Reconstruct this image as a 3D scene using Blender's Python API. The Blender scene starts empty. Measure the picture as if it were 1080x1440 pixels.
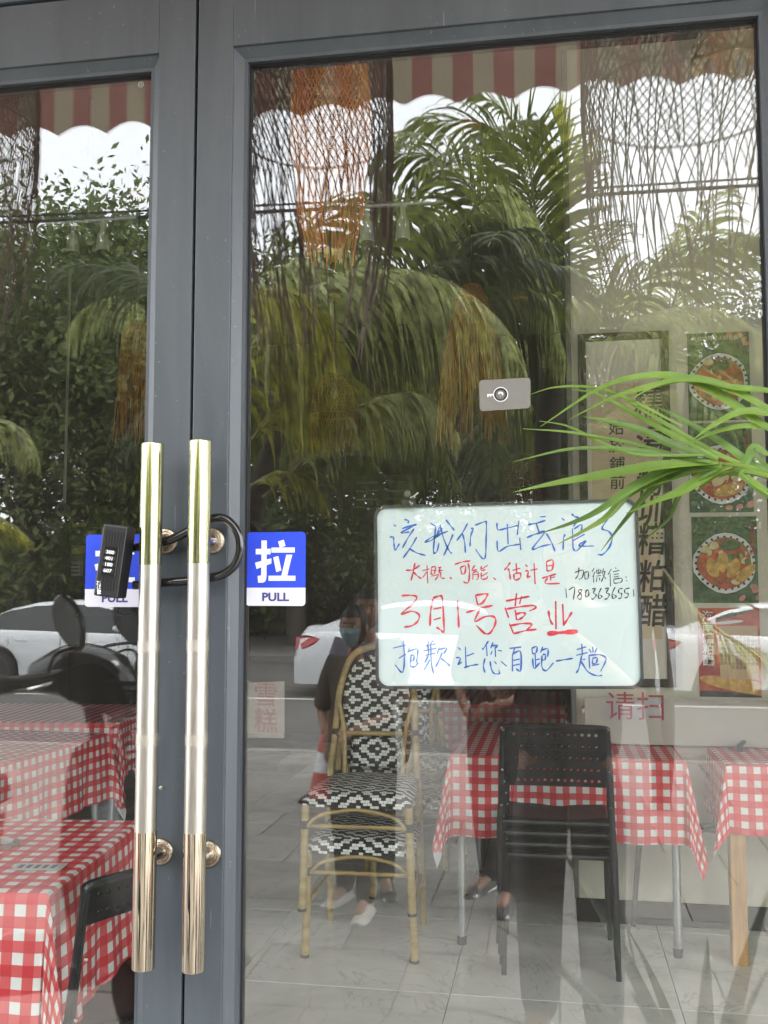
import bpy, math, random
import numpy as np
from mathutils import Vector, Matrix, Euler, noise as mnoise
random.seed(7)
R = math.radians
PI = math.pi
sc = bpy.context.scene
COL = sc.collection

# ------------------------------------------------------------------ camera
F = 1400.0                      # focal length in pixels of the 1080x1440 photograph
CAM = Vector((0.0, -1.60, 1.45))
ROT = Euler((R(94.35), 0, R(9.7)), 'XYZ')
cd = bpy.data.cameras.new('camera')
cam = bpy.data.objects.new('camera', cd)
COL.objects.link(cam)
cam.location = CAM
cam.rotation_euler = ROT
cd.sensor_fit = 'VERTICAL'
cd.sensor_height = 24.0
cd.lens = F / 1440 * 24.0
cd.clip_start = 0.02
cd.clip_end = 600
sc.camera = cam
RM = ROT.to_matrix()

# ------------------------------------------------------------------ light
SUN_EL, SUN_AZ = R(60), R(112)
world = bpy.data.worlds.new('World')
sc.world = world
world.use_nodes = True
wn = world.node_tree.nodes
wl = world.node_tree.links
bg = wn['Background']
sky = wn.new('ShaderNodeTexSky')
sky.sky_type = 'NISHITA'
sky.sun_disc = False
sky.sun_elevation = SUN_EL
sky.sun_rotation = SUN_AZ
sky.air_density = 1.0
sky.dust_density = 4.0
sky.ozone_density = 1.0
hs = wn.new('ShaderNodeHueSaturation')
hs.inputs['Saturation'].default_value = 0.22
wl.new(sky.outputs[0], hs.inputs['Color'])
# a closed, bright cloud cover with soft unevenness over the clear sky
tcw = wn.new('ShaderNodeTexCoord')
nz = wn.new('ShaderNodeTexNoise')
nz.inputs['Scale'].default_value = 2.2
nz.inputs['Detail'].default_value = 5
wl.new(tcw.outputs['Generated'], nz.inputs['Vector'])
cr_ = wn.new('ShaderNodeValToRGB')
cr_.color_ramp.elements[0].position = 0.3
cr_.color_ramp.elements[0].color = (0.84, 0.88, 0.95, 1)
cr_.color_ramp.elements[1].position = 0.75
cr_.color_ramp.elements[1].color = (1.0, 1.0, 1.0, 1)
wl.new(nz.outputs['Fac'], cr_.inputs[0])
sc_ = wn.new('ShaderNodeVectorMath')
sc_.operation = 'SCALE'
sc_.inputs['Scale'].default_value = 7.8
wl.new(cr_.outputs[0], sc_.inputs[0])
mxw = wn.new('ShaderNodeMix')
mxw.data_type = 'RGBA'
mxw.inputs[0].default_value = 0.82
wl.new(hs.outputs[0], mxw.inputs[6])
wl.new(sc_.outputs[0], mxw.inputs[7])
wl.new(mxw.outputs[2], bg.inputs['Color'])
bg.inputs['Strength'].default_value = 0.15
sd = bpy.data.lights.new('sun', 'SUN')
sd.energy = 0.6
sd.angle = R(20)
sd.color = (1.0, 0.97, 0.92)
sun = bpy.data.objects.new('sun', sd)
COL.objects.link(sun)
# nishita: sun_rotation measured from +Y towards +X
sdir = Vector((math.sin(SUN_AZ) * math.cos(SUN_EL), math.cos(SUN_AZ) * math.cos(SUN_EL), math.sin(SUN_EL)))
sun.rotation_euler = sdir.to_track_quat('Z', 'Y').to_euler()
sun.location = sdir * 30
sc.view_settings.view_transform = 'Standard'
sc.view_settings.look = 'None'
sc.view_settings.gamma = 1.0
sc.view_settings.use_curve_mapping = False
sc.view_settings.exposure = 2.98
sc.cycles.use_denoising = True
sc.cycles.denoiser = 'OPENIMAGEDENOISE'
sc.cycles.denoising_prefilter = 'ACCURATE'
sc.cycles.use_adaptive_sampling = False
sc.cycles.max_bounces = 8
sc.cycles.diffuse_bounces = 3
sc.cycles.glossy_bounces = 4
sc.cycles.transmission_bounces = 4
sc.cycles.transparent_max_bounces = 16
sc.cycles.sample_clamp_indirect = 12.0
sc.cycles.caustics_reflective = False

# ------------------------------------------------------------------ picture -> place
def ray(px, py):
    return RM @ Vector(((px - 540) / F, -(py - 720) / F, -1.0))

def P(px, py, Y):                # the point of the plane y = Y that this line of sight meets
    d = ray(px, py)
    return CAM + d * ((Y - CAM.y) / d.y)

def PF(px, py, z=0.0):           # the point of the level z
    d = ray(px, py)
    return CAM + d * ((z - CAM.z) / d.z)

def RV(px, py, Y):               # a thing on the street seen as a reflection: mirrored back through the glass
    p = P(px, py, Y)
    return Vector((p.x, -p.y, p.z))

# ------------------------------------------------------------------ materials
def mat(name, col, rough=0.6, metal=0.0, var=0.0, nscale=8.0, bump=0.0, bscale=60.0, spec=0.5, coat=0.0,
        trans=0.0, emit=0.0, stretch=None, aniso=0.0, rvar=0.0):
    m = bpy.data.materials.new(name)
    m.use_nodes = True
    nt = m.node_tree
    b = nt.nodes['Principled BSDF']
    b.inputs['Base Color'].default_value = (*col, 1)
    b.inputs['Roughness'].default_value = rough
    b.inputs['Metallic'].default_value = metal
    b.inputs['Specular IOR Level'].default_value = spec
    b.inputs['Coat Weight'].default_value = coat
    b.inputs['Anisotropic'].default_value = aniso
    if emit:
        b.inputs['Emission Color'].default_value = (*col, 1)
        b.inputs['Emission Strength'].default_value = emit
    tc = nt.nodes.new('ShaderNodeTexCoord')
    vec = tc.outputs['Object']
    if stretch:
        mp = nt.nodes.new('ShaderNodeMapping')
        mp.inputs['Scale'].default_value = stretch
        nt.links.new(vec, mp.inputs['Vector'])
        vec = mp.outputs[0]
    if var or rvar:
        n = nt.nodes.new('ShaderNodeTexNoise')
        n.inputs['Scale'].default_value = nscale
        n.inputs['Detail'].default_value = 5
        nt.links.new(vec, n.inputs['Vector'])
        if var:
            rp = nt.nodes.new('ShaderNodeValToRGB')
            rp.color_ramp.elements[0].position = 0.3
            rp.color_ramp.elements[1].position = 0.72
            rp.color_ramp.elements[0].color = (*[c * (1 - var) for c in col], 1)
            rp.color_ramp.elements[1].color = (*[min(1, c * (1 + var)) for c in col], 1)
            nt.links.new(n.outputs['Fac'], rp.inputs[0])
            nt.links.new(rp.outputs[0], b.inputs['Base Color'])
        if rvar:
            mr = nt.nodes.new('ShaderNodeMapRange')
            mr.inputs['To Min'].default_value = max(0.02, rough - rvar)
            mr.inputs['To Max'].default_value = rough + rvar
            nt.links.new(n.outputs['Fac'], mr.inputs['Value'])
            nt.links.new(mr.outputs[0], b.inputs['Roughness'])
    if bump:
        n2 = nt.nodes.new('ShaderNodeTexNoise')
        n2.inputs['Scale'].default_value = bscale
        n2.inputs['Detail'].default_value = 4
        nt.links.new(vec, n2.inputs['Vector'])
        bp = nt.nodes.new('ShaderNodeBump')
        bp.inputs['Strength'].default_value = bump
        bp.inputs['Distance'].default_value = 0.01
        nt.links.new(n2.outputs['Fac'], bp.inputs['Height'])
        nt.links.new(bp.outputs[0], b.inputs['Normal'])
    if trans:                     # light passing through thin leaves and cloth
        out = nt.nodes['Material Output']
        tl = nt.nodes.new('ShaderNodeBsdfTranslucent')
        tl.inputs['Color'].default_value = (*[min(1, c * 1.5) for c in col], 1)
        if var:
            nt.links.new(rp.outputs[0], tl.inputs['Color'])
        mx = nt.nodes.new('ShaderNodeMixShader')
        mx.inputs[0].default_value = trans
        nt.links.new(b.outputs[0], mx.inputs[1])
        nt.links.new(tl.outputs[0], mx.inputs[2])
        nt.links.new(mx.outputs[0], out.inputs['Surface'])
    return m

class NT:                         # short hand for math node chains
    def __init__(s, m):
        s.nt = m.node_tree
    def m(s, op, a, b=None, c=None):
        n = s.nt.nodes.new('ShaderNodeMath')
        n.operation = op
        for i, v in enumerate((a, b, c)):
            if v is None: continue
            if isinstance(v, (int, float)): n.inputs[i].default_value = v
            else: s.nt.links.new(v, n.inputs[i])
        return n.outputs[0]
    def mix(s, fac, a, b):
        n = s.nt.nodes.new('ShaderNodeMix')
        n.data_type = 'RGBA'
        for k, v in ((0, fac), (6, a), (7, b)):
            if isinstance(v, (int, float)): n.inputs[k].default_value = v
            elif isinstance(v, tuple): n.inputs[k].default_value = (*v, 1)
            else: s.nt.links.new(v, n.inputs[k])
        return n.outputs[2]
    def noise(s, vec, scale, detail=4, rough=0.5, dist=0.0):
        n = s.nt.nodes.new('ShaderNodeTexNoise')
        n.inputs['Scale'].default_value = scale
        n.inputs['Detail'].default_value = detail
        n.inputs['Roughness'].default_value = rough
        n.inputs['Distortion'].default_value = dist
        if vec is not None: s.nt.links.new(vec, n.inputs['Vector'])
        return n.outputs['Fac']
    def ramp(s, v, stops):
        n = s.nt.nodes.new('ShaderNodeValToRGB')
        e = n.color_ramp.elements
        while len(e) < len(stops): e.new(0.5)
        for k, (p, c) in enumerate(stops):
            e[k].position = p
            e[k].color = (*c, 1)
        s.nt.links.new(v, n.inputs[0])
        return n.outputs[0]
    def sep(s, v):
        n = s.nt.nodes.new('ShaderNodeSeparateXYZ')
        s.nt.links.new(v, n.inputs[0])
        return n.outputs
    def bump(s, h, strength, dist=0.002):
        n = s.nt.nodes.new('ShaderNodeBump')
        n.inputs['Strength'].default_value = strength
        n.inputs['Distance'].default_value = dist
        s.nt.links.new(h, n.inputs['Height'])
        s.nt.links.new(n.outputs[0], s.nt.nodes['Principled BSDF'].inputs['Normal'])
    def coord(s, which='Object'):
        return s.nt.nodes.new('ShaderNodeTexCoord').outputs[which]
    def base(s, c):
        s.nt.links.new(c, s.nt.nodes['Principled BSDF'].inputs['Base Color'])

def glass_material(name, f0, tint):
    m = bpy.data.materials.new(name)
    m.use_nodes = True
    nt = m.node_tree
    nt.nodes.remove(nt.nodes['Principled BSDF'])
    k = NT(m)
    # a thin film of street dust and wiped smears
    co = k.coord()
    sm1 = k.noise(co, 3.0, 6, 0.6, 1.5)
    mp = nt.nodes.new('ShaderNodeMapping')
    mp.inputs['Scale'].default_value = (22, 22, 3)
    mp.inputs['Rotation'].default_value = (0, 0.5, 0)
    nt.links.new(co, mp.inputs['Vector'])
    sm2 = k.noise(mp.outputs[0], 1.0, 4, 0.6)
    dust = k.m('MULTIPLY_ADD', k.m('MULTIPLY', sm1, sm2), 0.030, 0.001)
    lw = nt.nodes.new('ShaderNodeLayerWeight')
    lw.inputs['Blend'].default_value = 0.5
    fr = k.m('ADD', k.m('MULTIPLY', k.m('POWER', lw.outputs['Facing'], 5.0), 1 - f0), f0)
    t = nt.nodes.new('ShaderNodeBsdfTransparent')
    t.inputs['Color'].default_value = (*tint, 1)
    g = nt.nodes.new('ShaderNodeBsdfGlossy')
    g.inputs['Roughness'].default_value = 0.0
    mx = nt.nodes.new('ShaderNodeMixShader')
    nt.links.new(fr, mx.inputs[0])
    nt.links.new(t.outputs[0], mx.inputs[1])
    nt.links.new(g.outputs[0], mx.inputs[2])
    df = nt.nodes.new('ShaderNodeBsdfDiffuse')
    df.inputs['Color'].default_value = (0.72, 0.66, 0.58, 1)
    m2 = nt.nodes.new('ShaderNodeMixShader')
    nt.links.new(dust, m2.inputs[0])
    nt.links.new(mx.outputs[0], m2.inputs[1])
    nt.links.new(df.outputs[0], m2.inputs[2])
    nt.links.new(m2.outputs[0], nt.nodes['Material Output'].inputs['Surface'])
    return m

# ------------------------------------------------------------------ mesh building
class MB:
    def __init__(s):
        s.v, s.f, s.m, s.uv = [], [], [], None
    def add(s, vs, fs, mi=0):
        o = len(s.v)
        s.v += [tuple(p) for p in vs]
        s.f += [tuple(i + o for i in f) for f in fs]
        s.m += [mi] * len(fs)
        return s
    def box(s, a, b, mi=0, M=None, bev=0.0):
        x0, y0, z0 = a
        x1, y1, z1 = b
        if bev <= 0:
            vs = [(x, y, z) for x in (x0, x1) for y in (y0, y1) for z in (z0, z1)]
            fs = [(0, 1, 3, 2), (4, 6, 7, 5), (0, 4, 5, 1), (2, 3, 7, 6), (0, 2, 6, 4), (1, 5, 7, 3)]
        else:
            vs, ids, fs = [], {}, []
            L = [(x0, x1), (y0, y1), (z0, z1)]
            for c in [(i, j, k) for i in (0, 1) for j in (0, 1) for k in (0, 1)]:
                for ax in range(3):
                    p = []
                    for q in range(3):
                        e = L[q][c[q]]
                        if q != ax: e += bev if c[q] == 0 else -bev
                        p.append(e)
                    ids[c, ax] = len(vs)
                    vs.append(p)
            for ax in range(3):
                u, w = [q for q in range(3) if q != ax]
                for sd_ in (0, 1):
                    ring = []
                    for (i, j) in ((0, 0), (1, 0), (1, 1), (0, 1)):
                        c = [0, 0, 0]
                        c[ax] = sd_; c[u] = i; c[w] = j
                        ring.append(ids[tuple(c), ax])
                    fs.append(ring if (sd_ == 1) == (ax != 1) else ring[::-1])
                for i in (0, 1):
                    for j in (0, 1):
                        c0 = [0, 0, 0]; c1 = [0, 0, 0]
                        c0[u] = c1[u] = i; c0[w] = c1[w] = j; c1[ax] = 1
                        q = [ids[tuple(c0), u], ids[tuple(c1), u], ids[tuple(c1), w], ids[tuple(c0), w]]
                        fs.append(q)
            for c in [(i, j, k) for i in (0, 1) for j in (0, 1) for k in (0, 1)]:
                fs.append([ids[c, 0], ids[c, 1], ids[c, 2]])
        if M is not None: vs = [M @ Vector(p) for p in vs]
        return s.add(vs, fs, mi)
    def tube(s, pts, r, n=8, mi=0, caps=True, flat=1.0):
        pts = [Vector(p) for p in pts]
        rr = r if isinstance(r, (list, tuple)) else [r] * len(pts)
        vs, fs = [], []
        t0 = (pts[1] - pts[0]).normalized()
        up = Vector((0, 0, 1)) if abs(t0.z) < 0.9 else Vector((1, 0, 0))
        a = t0.cross(up).normalized()
        for i, p in enumerate(pts):
            t = (pts[min(i + 1, len(pts) - 1)] - pts[max(i - 1, 0)]).normalized()
            a = (a - t * a.dot(t))
            if a.length < 1e-6: a = t.orthogonal()
            a.normalize()
            b = t.cross(a)
            for k in range(n):
                w = 2 * PI * k / n
                vs.append(p + a * (math.cos(w) * rr[i]) + b * (math.sin(w) * rr[i] * flat))
        for i in range(len(pts) - 1):
            for k in range(n):
                k2 = (k + 1) % n
                fs.append((i * n + k, i * n + k2, (i + 1) * n + k2, (i + 1) * n + k))
        if caps:
            fs.append(tuple(range(n))[::-1])
            fs.append(tuple((len(pts) - 1) * n + k for k in range(n)))
        return s.add(vs, fs, mi)
    def lathe(s, prof, n=24, mi=0, c=(0, 0, 0), M=None, cap=True):
        vs, fs = [], []
        for (r, z) in prof:
            for k in range(n):
                w = 2 * PI * k / n
                vs.append(Vector((r * math.cos(w), r * math.sin(w), z)))
        for i in range(len(prof) - 1):
            for k in range(n):
                k2 = (k + 1) % n
                fs.append((i * n + k, i * n + k2, (i + 1) * n + k2, (i + 1) * n + k))
        if cap:
            fs.append(tuple(range(n))[::-1])
            fs.append(tuple((len(prof) - 1) * n + k for k in range(n)))
        if M is None: M = Matrix.Identity(4)
        vs = [M @ p + Vector(c) for p in vs]
        return s.add(vs, fs, mi)
    def prism(s, poly, thick, mi=0, M=None):      # poly in local x,z; extruded in y
        n = len(poly)
        vs = [Vector((x, 0, z)) for x, z in poly] + [Vector((x, thick, z)) for x, z in poly]
        fs = [tuple(range(n)), tuple(range(n, 2 * n))[::-1]] + [(i, i + n, (i + 1) % n + n, (i + 1) % n) for i in range(n)]
        if M is not None: vs = [M @ p for p in vs]
        return s.add(vs, fs, mi)
    def grid(s, fn, nu, nv, mi=0):
        vs = [fn(i / nu, j / nv) for j in range(nv + 1) for i in range(nu + 1)]
        fs = [(j * (nu + 1) + i, j * (nu + 1) + i + 1, (j + 1) * (nu + 1) + i + 1, (j + 1) * (nu + 1) + i) for j in range(nv) for i in range(nu)]
        return s.add(vs, fs, mi)
    def mesh(s, name, mats, smooth=False, auto=None):
        me = bpy.data.meshes.new(name)
        me.from_pydata(s.v, [], s.f)
        if not isinstance(mats, (list, tuple)): mats = [mats]
        for m in mats: me.materials.append(m)
        if any(s.m): me.polygons.foreach_set('material_index', s.m)
        if smooth: 
            me.polygons.foreach_set('use_smooth', [True] * len(s.f))
            me.update()
            me.set_sharp_from_angle(angle=R(38))
        if s.uv:
            ul = me.uv_layers.new(name='UVMap')
            li = np.empty(len(me.loops), dtype=np.int32)
            me.loops.foreach_get('vertex_index', li)
            ul.data.foreach_set('uv', np.array(s.uv, dtype=np.float32)[li].ravel())
        me.update()
        return me

def W(o):
    m = o.matrix_basis.copy()
    return m if o.parent is None else W(o.parent) @ o.matrix_parent_inverse @ m

def obj(name, mb, mats, parent=None, smooth=False, world=True, **props):
    me = mb if isinstance(mb, bpy.types.Mesh) else mb.mesh(name, mats, smooth)
    o = bpy.data.objects.new(name, me)
    COL.objects.link(o)
    if smooth == 'auto':
        pass
    if parent is not None:
        o.parent = parent
        if world: o.matrix_parent_inverse = W(parent).inverted()
    for k, v in props.items(): o[k] = v
    return o

def thing(name, label, cat, loc=(0, 0, 0), rz=0.0, group=None):
    o = bpy.data.objects.new(name, None)
    COL.objects.link(o)
    o.empty_display_size = 0.1
    o.location = loc
    o.rotation_euler = (0, 0, rz)
    o['label'] = label
    o['category'] = cat
    if group: o['group'] = group
    return o

def single(o, label, cat, group=None):
    o['label'] = label
    o['category'] = cat
    if group: o['group'] = group
    return o

def struct(name, mb, mats, parent=None, smooth=False):
    o = obj(name, mb, mats, parent, smooth)
    if parent is None: o['kind'] = 'structure'
    return o

def kids(o):
    return KIDS.get(o.name, [])
KIDS = {}
def dup(o, label=None, loc=None, rz=None, scale=None):
    allo = [x for x in COL.objects]
    ch = {}
    for x in allo:
        if x.parent is not None: ch.setdefault(x.parent.name, []).append(x)
    def rec(a, par):
        c = a.copy()
        COL.objects.link(c)
        if par is not None:
            c.parent = par
            c.matrix_parent_inverse = a.matrix_parent_inverse.copy()
        for k in ch.get(a.name, []): rec(k, c)
        return c
    c = rec(o, None)
    if label: c['label'] = label
    if loc is not None: c.location = loc
    if rz is not None: c.rotation_euler = (0, 0, rz)
    if scale is not None: c.scale = (scale, scale, scale)
    return c

def bevel(o, w, seg=2):
    m = o.modifiers.new('bevel', 'BEVEL')
    m.width = w
    m.segments = seg
    m.limit_method = 'ANGLE'
    return o

def text(name, body, size, m, loc, parent, off=0.0, ext=0.0003, rot=(PI / 2, 0, 0), shear=0.0, sx=1.0, align='CENTER'):
    c = bpy.data.curves.new(name, 'FONT')
    c.body = body
    c.size = size
    c.align_x = align
    c.align_y = 'CENTER'
    c.offset = off
    c.extrude = ext
    c.shear = shear
    c.resolution_u = 3
    c.materials.append(m)
    o = bpy.data.objects.new(name, c)
    COL.objects.link(o)
    me = bpy.data.meshes.new_from_object(o)          # outlines turned into a mesh
    me.name = name
    if not me.materials: me.materials.append(m)
    bpy.data.objects.remove(o)
    bpy.data.curves.remove(c)
    o = bpy.data.objects.new(name, me)
    COL.objects.link(o)
    o.location = loc
    o.rotation_euler = rot
    o.scale = (sx, 1, 1)
    if parent is not None:
        o.parent = parent
        o.matrix_parent_inverse = W(parent).inverted()
    return o

def smoothline(pts, k=4):
    pts = [Vector(p) for p in pts]
    if len(pts) < 3: return pts
    out = []
    q = [pts[0] * 2 - pts[1]] + pts + [pts[-1] * 2 - pts[-2]]
    for i in range(1, len(q) - 2):
        a, b, c, d = q[i - 1], q[i], q[i + 1], q[i + 2]
        for j in range(k):
            t = j / k
            out.append(0.5 * ((2 * b) + (c - a) * t + (2 * a - 5 * b + 4 * c - d) * t * t + (3 * b - a - 3 * c + d) * t ** 3))
    out.append(pts[-1])
    return out

# shared materials
M = {}
def door_paint():
    m = mat('door_paint_grey', (0.09, 0.11, 0.13), 0.42, bump=0.05, bscale=260)
    n = NT(m)
    co = n.coord()
    mp = m.node_tree.nodes.new('ShaderNodeMapping')
    mp.inputs['Scale'].default_value = (9, 9, 1.1)
    m.node_tree.links.new(co, mp.inputs['Vector'])
    big = n.noise(mp.outputs[0], 1.6, 6, 0.6, 0.8)
    c = n.ramp(big, [(0.3, (0.053, 0.063, 0.073)), (0.55, (0.067, 0.078, 0.090)), (0.75, (0.08, 0.091, 0.102))])
    sp = n.noise(co, 120, 2, 0.5)
    dots = n.m('GREATER_THAN', sp, 0.735)
    sc2 = m.node_tree.nodes.new('ShaderNodeMapping')
    sc2.inputs['Scale'].default_value = (140, 140, 6)
    sc2.inputs['Rotation'].default_value = (0, 0.35, 0)
    m.node_tree.links.new(co, sc2.inputs['Vector'])
    scr = n.m('GREATER_THAN', n.noise(sc2.outputs[0], 1.0, 2, 0.4), 0.74)
    wear = n.m('MULTIPLY', n.m('MAXIMUM', dots, scr), n.m('MULTIPLY', n.noise(co, 2.3), 0.55))
    n.base(n.mix(wear, c, (0.30, 0.31, 0.32)))
    m.node_tree.links.new(n.m('MULTIPLY_ADD', big, 0.35, 0.24), m.node_tree.nodes['Principled BSDF'].inputs['Roughness'])
    return m
M['frame'] = door_paint()
M['frame2'] = mat('window_paint_grey', (0.085, 0.10, 0.12), 0.5, var=0.08, nscale=4)
M['rubber'] = mat('black_rubber', (0.012, 0.012, 0.013), 0.6)
M['black_plastic'] = mat('black_plastic', (0.012, 0.012, 0.013), 0.38, bump=0.05, bscale=400)
M['gloss_black'] = mat('gloss_black', (0.01, 0.01, 0.011), 0.16, coat=0.4)
M['steel'] = mat('polished_steel', (0.62, 0.54, 0.43), 0.07, 1.0, rvar=0.03, nscale=30)
M['steel_dull'] = mat('brushed_steel', (0.50, 0.472, 0.42), 0.36, 1.0, var=0.12, nscale=14, stretch=(40, 40, 1.5), rvar=0.1)
M['chrome'] = mat('chrome', (0.75, 0.75, 0.75), 0.12, 1.0)
M['leg_steel'] = mat('table_leg_steel', (0.42, 0.43, 0.44), 0.4, 0.8, var=0.1)
M['white'] = mat('white_plastic', (0.78, 0.79, 0.8), 0.4)
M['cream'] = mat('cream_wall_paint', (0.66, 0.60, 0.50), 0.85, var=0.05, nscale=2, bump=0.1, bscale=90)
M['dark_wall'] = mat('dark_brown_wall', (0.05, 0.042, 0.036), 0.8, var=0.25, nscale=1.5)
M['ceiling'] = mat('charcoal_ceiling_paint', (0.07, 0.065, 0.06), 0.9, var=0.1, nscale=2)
M['bamboo'] = mat('bamboo_pole', (0.38, 0.27, 0.105), 0.45, var=0.28, nscale=9, bump=0.08, bscale=25, stretch=(1, 1, 4))
M['wood'] = mat('pine_wood', (0.50, 0.28, 0.12), 0.55, var=0.25, nscale=5, stretch=(14, 14, 1.2))
M['dark_wood'] = mat('dark_walnut', (0.035, 0.022, 0.014), 0.45, var=0.3, nscale=8, stretch=(10, 10, 1))
M['skin'] = mat('skin', (0.40, 0.22, 0.15), 0.55, var=0.06)
M['hair'] = mat('black_hair', (0.012, 0.010, 0.009), 0.5, var=0.3, nscale=30)
M['glass'] = glass_material('pane_glass', 0.088, (0.965, 0.985, 0.975))
# ================================================================== THE LARGE STRUCTURE
PAVE, ROAD = -0.06, -0.20
ROOM = (-4.2, 3.3, 8.2, 3.95)      # x0, x1, depth, ceiling

# ---- ground outside
def ground_mat():
    m = mat('open_ground', (0.16, 0.15, 0.12), 0.9, var=0.25, nscale=0.6)
    return m
struct('ground', MB().box((-260, -300, -0.6), (260, 60, -0.30)), ground_mat())
am = mat('asphalt', (0.105, 0.10, 0.093), 0.75, var=0.18, nscale=1.2, bump=0.3, bscale=90)
road = struct('road', MB().box((-70, -20.0, -0.29), (70, -7.6, ROAD)), am)
lm = mat('road_paint_white', (0.62, 0.62, 0.58), 0.7, var=0.15, nscale=12)
ly = mat('road_paint_yellow', (0.55, 0.38, 0.06), 0.7, var=0.2, nscale=12)
for x in (-11.2, -5.45, 0.3, 6.1):
    obj('bay_line', MB().box((x, -15.6, ROAD), (x + 0.12, -13.0, ROAD + 0.004)), lm, road)
obj('bay_line', MB().box((-30, -13.0, ROAD), (30, -12.88, ROAD + 0.004)), lm, road)
obj('kerb_line', MB().box((-60, -7.95, ROAD), (60, -7.80, ROAD + 0.004)), ly, road)
pm = mat('pavement_bed', (0.20, 0.19, 0.175), 0.85, var=0.1)
pave = struct('pavement', MB().box((-70, -7.45, -0.29), (70, 0.10, PAVE - 0.012)), pm)
slabs = []
for k, g in enumerate(((0.215, 0.20, 0.178), (0.26, 0.245, 0.22), (0.19, 0.178, 0.16))):
    sm_ = mat('granite_slab', g, 0.55, var=0.12, nscale=5, bump=0.1, bscale=120)
    slabs.append(MB().box((0, 0, -0.03), (0.594, 0.594, 0), bev=0.004).mesh('slab', sm_))
rng = random.Random(3)
for i in range(18):
    for j in range(12):
        o = obj('slab', slabs[rng.choice((0, 0, 1, 2))], None, pave, world=False)
        o.location = (-5.4 + i * 0.6 + (0.3 if j % 2 else 0), -7.42 + j * 0.6, PAVE + rng.uniform(-0.0015, 0.0015))
sm_ = mat('granite_paving', (0.34, 0.33, 0.31), 0.55, var=0.15, nscale=3)
for a, b in ((-70, -5.45), (5.75, 70)):
    obj('paving', MB().box((a, -7.42, PAVE - 0.02), (b, -0.22, PAVE - 0.001)), sm_, pave)
kerb = struct('kerb', MB().box((-70, -7.6, -0.29), (70, -7.45, PAVE + 0.004), bev=0.01), mat('kerb_stone', (0.27, 0.26, 0.24), 0.7, var=0.15, nscale=4, bump=0.2, bscale=70))
struct('doorstep', MB().box((-4.3, -0.22, -0.2), (3.6, 0.075, -0.012), bev=0.004), mat('doorstep_stone', (0.22, 0.21, 0.20), 0.4, var=0.2, nscale=9))
far = struct('pavement', MB().box((-70, -32, -0.29), (70, -20.0, PAVE)), pm)

# ---- interior shell
x0, x1, yd, zc = ROOM
bedm = mat('tile_grout', (0.10, 0.095, 0.09), 0.8)
floor = struct('floor', MB().box((x0, 0.077, -0.14), (x1, yd, -0.006)), bedm)
def tile_mat(k):
    m = mat('marble_tile', (0.5, 0.5, 0.48), 0.13, spec=0.5)
    n = NT(m)
    oi = m.node_tree.nodes.new('ShaderNodeObjectInfo')
    va = m.node_tree.nodes.new('ShaderNodeVectorMath')
    va.operation = 'MULTIPLY_ADD'
    m.node_tree.links.new(oi.outputs['Location'], va.inputs[0])
    va.inputs[1].default_value = (3.3, 1.7, 0)
    m.node_tree.links.new(n.coord(), va.inputs[2])
    cl = n.noise(va.outputs[0], 2.2, 6, 0.6, 0.6)
    c = n.ramp(cl, [(0.32, (0.60, 0.585, 0.54)), (0.52, (0.75, 0.735, 0.69)), (0.66, (0.84, 0.825, 0.775))])
    v = n.noise(va.outputs[0], 1.7, 5, 0.55, 2.2)
    vein = n.m('LESS_THAN', n.m('ABSOLUTE', n.m('SUBTRACT', v, 0.5)), 0.006)
    c2 = n.mix(n.m('MULTIPLY', vein, 0.3), c, (0.30, 0.30, 0.30))
    n.base(c2)
    r = n.m('MULTIPLY_ADD', cl, 0.22, 0.04)
    m.node_tree.links.new(r, m.node_tree.nodes['Principled BSDF'].inputs['Roughness'])
    return m
TS = 0.80
tmesh = MB().box((0, 0, -0.012), (TS - 0.003, TS - 0.003, 0), bev=0.001).mesh('tile', tile_mat(0))
ja = PF(649, 1337)                      # a joint crossing seen in the photograph
ox = ja.x % TS
oy = PF(345, 1378).y % TS
i0 = int(math.floor((x0 - ox) / TS)); i1 = int(math.ceil((x1 - ox) / TS))
for i in range(i0, i1):
    for j in range(-1, 11):
        xa, ya = ox + i * TS, oy + j * TS
        if xa < x0 or xa + TS > x1 + 0.3 or ya + TS > yd + 0.1 or ya < 0.05: 
            if not (x0 <= xa + 0.001 and xa + TS < x1 + 0.3): continue
            if ya + TS < 0.12 or ya + TS > yd + 0.1: continue
            if ya < 0.05:            # cut tile along the threshold
                o = obj('tile', MB().box((0, 0.08 - ya, -0.012), (TS - 0.003, TS - 0.003, 0)), tmesh.materials[0], floor, world=False)
                o.location = (xa, ya, 0)
                continue
        o = obj('tile', tmesh, None, floor, world=False)
        o.location = (xa, ya, 0)
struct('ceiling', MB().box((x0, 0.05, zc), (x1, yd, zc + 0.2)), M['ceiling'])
WR = 2.95                               # the cream wall on the right faces the door
wx = P(808, 800, WR).x
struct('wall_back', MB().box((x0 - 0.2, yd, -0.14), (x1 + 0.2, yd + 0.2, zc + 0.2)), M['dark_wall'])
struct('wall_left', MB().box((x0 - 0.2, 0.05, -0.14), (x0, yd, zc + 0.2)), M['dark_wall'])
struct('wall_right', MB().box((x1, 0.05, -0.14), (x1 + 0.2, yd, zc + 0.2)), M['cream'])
cw = struct('wall_cream', MB().box((wx, WR, 0.0), (x1 - 0.001, WR + 0.16, zc)), M['cream'])
obj('skirting', MB().box((wx - 0.01, WR - 0.014, 0.001), (x1 - 0.002, WR - 0.001, 0.10), bev=0.003), mat('black_skirting', (0.015, 0.014, 0.013), 0.3), cw)
obj('corner_trim', MB().box((wx - 0.022, WR - 0.012, 0.101), (wx - 0.001, WR + 0.17, zc - 0.002)), mat('grey_trim', (0.16, 0.15, 0.14), 0.5), cw)
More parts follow.
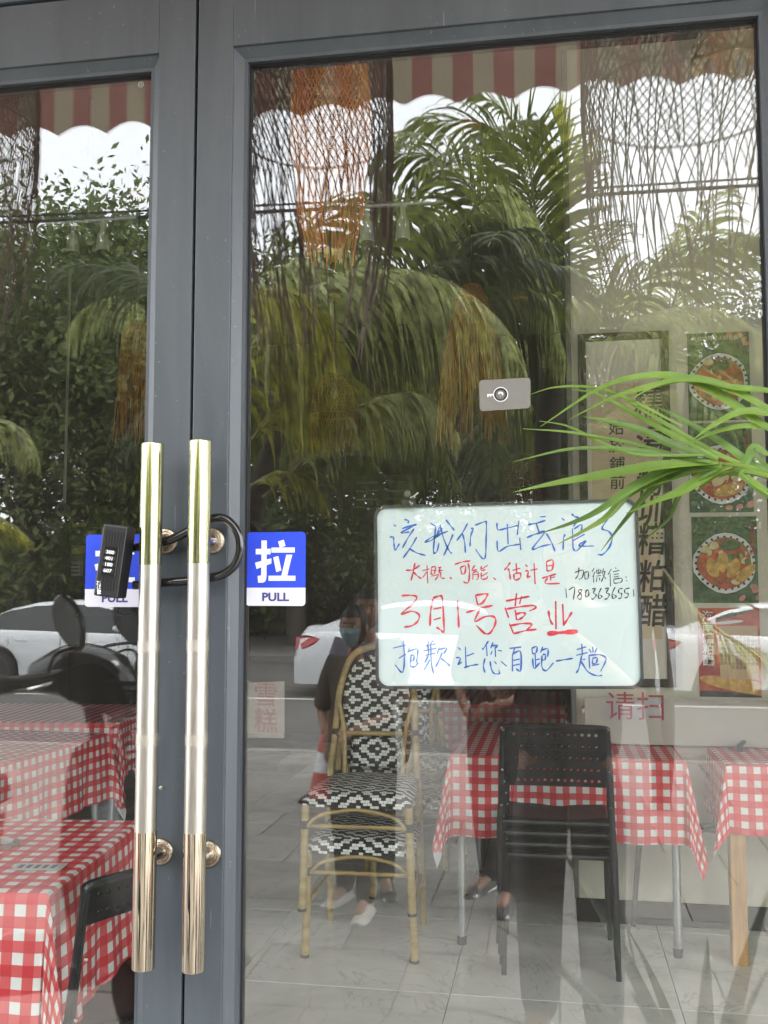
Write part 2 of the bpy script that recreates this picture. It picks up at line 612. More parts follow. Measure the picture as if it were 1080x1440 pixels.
obj('dado_ledge', MB().box((wx + 0.02, WR - 0.045, 0.90), (x1 - 0.003, WR - 0.001, 0.925), bev=0.004), M['cream'], cw)

# ---- facade: plane of the glass is y = 0
ZT = P(0, 12, -0.03).z                  # top of the door leaves
gx = P(268.5, 720, -0.03).x             # meeting line of the two leaves
LW_ = 1.03
facade = mat('facade_panel', (0.07, 0.072, 0.075), 0.6, var=0.1, nscale=2)
struct('facade', MB().box((-6, -0.02, 3.25), (6, 0.06, 6.5)).box((-6, -0.02, -0.2), (x0, 0.06, 3.25)).box((x1, -0.02, -0.2), (6, 0.06, 3.25)), facade)
struct('door_header', MB().box((x0, -0.04, ZT + 0.006), (x1, 0.05, ZT + 0.12), bev=0.003), M['frame2'])
struct('transom_glass', MB().box((x0, -0.004, ZT + 0.12), (x1, 0.004, 3.25)), M['glass'])
for sx_ in (gx - LW_ - 0.045, gx + LW_ + 0.005):
    struct('door_jamb', MB().box((sx_, -0.04, -0.01), (sx_ + 0.04, 0.05, ZT + 0.004), bev=0.003), M['frame2'])
for a, b, lab in ((x0, gx - LW_ - 0.05, 'left'), (gx + LW_ + 0.05, x1, 'right')):  # unseen side windows, added so more daylight reaches the room
    w_ = thing('added_shop_window', 'unseen grey framed shop window, added to let daylight in, to the %s of the double door' % lab, 'window', ((a + b) / 2, 0, 0))
    obj('frame', MB().box((a, -0.03, -0.01), (b, 0.03, 0.09)).box((a, -0.03, ZT - 0.06), (b, 0.03, ZT + 0.003)).box((a, -0.03, 0.09), (a + 0.06, 0.03, ZT - 0.06)).box((b - 0.06, -0.03, 0.09), (b, 0.03, ZT - 0.06)), M['frame2'], w_)
    obj('glass_pane', MB().box((a + 0.06, -0.003, 0.09), (b - 0.06, 0.003, ZT - 0.06)), M['glass'], w_)

# ---- the door leaves
gl_l = P(205, 760, -0.004).x; gl_r = P(345, 760, -0.004).x
gr_r = P(1075, 400, -0.004).x
zg = P(700, 61, -0.004).z
def leaf(side):
    s = 1 if side == 'right' else -1
    a = gx + 0.0025 if s > 0 else gx - LW_
    b = gx + LW_ if s > 0 else gx - 0.0025
    st_in = (gl_r - gx) if s > 0 else (gx - gl_l)
    t = thing('glass_door', ('%s leaf of the grey metal double door with a tall steel pull handle' % side) + (', behind the white board' if s > 0 else ', red checked tables seen through it'), 'door', ((a + b) / 2, 0, 0))
    ga, gb = (gx + st_in, gr_r) if s > 0 else (gx - LW_ + (LW_ - (gr_r - gx)), gx - st_in)
    bd = 0.021
    yf, yb = -0.035, 0.035
    for nm, q in (('stile', ((a, 0.0), (ga - bd, ZT))), ('stile', ((gb + bd, 0.0), (b, ZT))),
                  ('rail', ((ga - bd, zg + bd), (gb + bd, ZT))), ('rail', ((ga - bd, 0.0), (gb + bd, 0.14)))):
        bevel(obj(nm, MB().box((q[0][0], yf, q[0][1]), (q[1][0], yb, q[1][1])), M['frame'], t), 0.0016, 2)
    mb = MB()
    # glazing bead: sloping strips between frame face and pane, mitred
    def ring(x_0, x_1, z_0, z_1, y): return [(x_0, y, z_0), (x_1, y, z_0), (x_1, y, z_1), (x_0, y, z_1)]
    r1 = ring(ga - bd, gb + bd, 0.14, zg + bd, -0.029)
    r2 = ring(ga - 0.006, gb + 0.006, 0.155, zg + 0.006, -0.017)
    r3 = ring(ga, gb, 0.161, zg, -0.0165)
    r4 = ring(ga, gb, 0.161, zg, 0.02)
    r5 = ring(ga - bd, gb + bd, 0.14, zg + bd, 0.02)
    vs = r1 + r2 + r3 + r4 + r5
    fs = []
    for q in range(4):
        for i in range(4):
            j = (i + 1) % 4
            fs.append((q * 4 + i, q * 4 + j, (q + 1) * 4 + j, (q + 1) * 4 + i))
    mb.add(vs, fs)
    obj('glazing_bead', mb, M['frame'], t)
    g2 = MB()
    e = 0.0035
    for (p, q) in (((ga, 0.161), (gb, 0.161 + e)), ((ga, zg - e), (gb, zg)), ((ga, 0.161 + e), (ga + e, zg - e)), ((gb - e, 0.161 + e), (gb, zg - e))):
        g2.box((p[0], -0.0065, p[1]), (q[0], 0.0065, q[1]))
    obj('glazing_seal', g2, M['rubber'], t)
    obj('glass_pane', MB().box((ga, -0.003, 0.161), (gb, 0.003, zg)), M['glass'], t)
    if s > 0:
        obj('meeting_seal', MB().box((gx - 0.006, 0.012, 0), (gx + 0.002, 0.03, ZT)), M['rubber'], t)
        # small engraved maker's mark region and screw
    return t, ga, gb
DR, gaR, gbR = leaf('right')
DL, gaL, gbL = leaf('left')
# plug screw on left stile
q = P(227, 1108, -0.035)
obj('screw', MB().lathe([(0.0035, 0), (0.0035, 0.0015), (0.002, 0.002)], 14, M=Matrix.Translation(q) @ Matrix.Rotation(R(90), 4, 'X')), M['steel_dull'], DL, True)

# ---- pull handles (part of each leaf)
HY = -0.098
def handle(door, pxt, pyt, pxb, pyb, r=0.0178):
    top, bot = P(pxt, pyt, HY), P(pxb, pyb, HY)
    x = (top.x + bot.x) / 2
    zt, zb = top.z, bot.z
    n = 40
    def seg(z_0, z_1, rad, cap0=0, cap1=0):
        pr = []
        if cap0: pr += [(0.001, z_0), (rad - 0.002, z_0), (rad - 0.0004, z_0 + 0.0006), (rad, z_0 + 0.002)]
        else: pr += [(rad, z_0)]
        if cap1: pr += [(rad, z_1 - 0.002), (rad - 0.0004, z_1 - 0.0006), (rad - 0.002, z_1), (0.001, z_1)]
        else: pr += [(rad, z_1)]
        return MB().lathe(pr, n, c=(x, HY, 0))
    L = zt - zb
    z_a = zt - 0.238 * L; z_b = zb + 0.255 * L
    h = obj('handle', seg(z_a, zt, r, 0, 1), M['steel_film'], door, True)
    obj('polished_end', seg(zb, z_b, r, 1, 0), M['steel'], h, True)
    bands = [zt - 0.395 * L, zt - 0.573 * L]
    gaps = [z_a] + sum([[b + 0.009, b - 0.009] for b in bands], []) + [z_b]
    for i in range(0, 6, 2):
        obj('brushed_grip', seg(gaps[i + 1], gaps[i], r - 0.0005), M['steel_dull'], h, True)
    for b in bands:
        obj('ring_band', seg(b - 0.009, b + 0.009, r - 0.0001), M['steel_band'], h, True)
    for zz in (P(0, 757, HY).z - 0.004, P(0, 1202, HY).z + 0.0):
        RX = Matrix.Translation((x, -0.035, zz)) @ Matrix.Rotation(R(90), 4, 'X')
        obj('standoff', MB().lathe([(0.0105, -0.001), (0.0105, 0.013), (0.009, 0.015), (0.009, 0.05)], 24, M=RX), M['steel'], h, True)
        obj('rosette', MB().lathe([(0.0215, 0.0), (0.0215, 0.003), (0.020, 0.0052), (0.0165, 0.0062), (0.015, 0.0040), (0.0125, 0.0045), (0.012, 0.009), (0.0112, 0.0105)], 32, M=RX), M['steel_old'], h, True)
    return x, zt, zb
M['steel_band'] = mat('worn_steel_band', (0.45, 0.42, 0.37), 0.5, 0.9, var=0.35, nscale=60, stretch=(30, 30, 1))
M['steel_old'] = mat('tarnished_steel', (0.55, 0.47, 0.38), 0.22, 1.0, var=0.3, nscale=90, rvar=0.12, bump=0.2, bscale=500)
M['steel_film'] = mat('steel_painted_palm_reflection', (0.44, 0.43, 0.25), 0.2, 0.95, var=0.45, nscale=9, stretch=(46, 46, 1.0), rvar=0.06)  # palm reflection painted into the steel as a streaked green-yellow tint
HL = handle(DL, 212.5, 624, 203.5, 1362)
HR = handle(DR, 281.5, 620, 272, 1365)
# ================================================================== AWNING AND OVERHEAD THINGS OUTSIDE
def awning_mat(tr_=0.45):
    m = mat('striped_awning_canvas', (0.5, 0.1, 0.1), 0.8, bump=0.1, bscale=500)
    nt = m.node_tree
    n = NT(m)
    x = n.sep(n.coord())[0]
    fx = n.m('FRACT', n.m('MULTIPLY_ADD', x, 1 / 0.137, 0.31 + 80))
    msk = n.m('LESS_THAN', fx, 0.5)
    no = n.noise(n.coord(), 6)
    c = n.mix(msk, n.mix(no, (0.62, 0.52, 0.38), (0.70, 0.60, 0.45)), n.mix(no, (0.50, 0.22, 0.19), (0.58, 0.28, 0.245)))
    n.base(c)
    tl = nt.nodes.new('ShaderNodeBsdfTranslucent')
    nt.links.new(c, tl.inputs['Color'])
    mx = nt.nodes.new('ShaderNodeMixShader')
    mx.inputs[0].default_value = tr_
    nt.links.new(nt.nodes['Principled BSDF'].outputs[0], mx.inputs[1])
    nt.links.new(tl.outputs[0], mx.inputs[2])
    nt.links.new(mx.outputs[0], nt.nodes['Material Output'].inputs['Surface'])
    return m
am_ = awning_mat()
AY = -1.62
zv = P(690, 130, -AY).z - 0.03            # scallop bottoms
aw = thing('awning', 'red and cream striped shop awning with a scalloped valance above the door', 'awning', (0, 0, 3.4))
mb = MB()
per = 0.18
ph = P(720, 130, -AY).x
def val(u, v):
    x = -4.0 + 7.6 * u
    lo = zv + 0.036 * abs(math.sin(PI * (x - ph) / per)) ** 0.9
    z = lo + (zv + 0.50 - lo) * v
    y = AY + 0.012 * math.sin(x * 9) * (1 - v)
    return (x, y, z)
mb.grid(val, 420, 3)
obj('valance', mb, am_, aw)
mb = MB()
mb.grid(lambda u, v: (-4.0 + 7.6 * u, AY + (-AY - 0.03) * v, zv + 0.51 + (3.85 - zv - 0.5) * v), 60, 6)
obj('canopy', mb, awning_mat(0.06), aw)
obj('front_bar', MB().tube([(-4, AY + 0.03, zv + 0.49), (3.6, AY + 0.03, zv + 0.49)], 0.018, 8), M['steel_dull'], aw)
for x in (-3.9, 0.0, 3.5):
    obj('arm', MB().tube([(x, AY + 0.03, zv + 0.47), (x, -0.03, 3.3)], 0.014, 6), M['steel_dull'], aw)

# ---- woven pendant lamps
def woven(r_prof, length, n_str, thick, seed, loose_from=0.62, twist=2.4, ragged=0.35):
    rg = random.Random(seed)
    mb = MB()
    for k in range(n_str):
        s = 1 if k % 2 else -1
        a0 = 2 * PI * (k // 2) / (n_str // 2) + rg.uniform(-0.010, 0.010)
        end = 1.0 - ragged * rg.random() ** 1.2
        tw = twist * rg.uniform(0.98, 1.02)
        pts = []
        nseg = 16
        wob = rg.uniform(-0.12, 0.12)
        wz = rg.uniform(-0.02, 0.02)
        for i in range(nseg + 1):
            t = end * i / nseg
            r = r_prof(t)
            if t <= loose_from: a = a0 + s * tw * t
            else:
                q = t - loose_from
                a = a0 + s * (tw * loose_from + tw * 0.45 * q / (1 + 3 * q)) + wob * q * 4
                r += wz * q * 3
            r *= 1 + 0.004 * rg.uniform(-1, 1)
            pts.append((r * math.cos(a), r * math.sin(a), -t * length))
        mb.tube(pts, thick, 3, caps=False)
    return mb
def lerp_prof(tab):
    def f(t):
        for (a, ra), (b, rb) in zip(tab, tab[1:]):
            if t <= b:
                u = (t - a) / (b - a)
                u = u * u * (3 - 2 * u)
                return ra + (rb - ra) * u
        return tab[-1][1]
    return f
M['rattan_dark'] = mat('brown_rattan', (0.46, 0.33, 0.27), 0.6, var=0.3, nscale=20)
M['rattan_orange'] = mat('orange_rattan', (0.74, 0.27, 0.02), 0.5, var=0.25, nscale=20, trans=0.25)
def pendant(label, top, W_, length, n_str, thick, m, seed, ceil_z, group, tab=None, twist=2.4, loose=0.5, ragged=0.4, lit=False):
    t = thing('woven_pendant_lamp', label, 'lamp', top, 0, group)
    tab = tab or [(0, 0.25), (0.08, 0.8), (0.25, 1.0), (0.5, 1.0), (0.75, 0.86), (1.0, 0.62)]
    pf = lerp_prof([(a, b * W_ / 2) for a, b in tab])
    obj('woven_shade', woven(pf, length, n_str, thick, seed, loose, twist, ragged).mesh('woven_shade', m), None, t, world=False)
    hr = MB()
    for tt in (0.08, loose):
        r = pf(tt) * 1.005
        hr = MB()
        hr.tube([(r * math.cos(2 * PI * k / 36), r * math.sin(2 * PI * k / 36), -tt * length) for k in range(37)], thick * 1.6, 5, caps=False)
        obj('hoop', hr, m, t, world=False)
    obj('cord', MB().tube([(0, 0, ceil_z - top[2]), (0, 0, -0.02)], 0.003, 6), M['rubber'], t, world=False)
    obj('ceiling_rose', MB().lathe([(0.06, ceil_z - top[2] - 0.03), (0.06, ceil_z - top[2] - 0.002)], 20), m, t, world=False)
    if lit:
        em = mat('warm_bulb', (1.0, 0.55, 0.2), 0.4, emit=lit)
        obj('bulb', MB().lathe([(0.008, -0.10), (0.03, -0.13), (0.034, -0.16), (0.02, -0.19), (0.003, -0.197)], 14), em, t, world=False)
    else:
        obj('bulb', MB().lathe([(0.012, -0.06), (0.014, -0.10), (0.03, -0.14), (0.034, -0.17), (0.02, -0.2), (0.003, -0.207)], 14), mat('frosted_bulb', (0.7, 0.65, 0.55), 0.3), t, world=False)
    return t
# outside, reflected: three large brown baskets
OY = 1.22
for k, (cx_, yt, wpx, lab) in enumerate(((444, 30, 232, 'big brown woven basket under the awning, mirrored over the large orange lamp'),
                                    (963, -20, 292, 'big brown woven basket lamp under the awning, mirrored at the top right of the glass'),
                                    (-62, 60, 262, 'big brown woven basket lamp under the awning, mirrored in the left leaf'))):
    p = RV(cx_, yt, OY)
    wd = wpx / F * (OY + 1.6) * 1.0
    pendant(lab, (p.x, p.y, p.z), wd, 0.95 if k else 1.05, 132, 0.0022, M['rattan_dark'], 40 + k, p.z + 0.35, 'woven lamps hanging under the awning',
            tab=[(0, 0.55), (0.05, 0.9), (0.15, 1.0), (0.35, 1.0), (0.6, 0.95), (1.0, 0.72)], twist=2.6, loose=(0.34, 0.36, 0.30)[k], ragged=0.6)
# inside: orange ones
def inside_lamp(label, cx_, yt, yb_, wpx, Y, seed, **kw):
    p = P(cx_, yt, Y); q = P(cx_, yb_, Y)
    pendant(label, (p.x, p.y, p.z), wpx / F * (Y + 1.6), p.z - q.z, kw.pop('n', 130), kw.pop('th', 0.0017), M['rattan_orange'], seed, ROOM[3], 'orange woven lamps in the dining room', **kw)
inside_lamp('large orange woven lamp hanging nearest the door glass', 465, 55, 375, 118, 1.3, 5, tab=[(0, 0.5), (0.05, 0.85), (0.15, 0.96), (0.3, 1.0), (0.45, 1.0), (0.7, 0.8), (1.0, 0.42)], loose=0.55, twist=2.8, ragged=0.25, n=124, th=0.0024)
inside_lamp('long orange fringed lamp hanging above the left of the key sticker', 663, 402, 630, 84, 3.6, 6, tab=[(0, 0.3), (0.1, 0.55), (0.3, 0.8), (0.6, 0.95), (1.0, 1.0)], loose=0.2, twist=1.0, ragged=0.4, n=150, th=0.0022)
inside_lamp('orange fringed lamp at the edge of the left leaf', 193, 455, 625, 56, 4.2, 7, tab=[(0, 0.5), (0.1, 0.8), (0.3, 0.9), (1.0, 0.9)], loose=0.3, twist=1.0, n=120, th=0.0022)
inside_lamp('dim orange lamp far back between the palm reflections', 470, 528, 640, 70, 6.6, 8, tab=[(0, 0.4), (0.2, 0.9), (0.6, 1.0), (1.0, 0.8)], loose=0.5, twist=1.6, n=90, th=0.003)
inside_lamp('dim rust coloured lamp far back right of the key sticker', 735, 640, 735, 60, 6.9, 9, tab=[(0, 0.4), (0.2, 0.9), (0.6, 1.0), (1.0, 0.8)], loose=0.5, twist=1.6, n=90, th=0.003)

# ---- spotlights and other fittings on the ceiling inside
def spot_cluster(label, px, py, Y, n):
    p = P(px, py, Y)
    t = thing('track_spotlights', label, 'spotlight', (p.x, p.y, p.z))
    obj('rail', MB().tube([(-0.13 * n, 0, 0), (0.13 * n, 0, 0)], 0.012, 8), M['leg_steel'], t, world=False)
    obj('rod', MB().tube([(0, 0, 0), (0, 0, ROOM[3] - p.z - 0.001)], 0.007, 6), M['leg_steel'], t, world=False)
    for k in range(n):
        x = (k - (n - 1) / 2) * 0.16
        obj('spot_head', MB().lathe([(0.012, -0.01), (0.014, -0.06), (0.026, -0.08), (0.034, -0.16), (0.03, -0.161)], 16, c=(x, 0, 0)), M['lampgrey'], t, True, world=False)
        obj('lens', MB().lathe([(0.028, -0.1595), (0.003, -0.158)], 16, c=(x, 0, -0.004)), M['rubber'], t, True, world=False)
    return t
M['lampgrey'] = mat('spotlight_grey', (0.52, 0.52, 0.47), 0.5)
spot_cluster('pair of grey ceiling spotlights above the drooping palm reflection', 541, 288, 2.6, 2)
spot_cluster('group of pale cone spotlights high in the left leaf', 124, 310, 3.0, 2)
p = P(1025, 88, 2.2)
t = thing('ceiling_ring_light', 'round cream ceiling fitting with small spot bulbs at the top right of the glass', 'ceiling light', p)
obj('drum', MB().lathe([(0.10, -0.02), (0.135, -0.02), (0.14, 0.03), (0.135, 0.07), (0.10, 0.07)], 36), mat('cream_metal', (0.5, 0.4, 0.22), 0.5), t, True, world=False)
for k in range(5):
    a = 2 * PI * k / 5
    obj('spot_bulb', MB().lathe([(0.015, 0.0), (0.018, -0.05), (0.010, -0.08)], 12, c=(0.09 * math.cos(a), 0.09 * math.sin(a), -0.02)), M['lampgrey'], t, True, world=False)
obj('rod', MB().tube([(0, 0, 0.07), (0, 0, ROOM[3] - p.z - 0.001)], 0.012, 8), M['lampgrey'], t, world=False)

# ---- overhead cable over the street
mb = MB()
cz = P(540, 287, 5.4)
for dz, r_ in ((0, 0.013), (0.05, 0.008)):
    mb.tube([(x, -5.4 - 0.01 * x, cz.z + dz + 0.0022 * (x - 1.4) ** 2 - 0.035) for x in np.linspace(-12, 12, 40)], r_, 6)
single(obj('overhead_cable', mb, M['rubber']), 'thick dark overhead cable crossing the whole reflection below the awning', 'cable')
# ================================================================== PLANTS
def leaf_mat(name, col, rough=0.42, var=0.65, trans=0.35):
    return mat(name, col, rough, var=var, nscale=16, trans=trans, spec=0.25)
PMAT = {
    'green': leaf_mat('palm_green', (0.23, 0.275, 0.065)),
    'yellow': leaf_mat('palm_yellow_green', (0.52, 0.52, 0.08)),
    'pale': leaf_mat('palm_pale_grey_green', (0.55, 0.60, 0.25), rough=0.38),
    'dark': leaf_mat('palm_dark_green', (0.085, 0.115, 0.04)),
}
M['rachis'] = mat('palm_midrib', (0.22, 0.22, 0.07), 0.5, var=0.2)
M['palm_trunk'] = mat('palm_trunk_bark', (0.075, 0.065, 0.05), 0.9, var=0.35, nscale=6, bump=0.5, bscale=20, stretch=(1, 1, 4))

def frond_mesh(pts, ll, n, w, droop, spread=0.9, fold=0.25, seed=0, sides=(1, -1), start=0.08, jit=0.12):
    """leaflets along a midrib: pts are 3D points from base to tip"""
    rg = random.Random(seed)
    line = smoothline(pts, 6)
    seg = [0.0]
    for a, b in zip(line, line[1:]): seg.append(seg[-1] + (b - a).length)
    tot = seg[-1]
    def at(s):
        for i in range(len(line) - 1):
            if seg[i + 1] >= s or i == len(line) - 2:
                u = (s - seg[i]) / max(1e-9, seg[i + 1] - seg[i])
                return line[i].lerp(line[i + 1], u), (line[i + 1] - line[i]).normalized()
    mb = MB()
    mb.tube(line, [0.011 * (1 - 0.8 * i / len(line)) for i in range(len(line))], 4, mi=1)
    Z = Vector((0, 0, 1))
    for k in range(n):
        u = start + (1 - start) * (k + 0.5) / n
        p, t = at(u * tot)
        side0 = t.cross(Z)
        if side0.length < 0.05: side0 = Vector((1, 0, 0))
        side0.normalize()
        nrm = side0.cross(t).normalized()
        env = math.sin(PI * min(1, u * 0.93 + 0.1)) ** 0.45
        for s in sides:
            if rg.random() < 0.04: continue
            L = ll * env * rg.uniform(1 - jit, 1 + jit * 0.5)
            d = (side0 * s * spread + t * (0.75 + 0.5 * u) + nrm * fold + Vector([rg.uniform(-.09, .09) for _ in range(3)])).normalized()
            dr = droop * rg.uniform(0.7, 1.35)
            tw = t + Vector([rg.uniform(-.45, .45) for _ in range(3)])
            q = p.copy()
            P_ = [q.copy()]
            ns = 6
            for i in range(ns):
                d = (d + Vector((0, 0, -1)) * dr * (0.35 + i * 0.22) / ns * 2.2).normalized()
                q = q + d * (L / ns)
                P_.append(q.copy())
            vs, fs = [], []
            for i, q in enumerate(P_):
                tt = i / ns
                ww = w * (0.35 + 1.3 * tt if tt < 0.35 else 1.0 - 0.95 * (tt - 0.35) / 0.65) * 0.5
                dd = (P_[min(i + 1, ns)] - P_[max(i - 1, 0)]).normalized()
                sd_ = tw - dd * tw.dot(dd)
                if sd_.length < 0.05: sd_ = dd.orthogonal()
                sd_.normalize()
                vs += [q - sd_ * ww, q + sd_ * ww]
            for i in range(ns): fs.append((2 * i, 2 * i + 1, 2 * i + 3, 2 * i + 2))
            mb.add(vs, fs)
    return mb

def free_frond(base, az, el, L, droop_r, bend=1.0):
    d = Vector((math.cos(az) * math.cos(el), math.sin(az) * math.cos(el), math.sin(el)))
    p = Vector(base)
    out = [p.copy()]
    for i in range(9):
        d = (d + Vector((0, 0, -1)) * droop_r * (0.3 + 0.12 * i) * 0.33 * bend).normalized()
        p = p + d * (L / 9)
        out.append(p.copy())
    return out

def palm(label, base, crown, n_free, L, traced, seed, kinds, ll=0.55, n=46, w=0.03, droop=0.9, trunk_r=0.09, az_rng=(0, 2 * PI), stems=1, els=(0.2, 1.25)):
    rg = random.Random(seed)
    t = thing('palm_tree', label, 'palm tree', base, 0, 'palms growing along the pavement')
    b, c = Vector(base), Vector(crown)
    for s in range(stems):
        off = Vector((rg.uniform(-.25, .25), rg.uniform(-.2, .2), 0)) if s else Vector((0, 0, 0))
        pts = [b + off * 0.5 + (c + off - b - off * 0.5) * (i / 10) + Vector((0.05 * math.sin(i * 0.7 + s), 0, 0)) for i in range(11)]
        mb = MB().tube(pts, [trunk_r * (1.25 - 0.35 * i / 10) for i in range(11)], 12)
        obj('trunk', mb, M['palm_trunk'], t, True)
        for i in range(1, 10):
            pass
    for k in range(n_free):
        az = az_rng[0] + (az_rng[1] - az_rng[0]) * (k + rg.random() * 0.7) / n_free
        el = rg.uniform(*els)
        pts = free_frond(c, az, el, L * rg.uniform(0.75, 1.1), rg.uniform(0.35, 0.75))
        kd = rg.choice(kinds)
        obj('frond', frond_mesh(pts, ll * rg.uniform(.85, 1.1), n, w, droop, seed=seed * 50 + k), [PMAT[kd], M['rachis']], t)
    for k, (tr, kd, kw) in enumerate(traced):
        pts = [RV(*q) for q in tr]
        a = dict(ll=ll, n=60, w=w, droop=droop, seed=seed * 50 + 400 + k)
        a.update(kw)
        obj('frond', frond_mesh(pts, **a), [PMAT[kd], M['rachis']], t)
    return t

# the big drooping palm mirrored in the middle of the right leaf
D1 = 2.9
c1 = RV(395, 560, 3.4)
palm('large coconut palm with long drooping fronds, mirrored in the middle of the right leaf', (RV(285, 560, 3.4).x, c1.y, PAVE), c1, 14, 2.1,
     [([(330, 560, 3.2), (395, 450, 3.0), (470, 392, D1), (545, 378, D1), (620, 392, D1 - .1), (690, 440, D1 - .2), (738, 525, D1 - .3)], 'pale', dict(ll=0.78, n=68, w=0.027, droop=1.9, spread=0.5, fold=0.0)),
      ([(320, 600, 3.6), (340, 500, 3.5), (400, 425, 3.4), (480, 400, 3.4), (560, 430, 3.3), (620, 500, 3.3)], 'green', dict(ll=0.75, n=49, w=0.028, droop=1.9, spread=0.5, fold=0.0)),
      ([(300, 470, 2.8), (330, 430, 2.8), (375, 410, 2.8), (425, 420, 2.7), (470, 470, 2.7)], 'yellow', dict(ll=0.75, n=37, w=0.028, droop=2.2, spread=0.4, fold=0.0)),
      ([(300, 600, 2.9), (330, 530, 2.9), (370, 500, 2.9), (420, 520, 2.8), (450, 580, 2.8)], 'yellow', dict(ll=0.6, n=33, w=0.038, droop=2.0, spread=0.4, fold=0.0)),
      ([(400, 680, 3.0), (440, 632, 3.0), (500, 575, 2.9), (561, 552, 2.9), (610, 565, 2.8), (650, 620, 2.8)], 'pale', dict(ll=0.42, n=43, w=0.023, droop=1.8, spread=0.4, fold=0.0)),
      ([(370, 700, 3.0), (420, 660, 3.0), (468, 643, 3.0), (530, 645, 3.0), (590, 660, 2.9)], 'green', dict(ll=0.42, n=40, w=0.024, droop=2.1, spread=0.3, fold=0.0)),
      ([(345, 690, 3.0), (380, 668, 3.0), (420, 665, 3.0), (450, 690, 3.0)], 'yellow', dict(ll=0.32, n=22, w=0.022, droop=1.4, spread=0.5, fold=0.0)),
      ([(330, 520, 4.2), (390, 420, 4.2), (470, 350, 4.2), (560, 330, 4.2), (640, 360, 4.1)], 'green', dict(ll=0.8, n=52, w=0.030, droop=1.4, spread=0.6)),
      ([(330, 430, 3.9), (400, 350, 3.9), (480, 300, 3.9), (560, 290, 3.8), (620, 330, 3.8), (650, 400, 3.8)], 'green', dict(ll=0.85, n=55, w=0.030, droop=1.7, spread=0.5)),
      ([(320, 480, 3.6), (360, 410, 3.6), (430, 360, 3.5), (500, 360, 3.5), (560, 400, 3.4)], 'pale', dict(ll=0.7, n=47, w=0.026, droop=1.8, spread=0.5, fold=0.0)),
      ([(430, 640, 3.6), (480, 520, 3.6), (560, 450, 3.5), (650, 450, 3.4), (720, 520, 3.3), (745, 600, 3.3)], 'green', dict(ll=0.8, n=55, w=0.027, droop=1.8, spread=0.4, fold=0.0)),
      ([(330, 560, 3.0), (345, 500, 3.0), (375, 470, 3.0), (410, 490, 2.9), (430, 540, 2.9)], 'yellow', dict(ll=0.7, n=37, w=0.030, droop=2.2, spread=0.4, fold=0.0)),
      ([(340, 640, 3.0), (400, 560, 3.0), (470, 530, 3.0), (540, 560, 2.9)], 'yellow', dict(ll=0.55, n=39, w=0.027, droop=1.8, spread=0.4, fold=0.0)),
      ], 1, ['green', 'dark', 'green'], ll=0.6, droop=1.5, az_rng=(-2.8, 0.6), els=(0.1, 1.0), w=0.028, trunk_r=0.06)
# the upright palm against the sky
c2 = RV(770, 520, 5.0)
palm('tall palm with upright fronds against the white sky, mirrored right of the drooping palm', (c2.x + 0.1, c2.y, PAVE), c2, 9, 2.0,
     [([(765, 500, 4.8), (755, 330, 4.6), (740, 215, 4.5), (705, 152, 4.5), (655, 128, 4.5)], 'green', dict(ll=0.62, n=70, w=0.028, droop=0.5, spread=1.0)),
      ([(775, 480, 4.8), (740, 260, 4.6), (690, 180, 4.5), (620, 170, 4.5), (560, 185, 4.4)], 'green', dict(ll=0.6, n=60, w=0.03, droop=0.8)),
      ([(780, 480, 4.8), (795, 300, 4.8), (790, 200, 4.8), (775, 150, 4.8)], 'yellow', dict(ll=0.55, n=46, w=0.035, droop=0.2, spread=0.5)),
      ([(770, 500, 4.4), (700, 330, 4.3), (640, 240, 4.2), (580, 215, 4.2), (530, 235, 4.2)], 'green', dict(ll=0.8, n=76, w=0.03, droop=1.2)),
      ([(640, 330, 3.8), (680, 280, 3.8), (720, 285, 3.7), (752, 350, 3.6), (775, 430, 3.6), (795, 500, 3.6)], 'pale', dict(ll=0.62, n=80, w=0.022, droop=2.0, spread=0.4, fold=0.0)),
      ([(560, 420, 4.3), (610, 340, 4.3), (680, 310, 4.2), (740, 360, 4.2), (770, 460, 4.2)], 'green', dict(ll=0.9, n=84, w=0.022, droop=1.9, spread=0.4)),
      ([(600, 380, 4.0), (650, 330, 4.0), (700, 330, 4.0), (735, 400, 4.0), (755, 500, 4.0)], 'dark', dict(ll=0.8, n=74, w=0.022, droop=2.0, spread=0.4, fold=0.0)),
      ], 2, ['green', 'green', 'dark', 'yellow'], ll=0.75, droop=0.9, w=0.034, az_rng=(0, 2 * PI), els=(-0.1, 0.8))
c3 = RV(920, 560, 5.6)
palm('slender areca palm mirrored in front of the cream wall on the right', (c3.x, c3.y, PAVE), c3, 10, 1.7,
     [([(900, 560, 5.5), (905, 450, 5.4), (940, 360, 5.4), (1000, 310, 5.3)], 'green', dict(ll=0.55, n=60, w=0.02, droop=0.7)),
      ([(890, 560, 5.5), (850, 420, 5.4), (840, 330, 5.4), (850, 260, 5.4)], 'green', dict(ll=0.5, n=60, w=0.02, droop=0.6)),
      ([(845, 520, 2.7), (880, 462, 2.7), (950, 434, 2.6), (1020, 440, 2.6), (1085, 480, 2.5)], 'pale', dict(ll=0.36, n=84, w=0.010, droop=1.6, spread=0.5, fold=0.0)),
      ([(820, 620, 2.6), (850, 590, 2.6), (900, 560, 2.6), (950, 548, 2.6)], 'pale', dict(ll=0.2, n=50, w=0.008, droop=1.0, spread=0.5, fold=0.0)),
      ([(930, 800, 2.8), (980, 860, 2.8), (1030, 900, 2.7), (1080, 920, 2.7)], 'pale', dict(ll=0.3, n=50, w=0.009, droop=0.6, spread=0.8, fold=0.0))],
     3, ['green', 'green', 'pale'], ll=0.5, droop=0.8, w=0.02, n=60, els=(0.5, 1.35), stems=3, trunk_r=0.04)
c4 = RV(240, 500, 4.2)
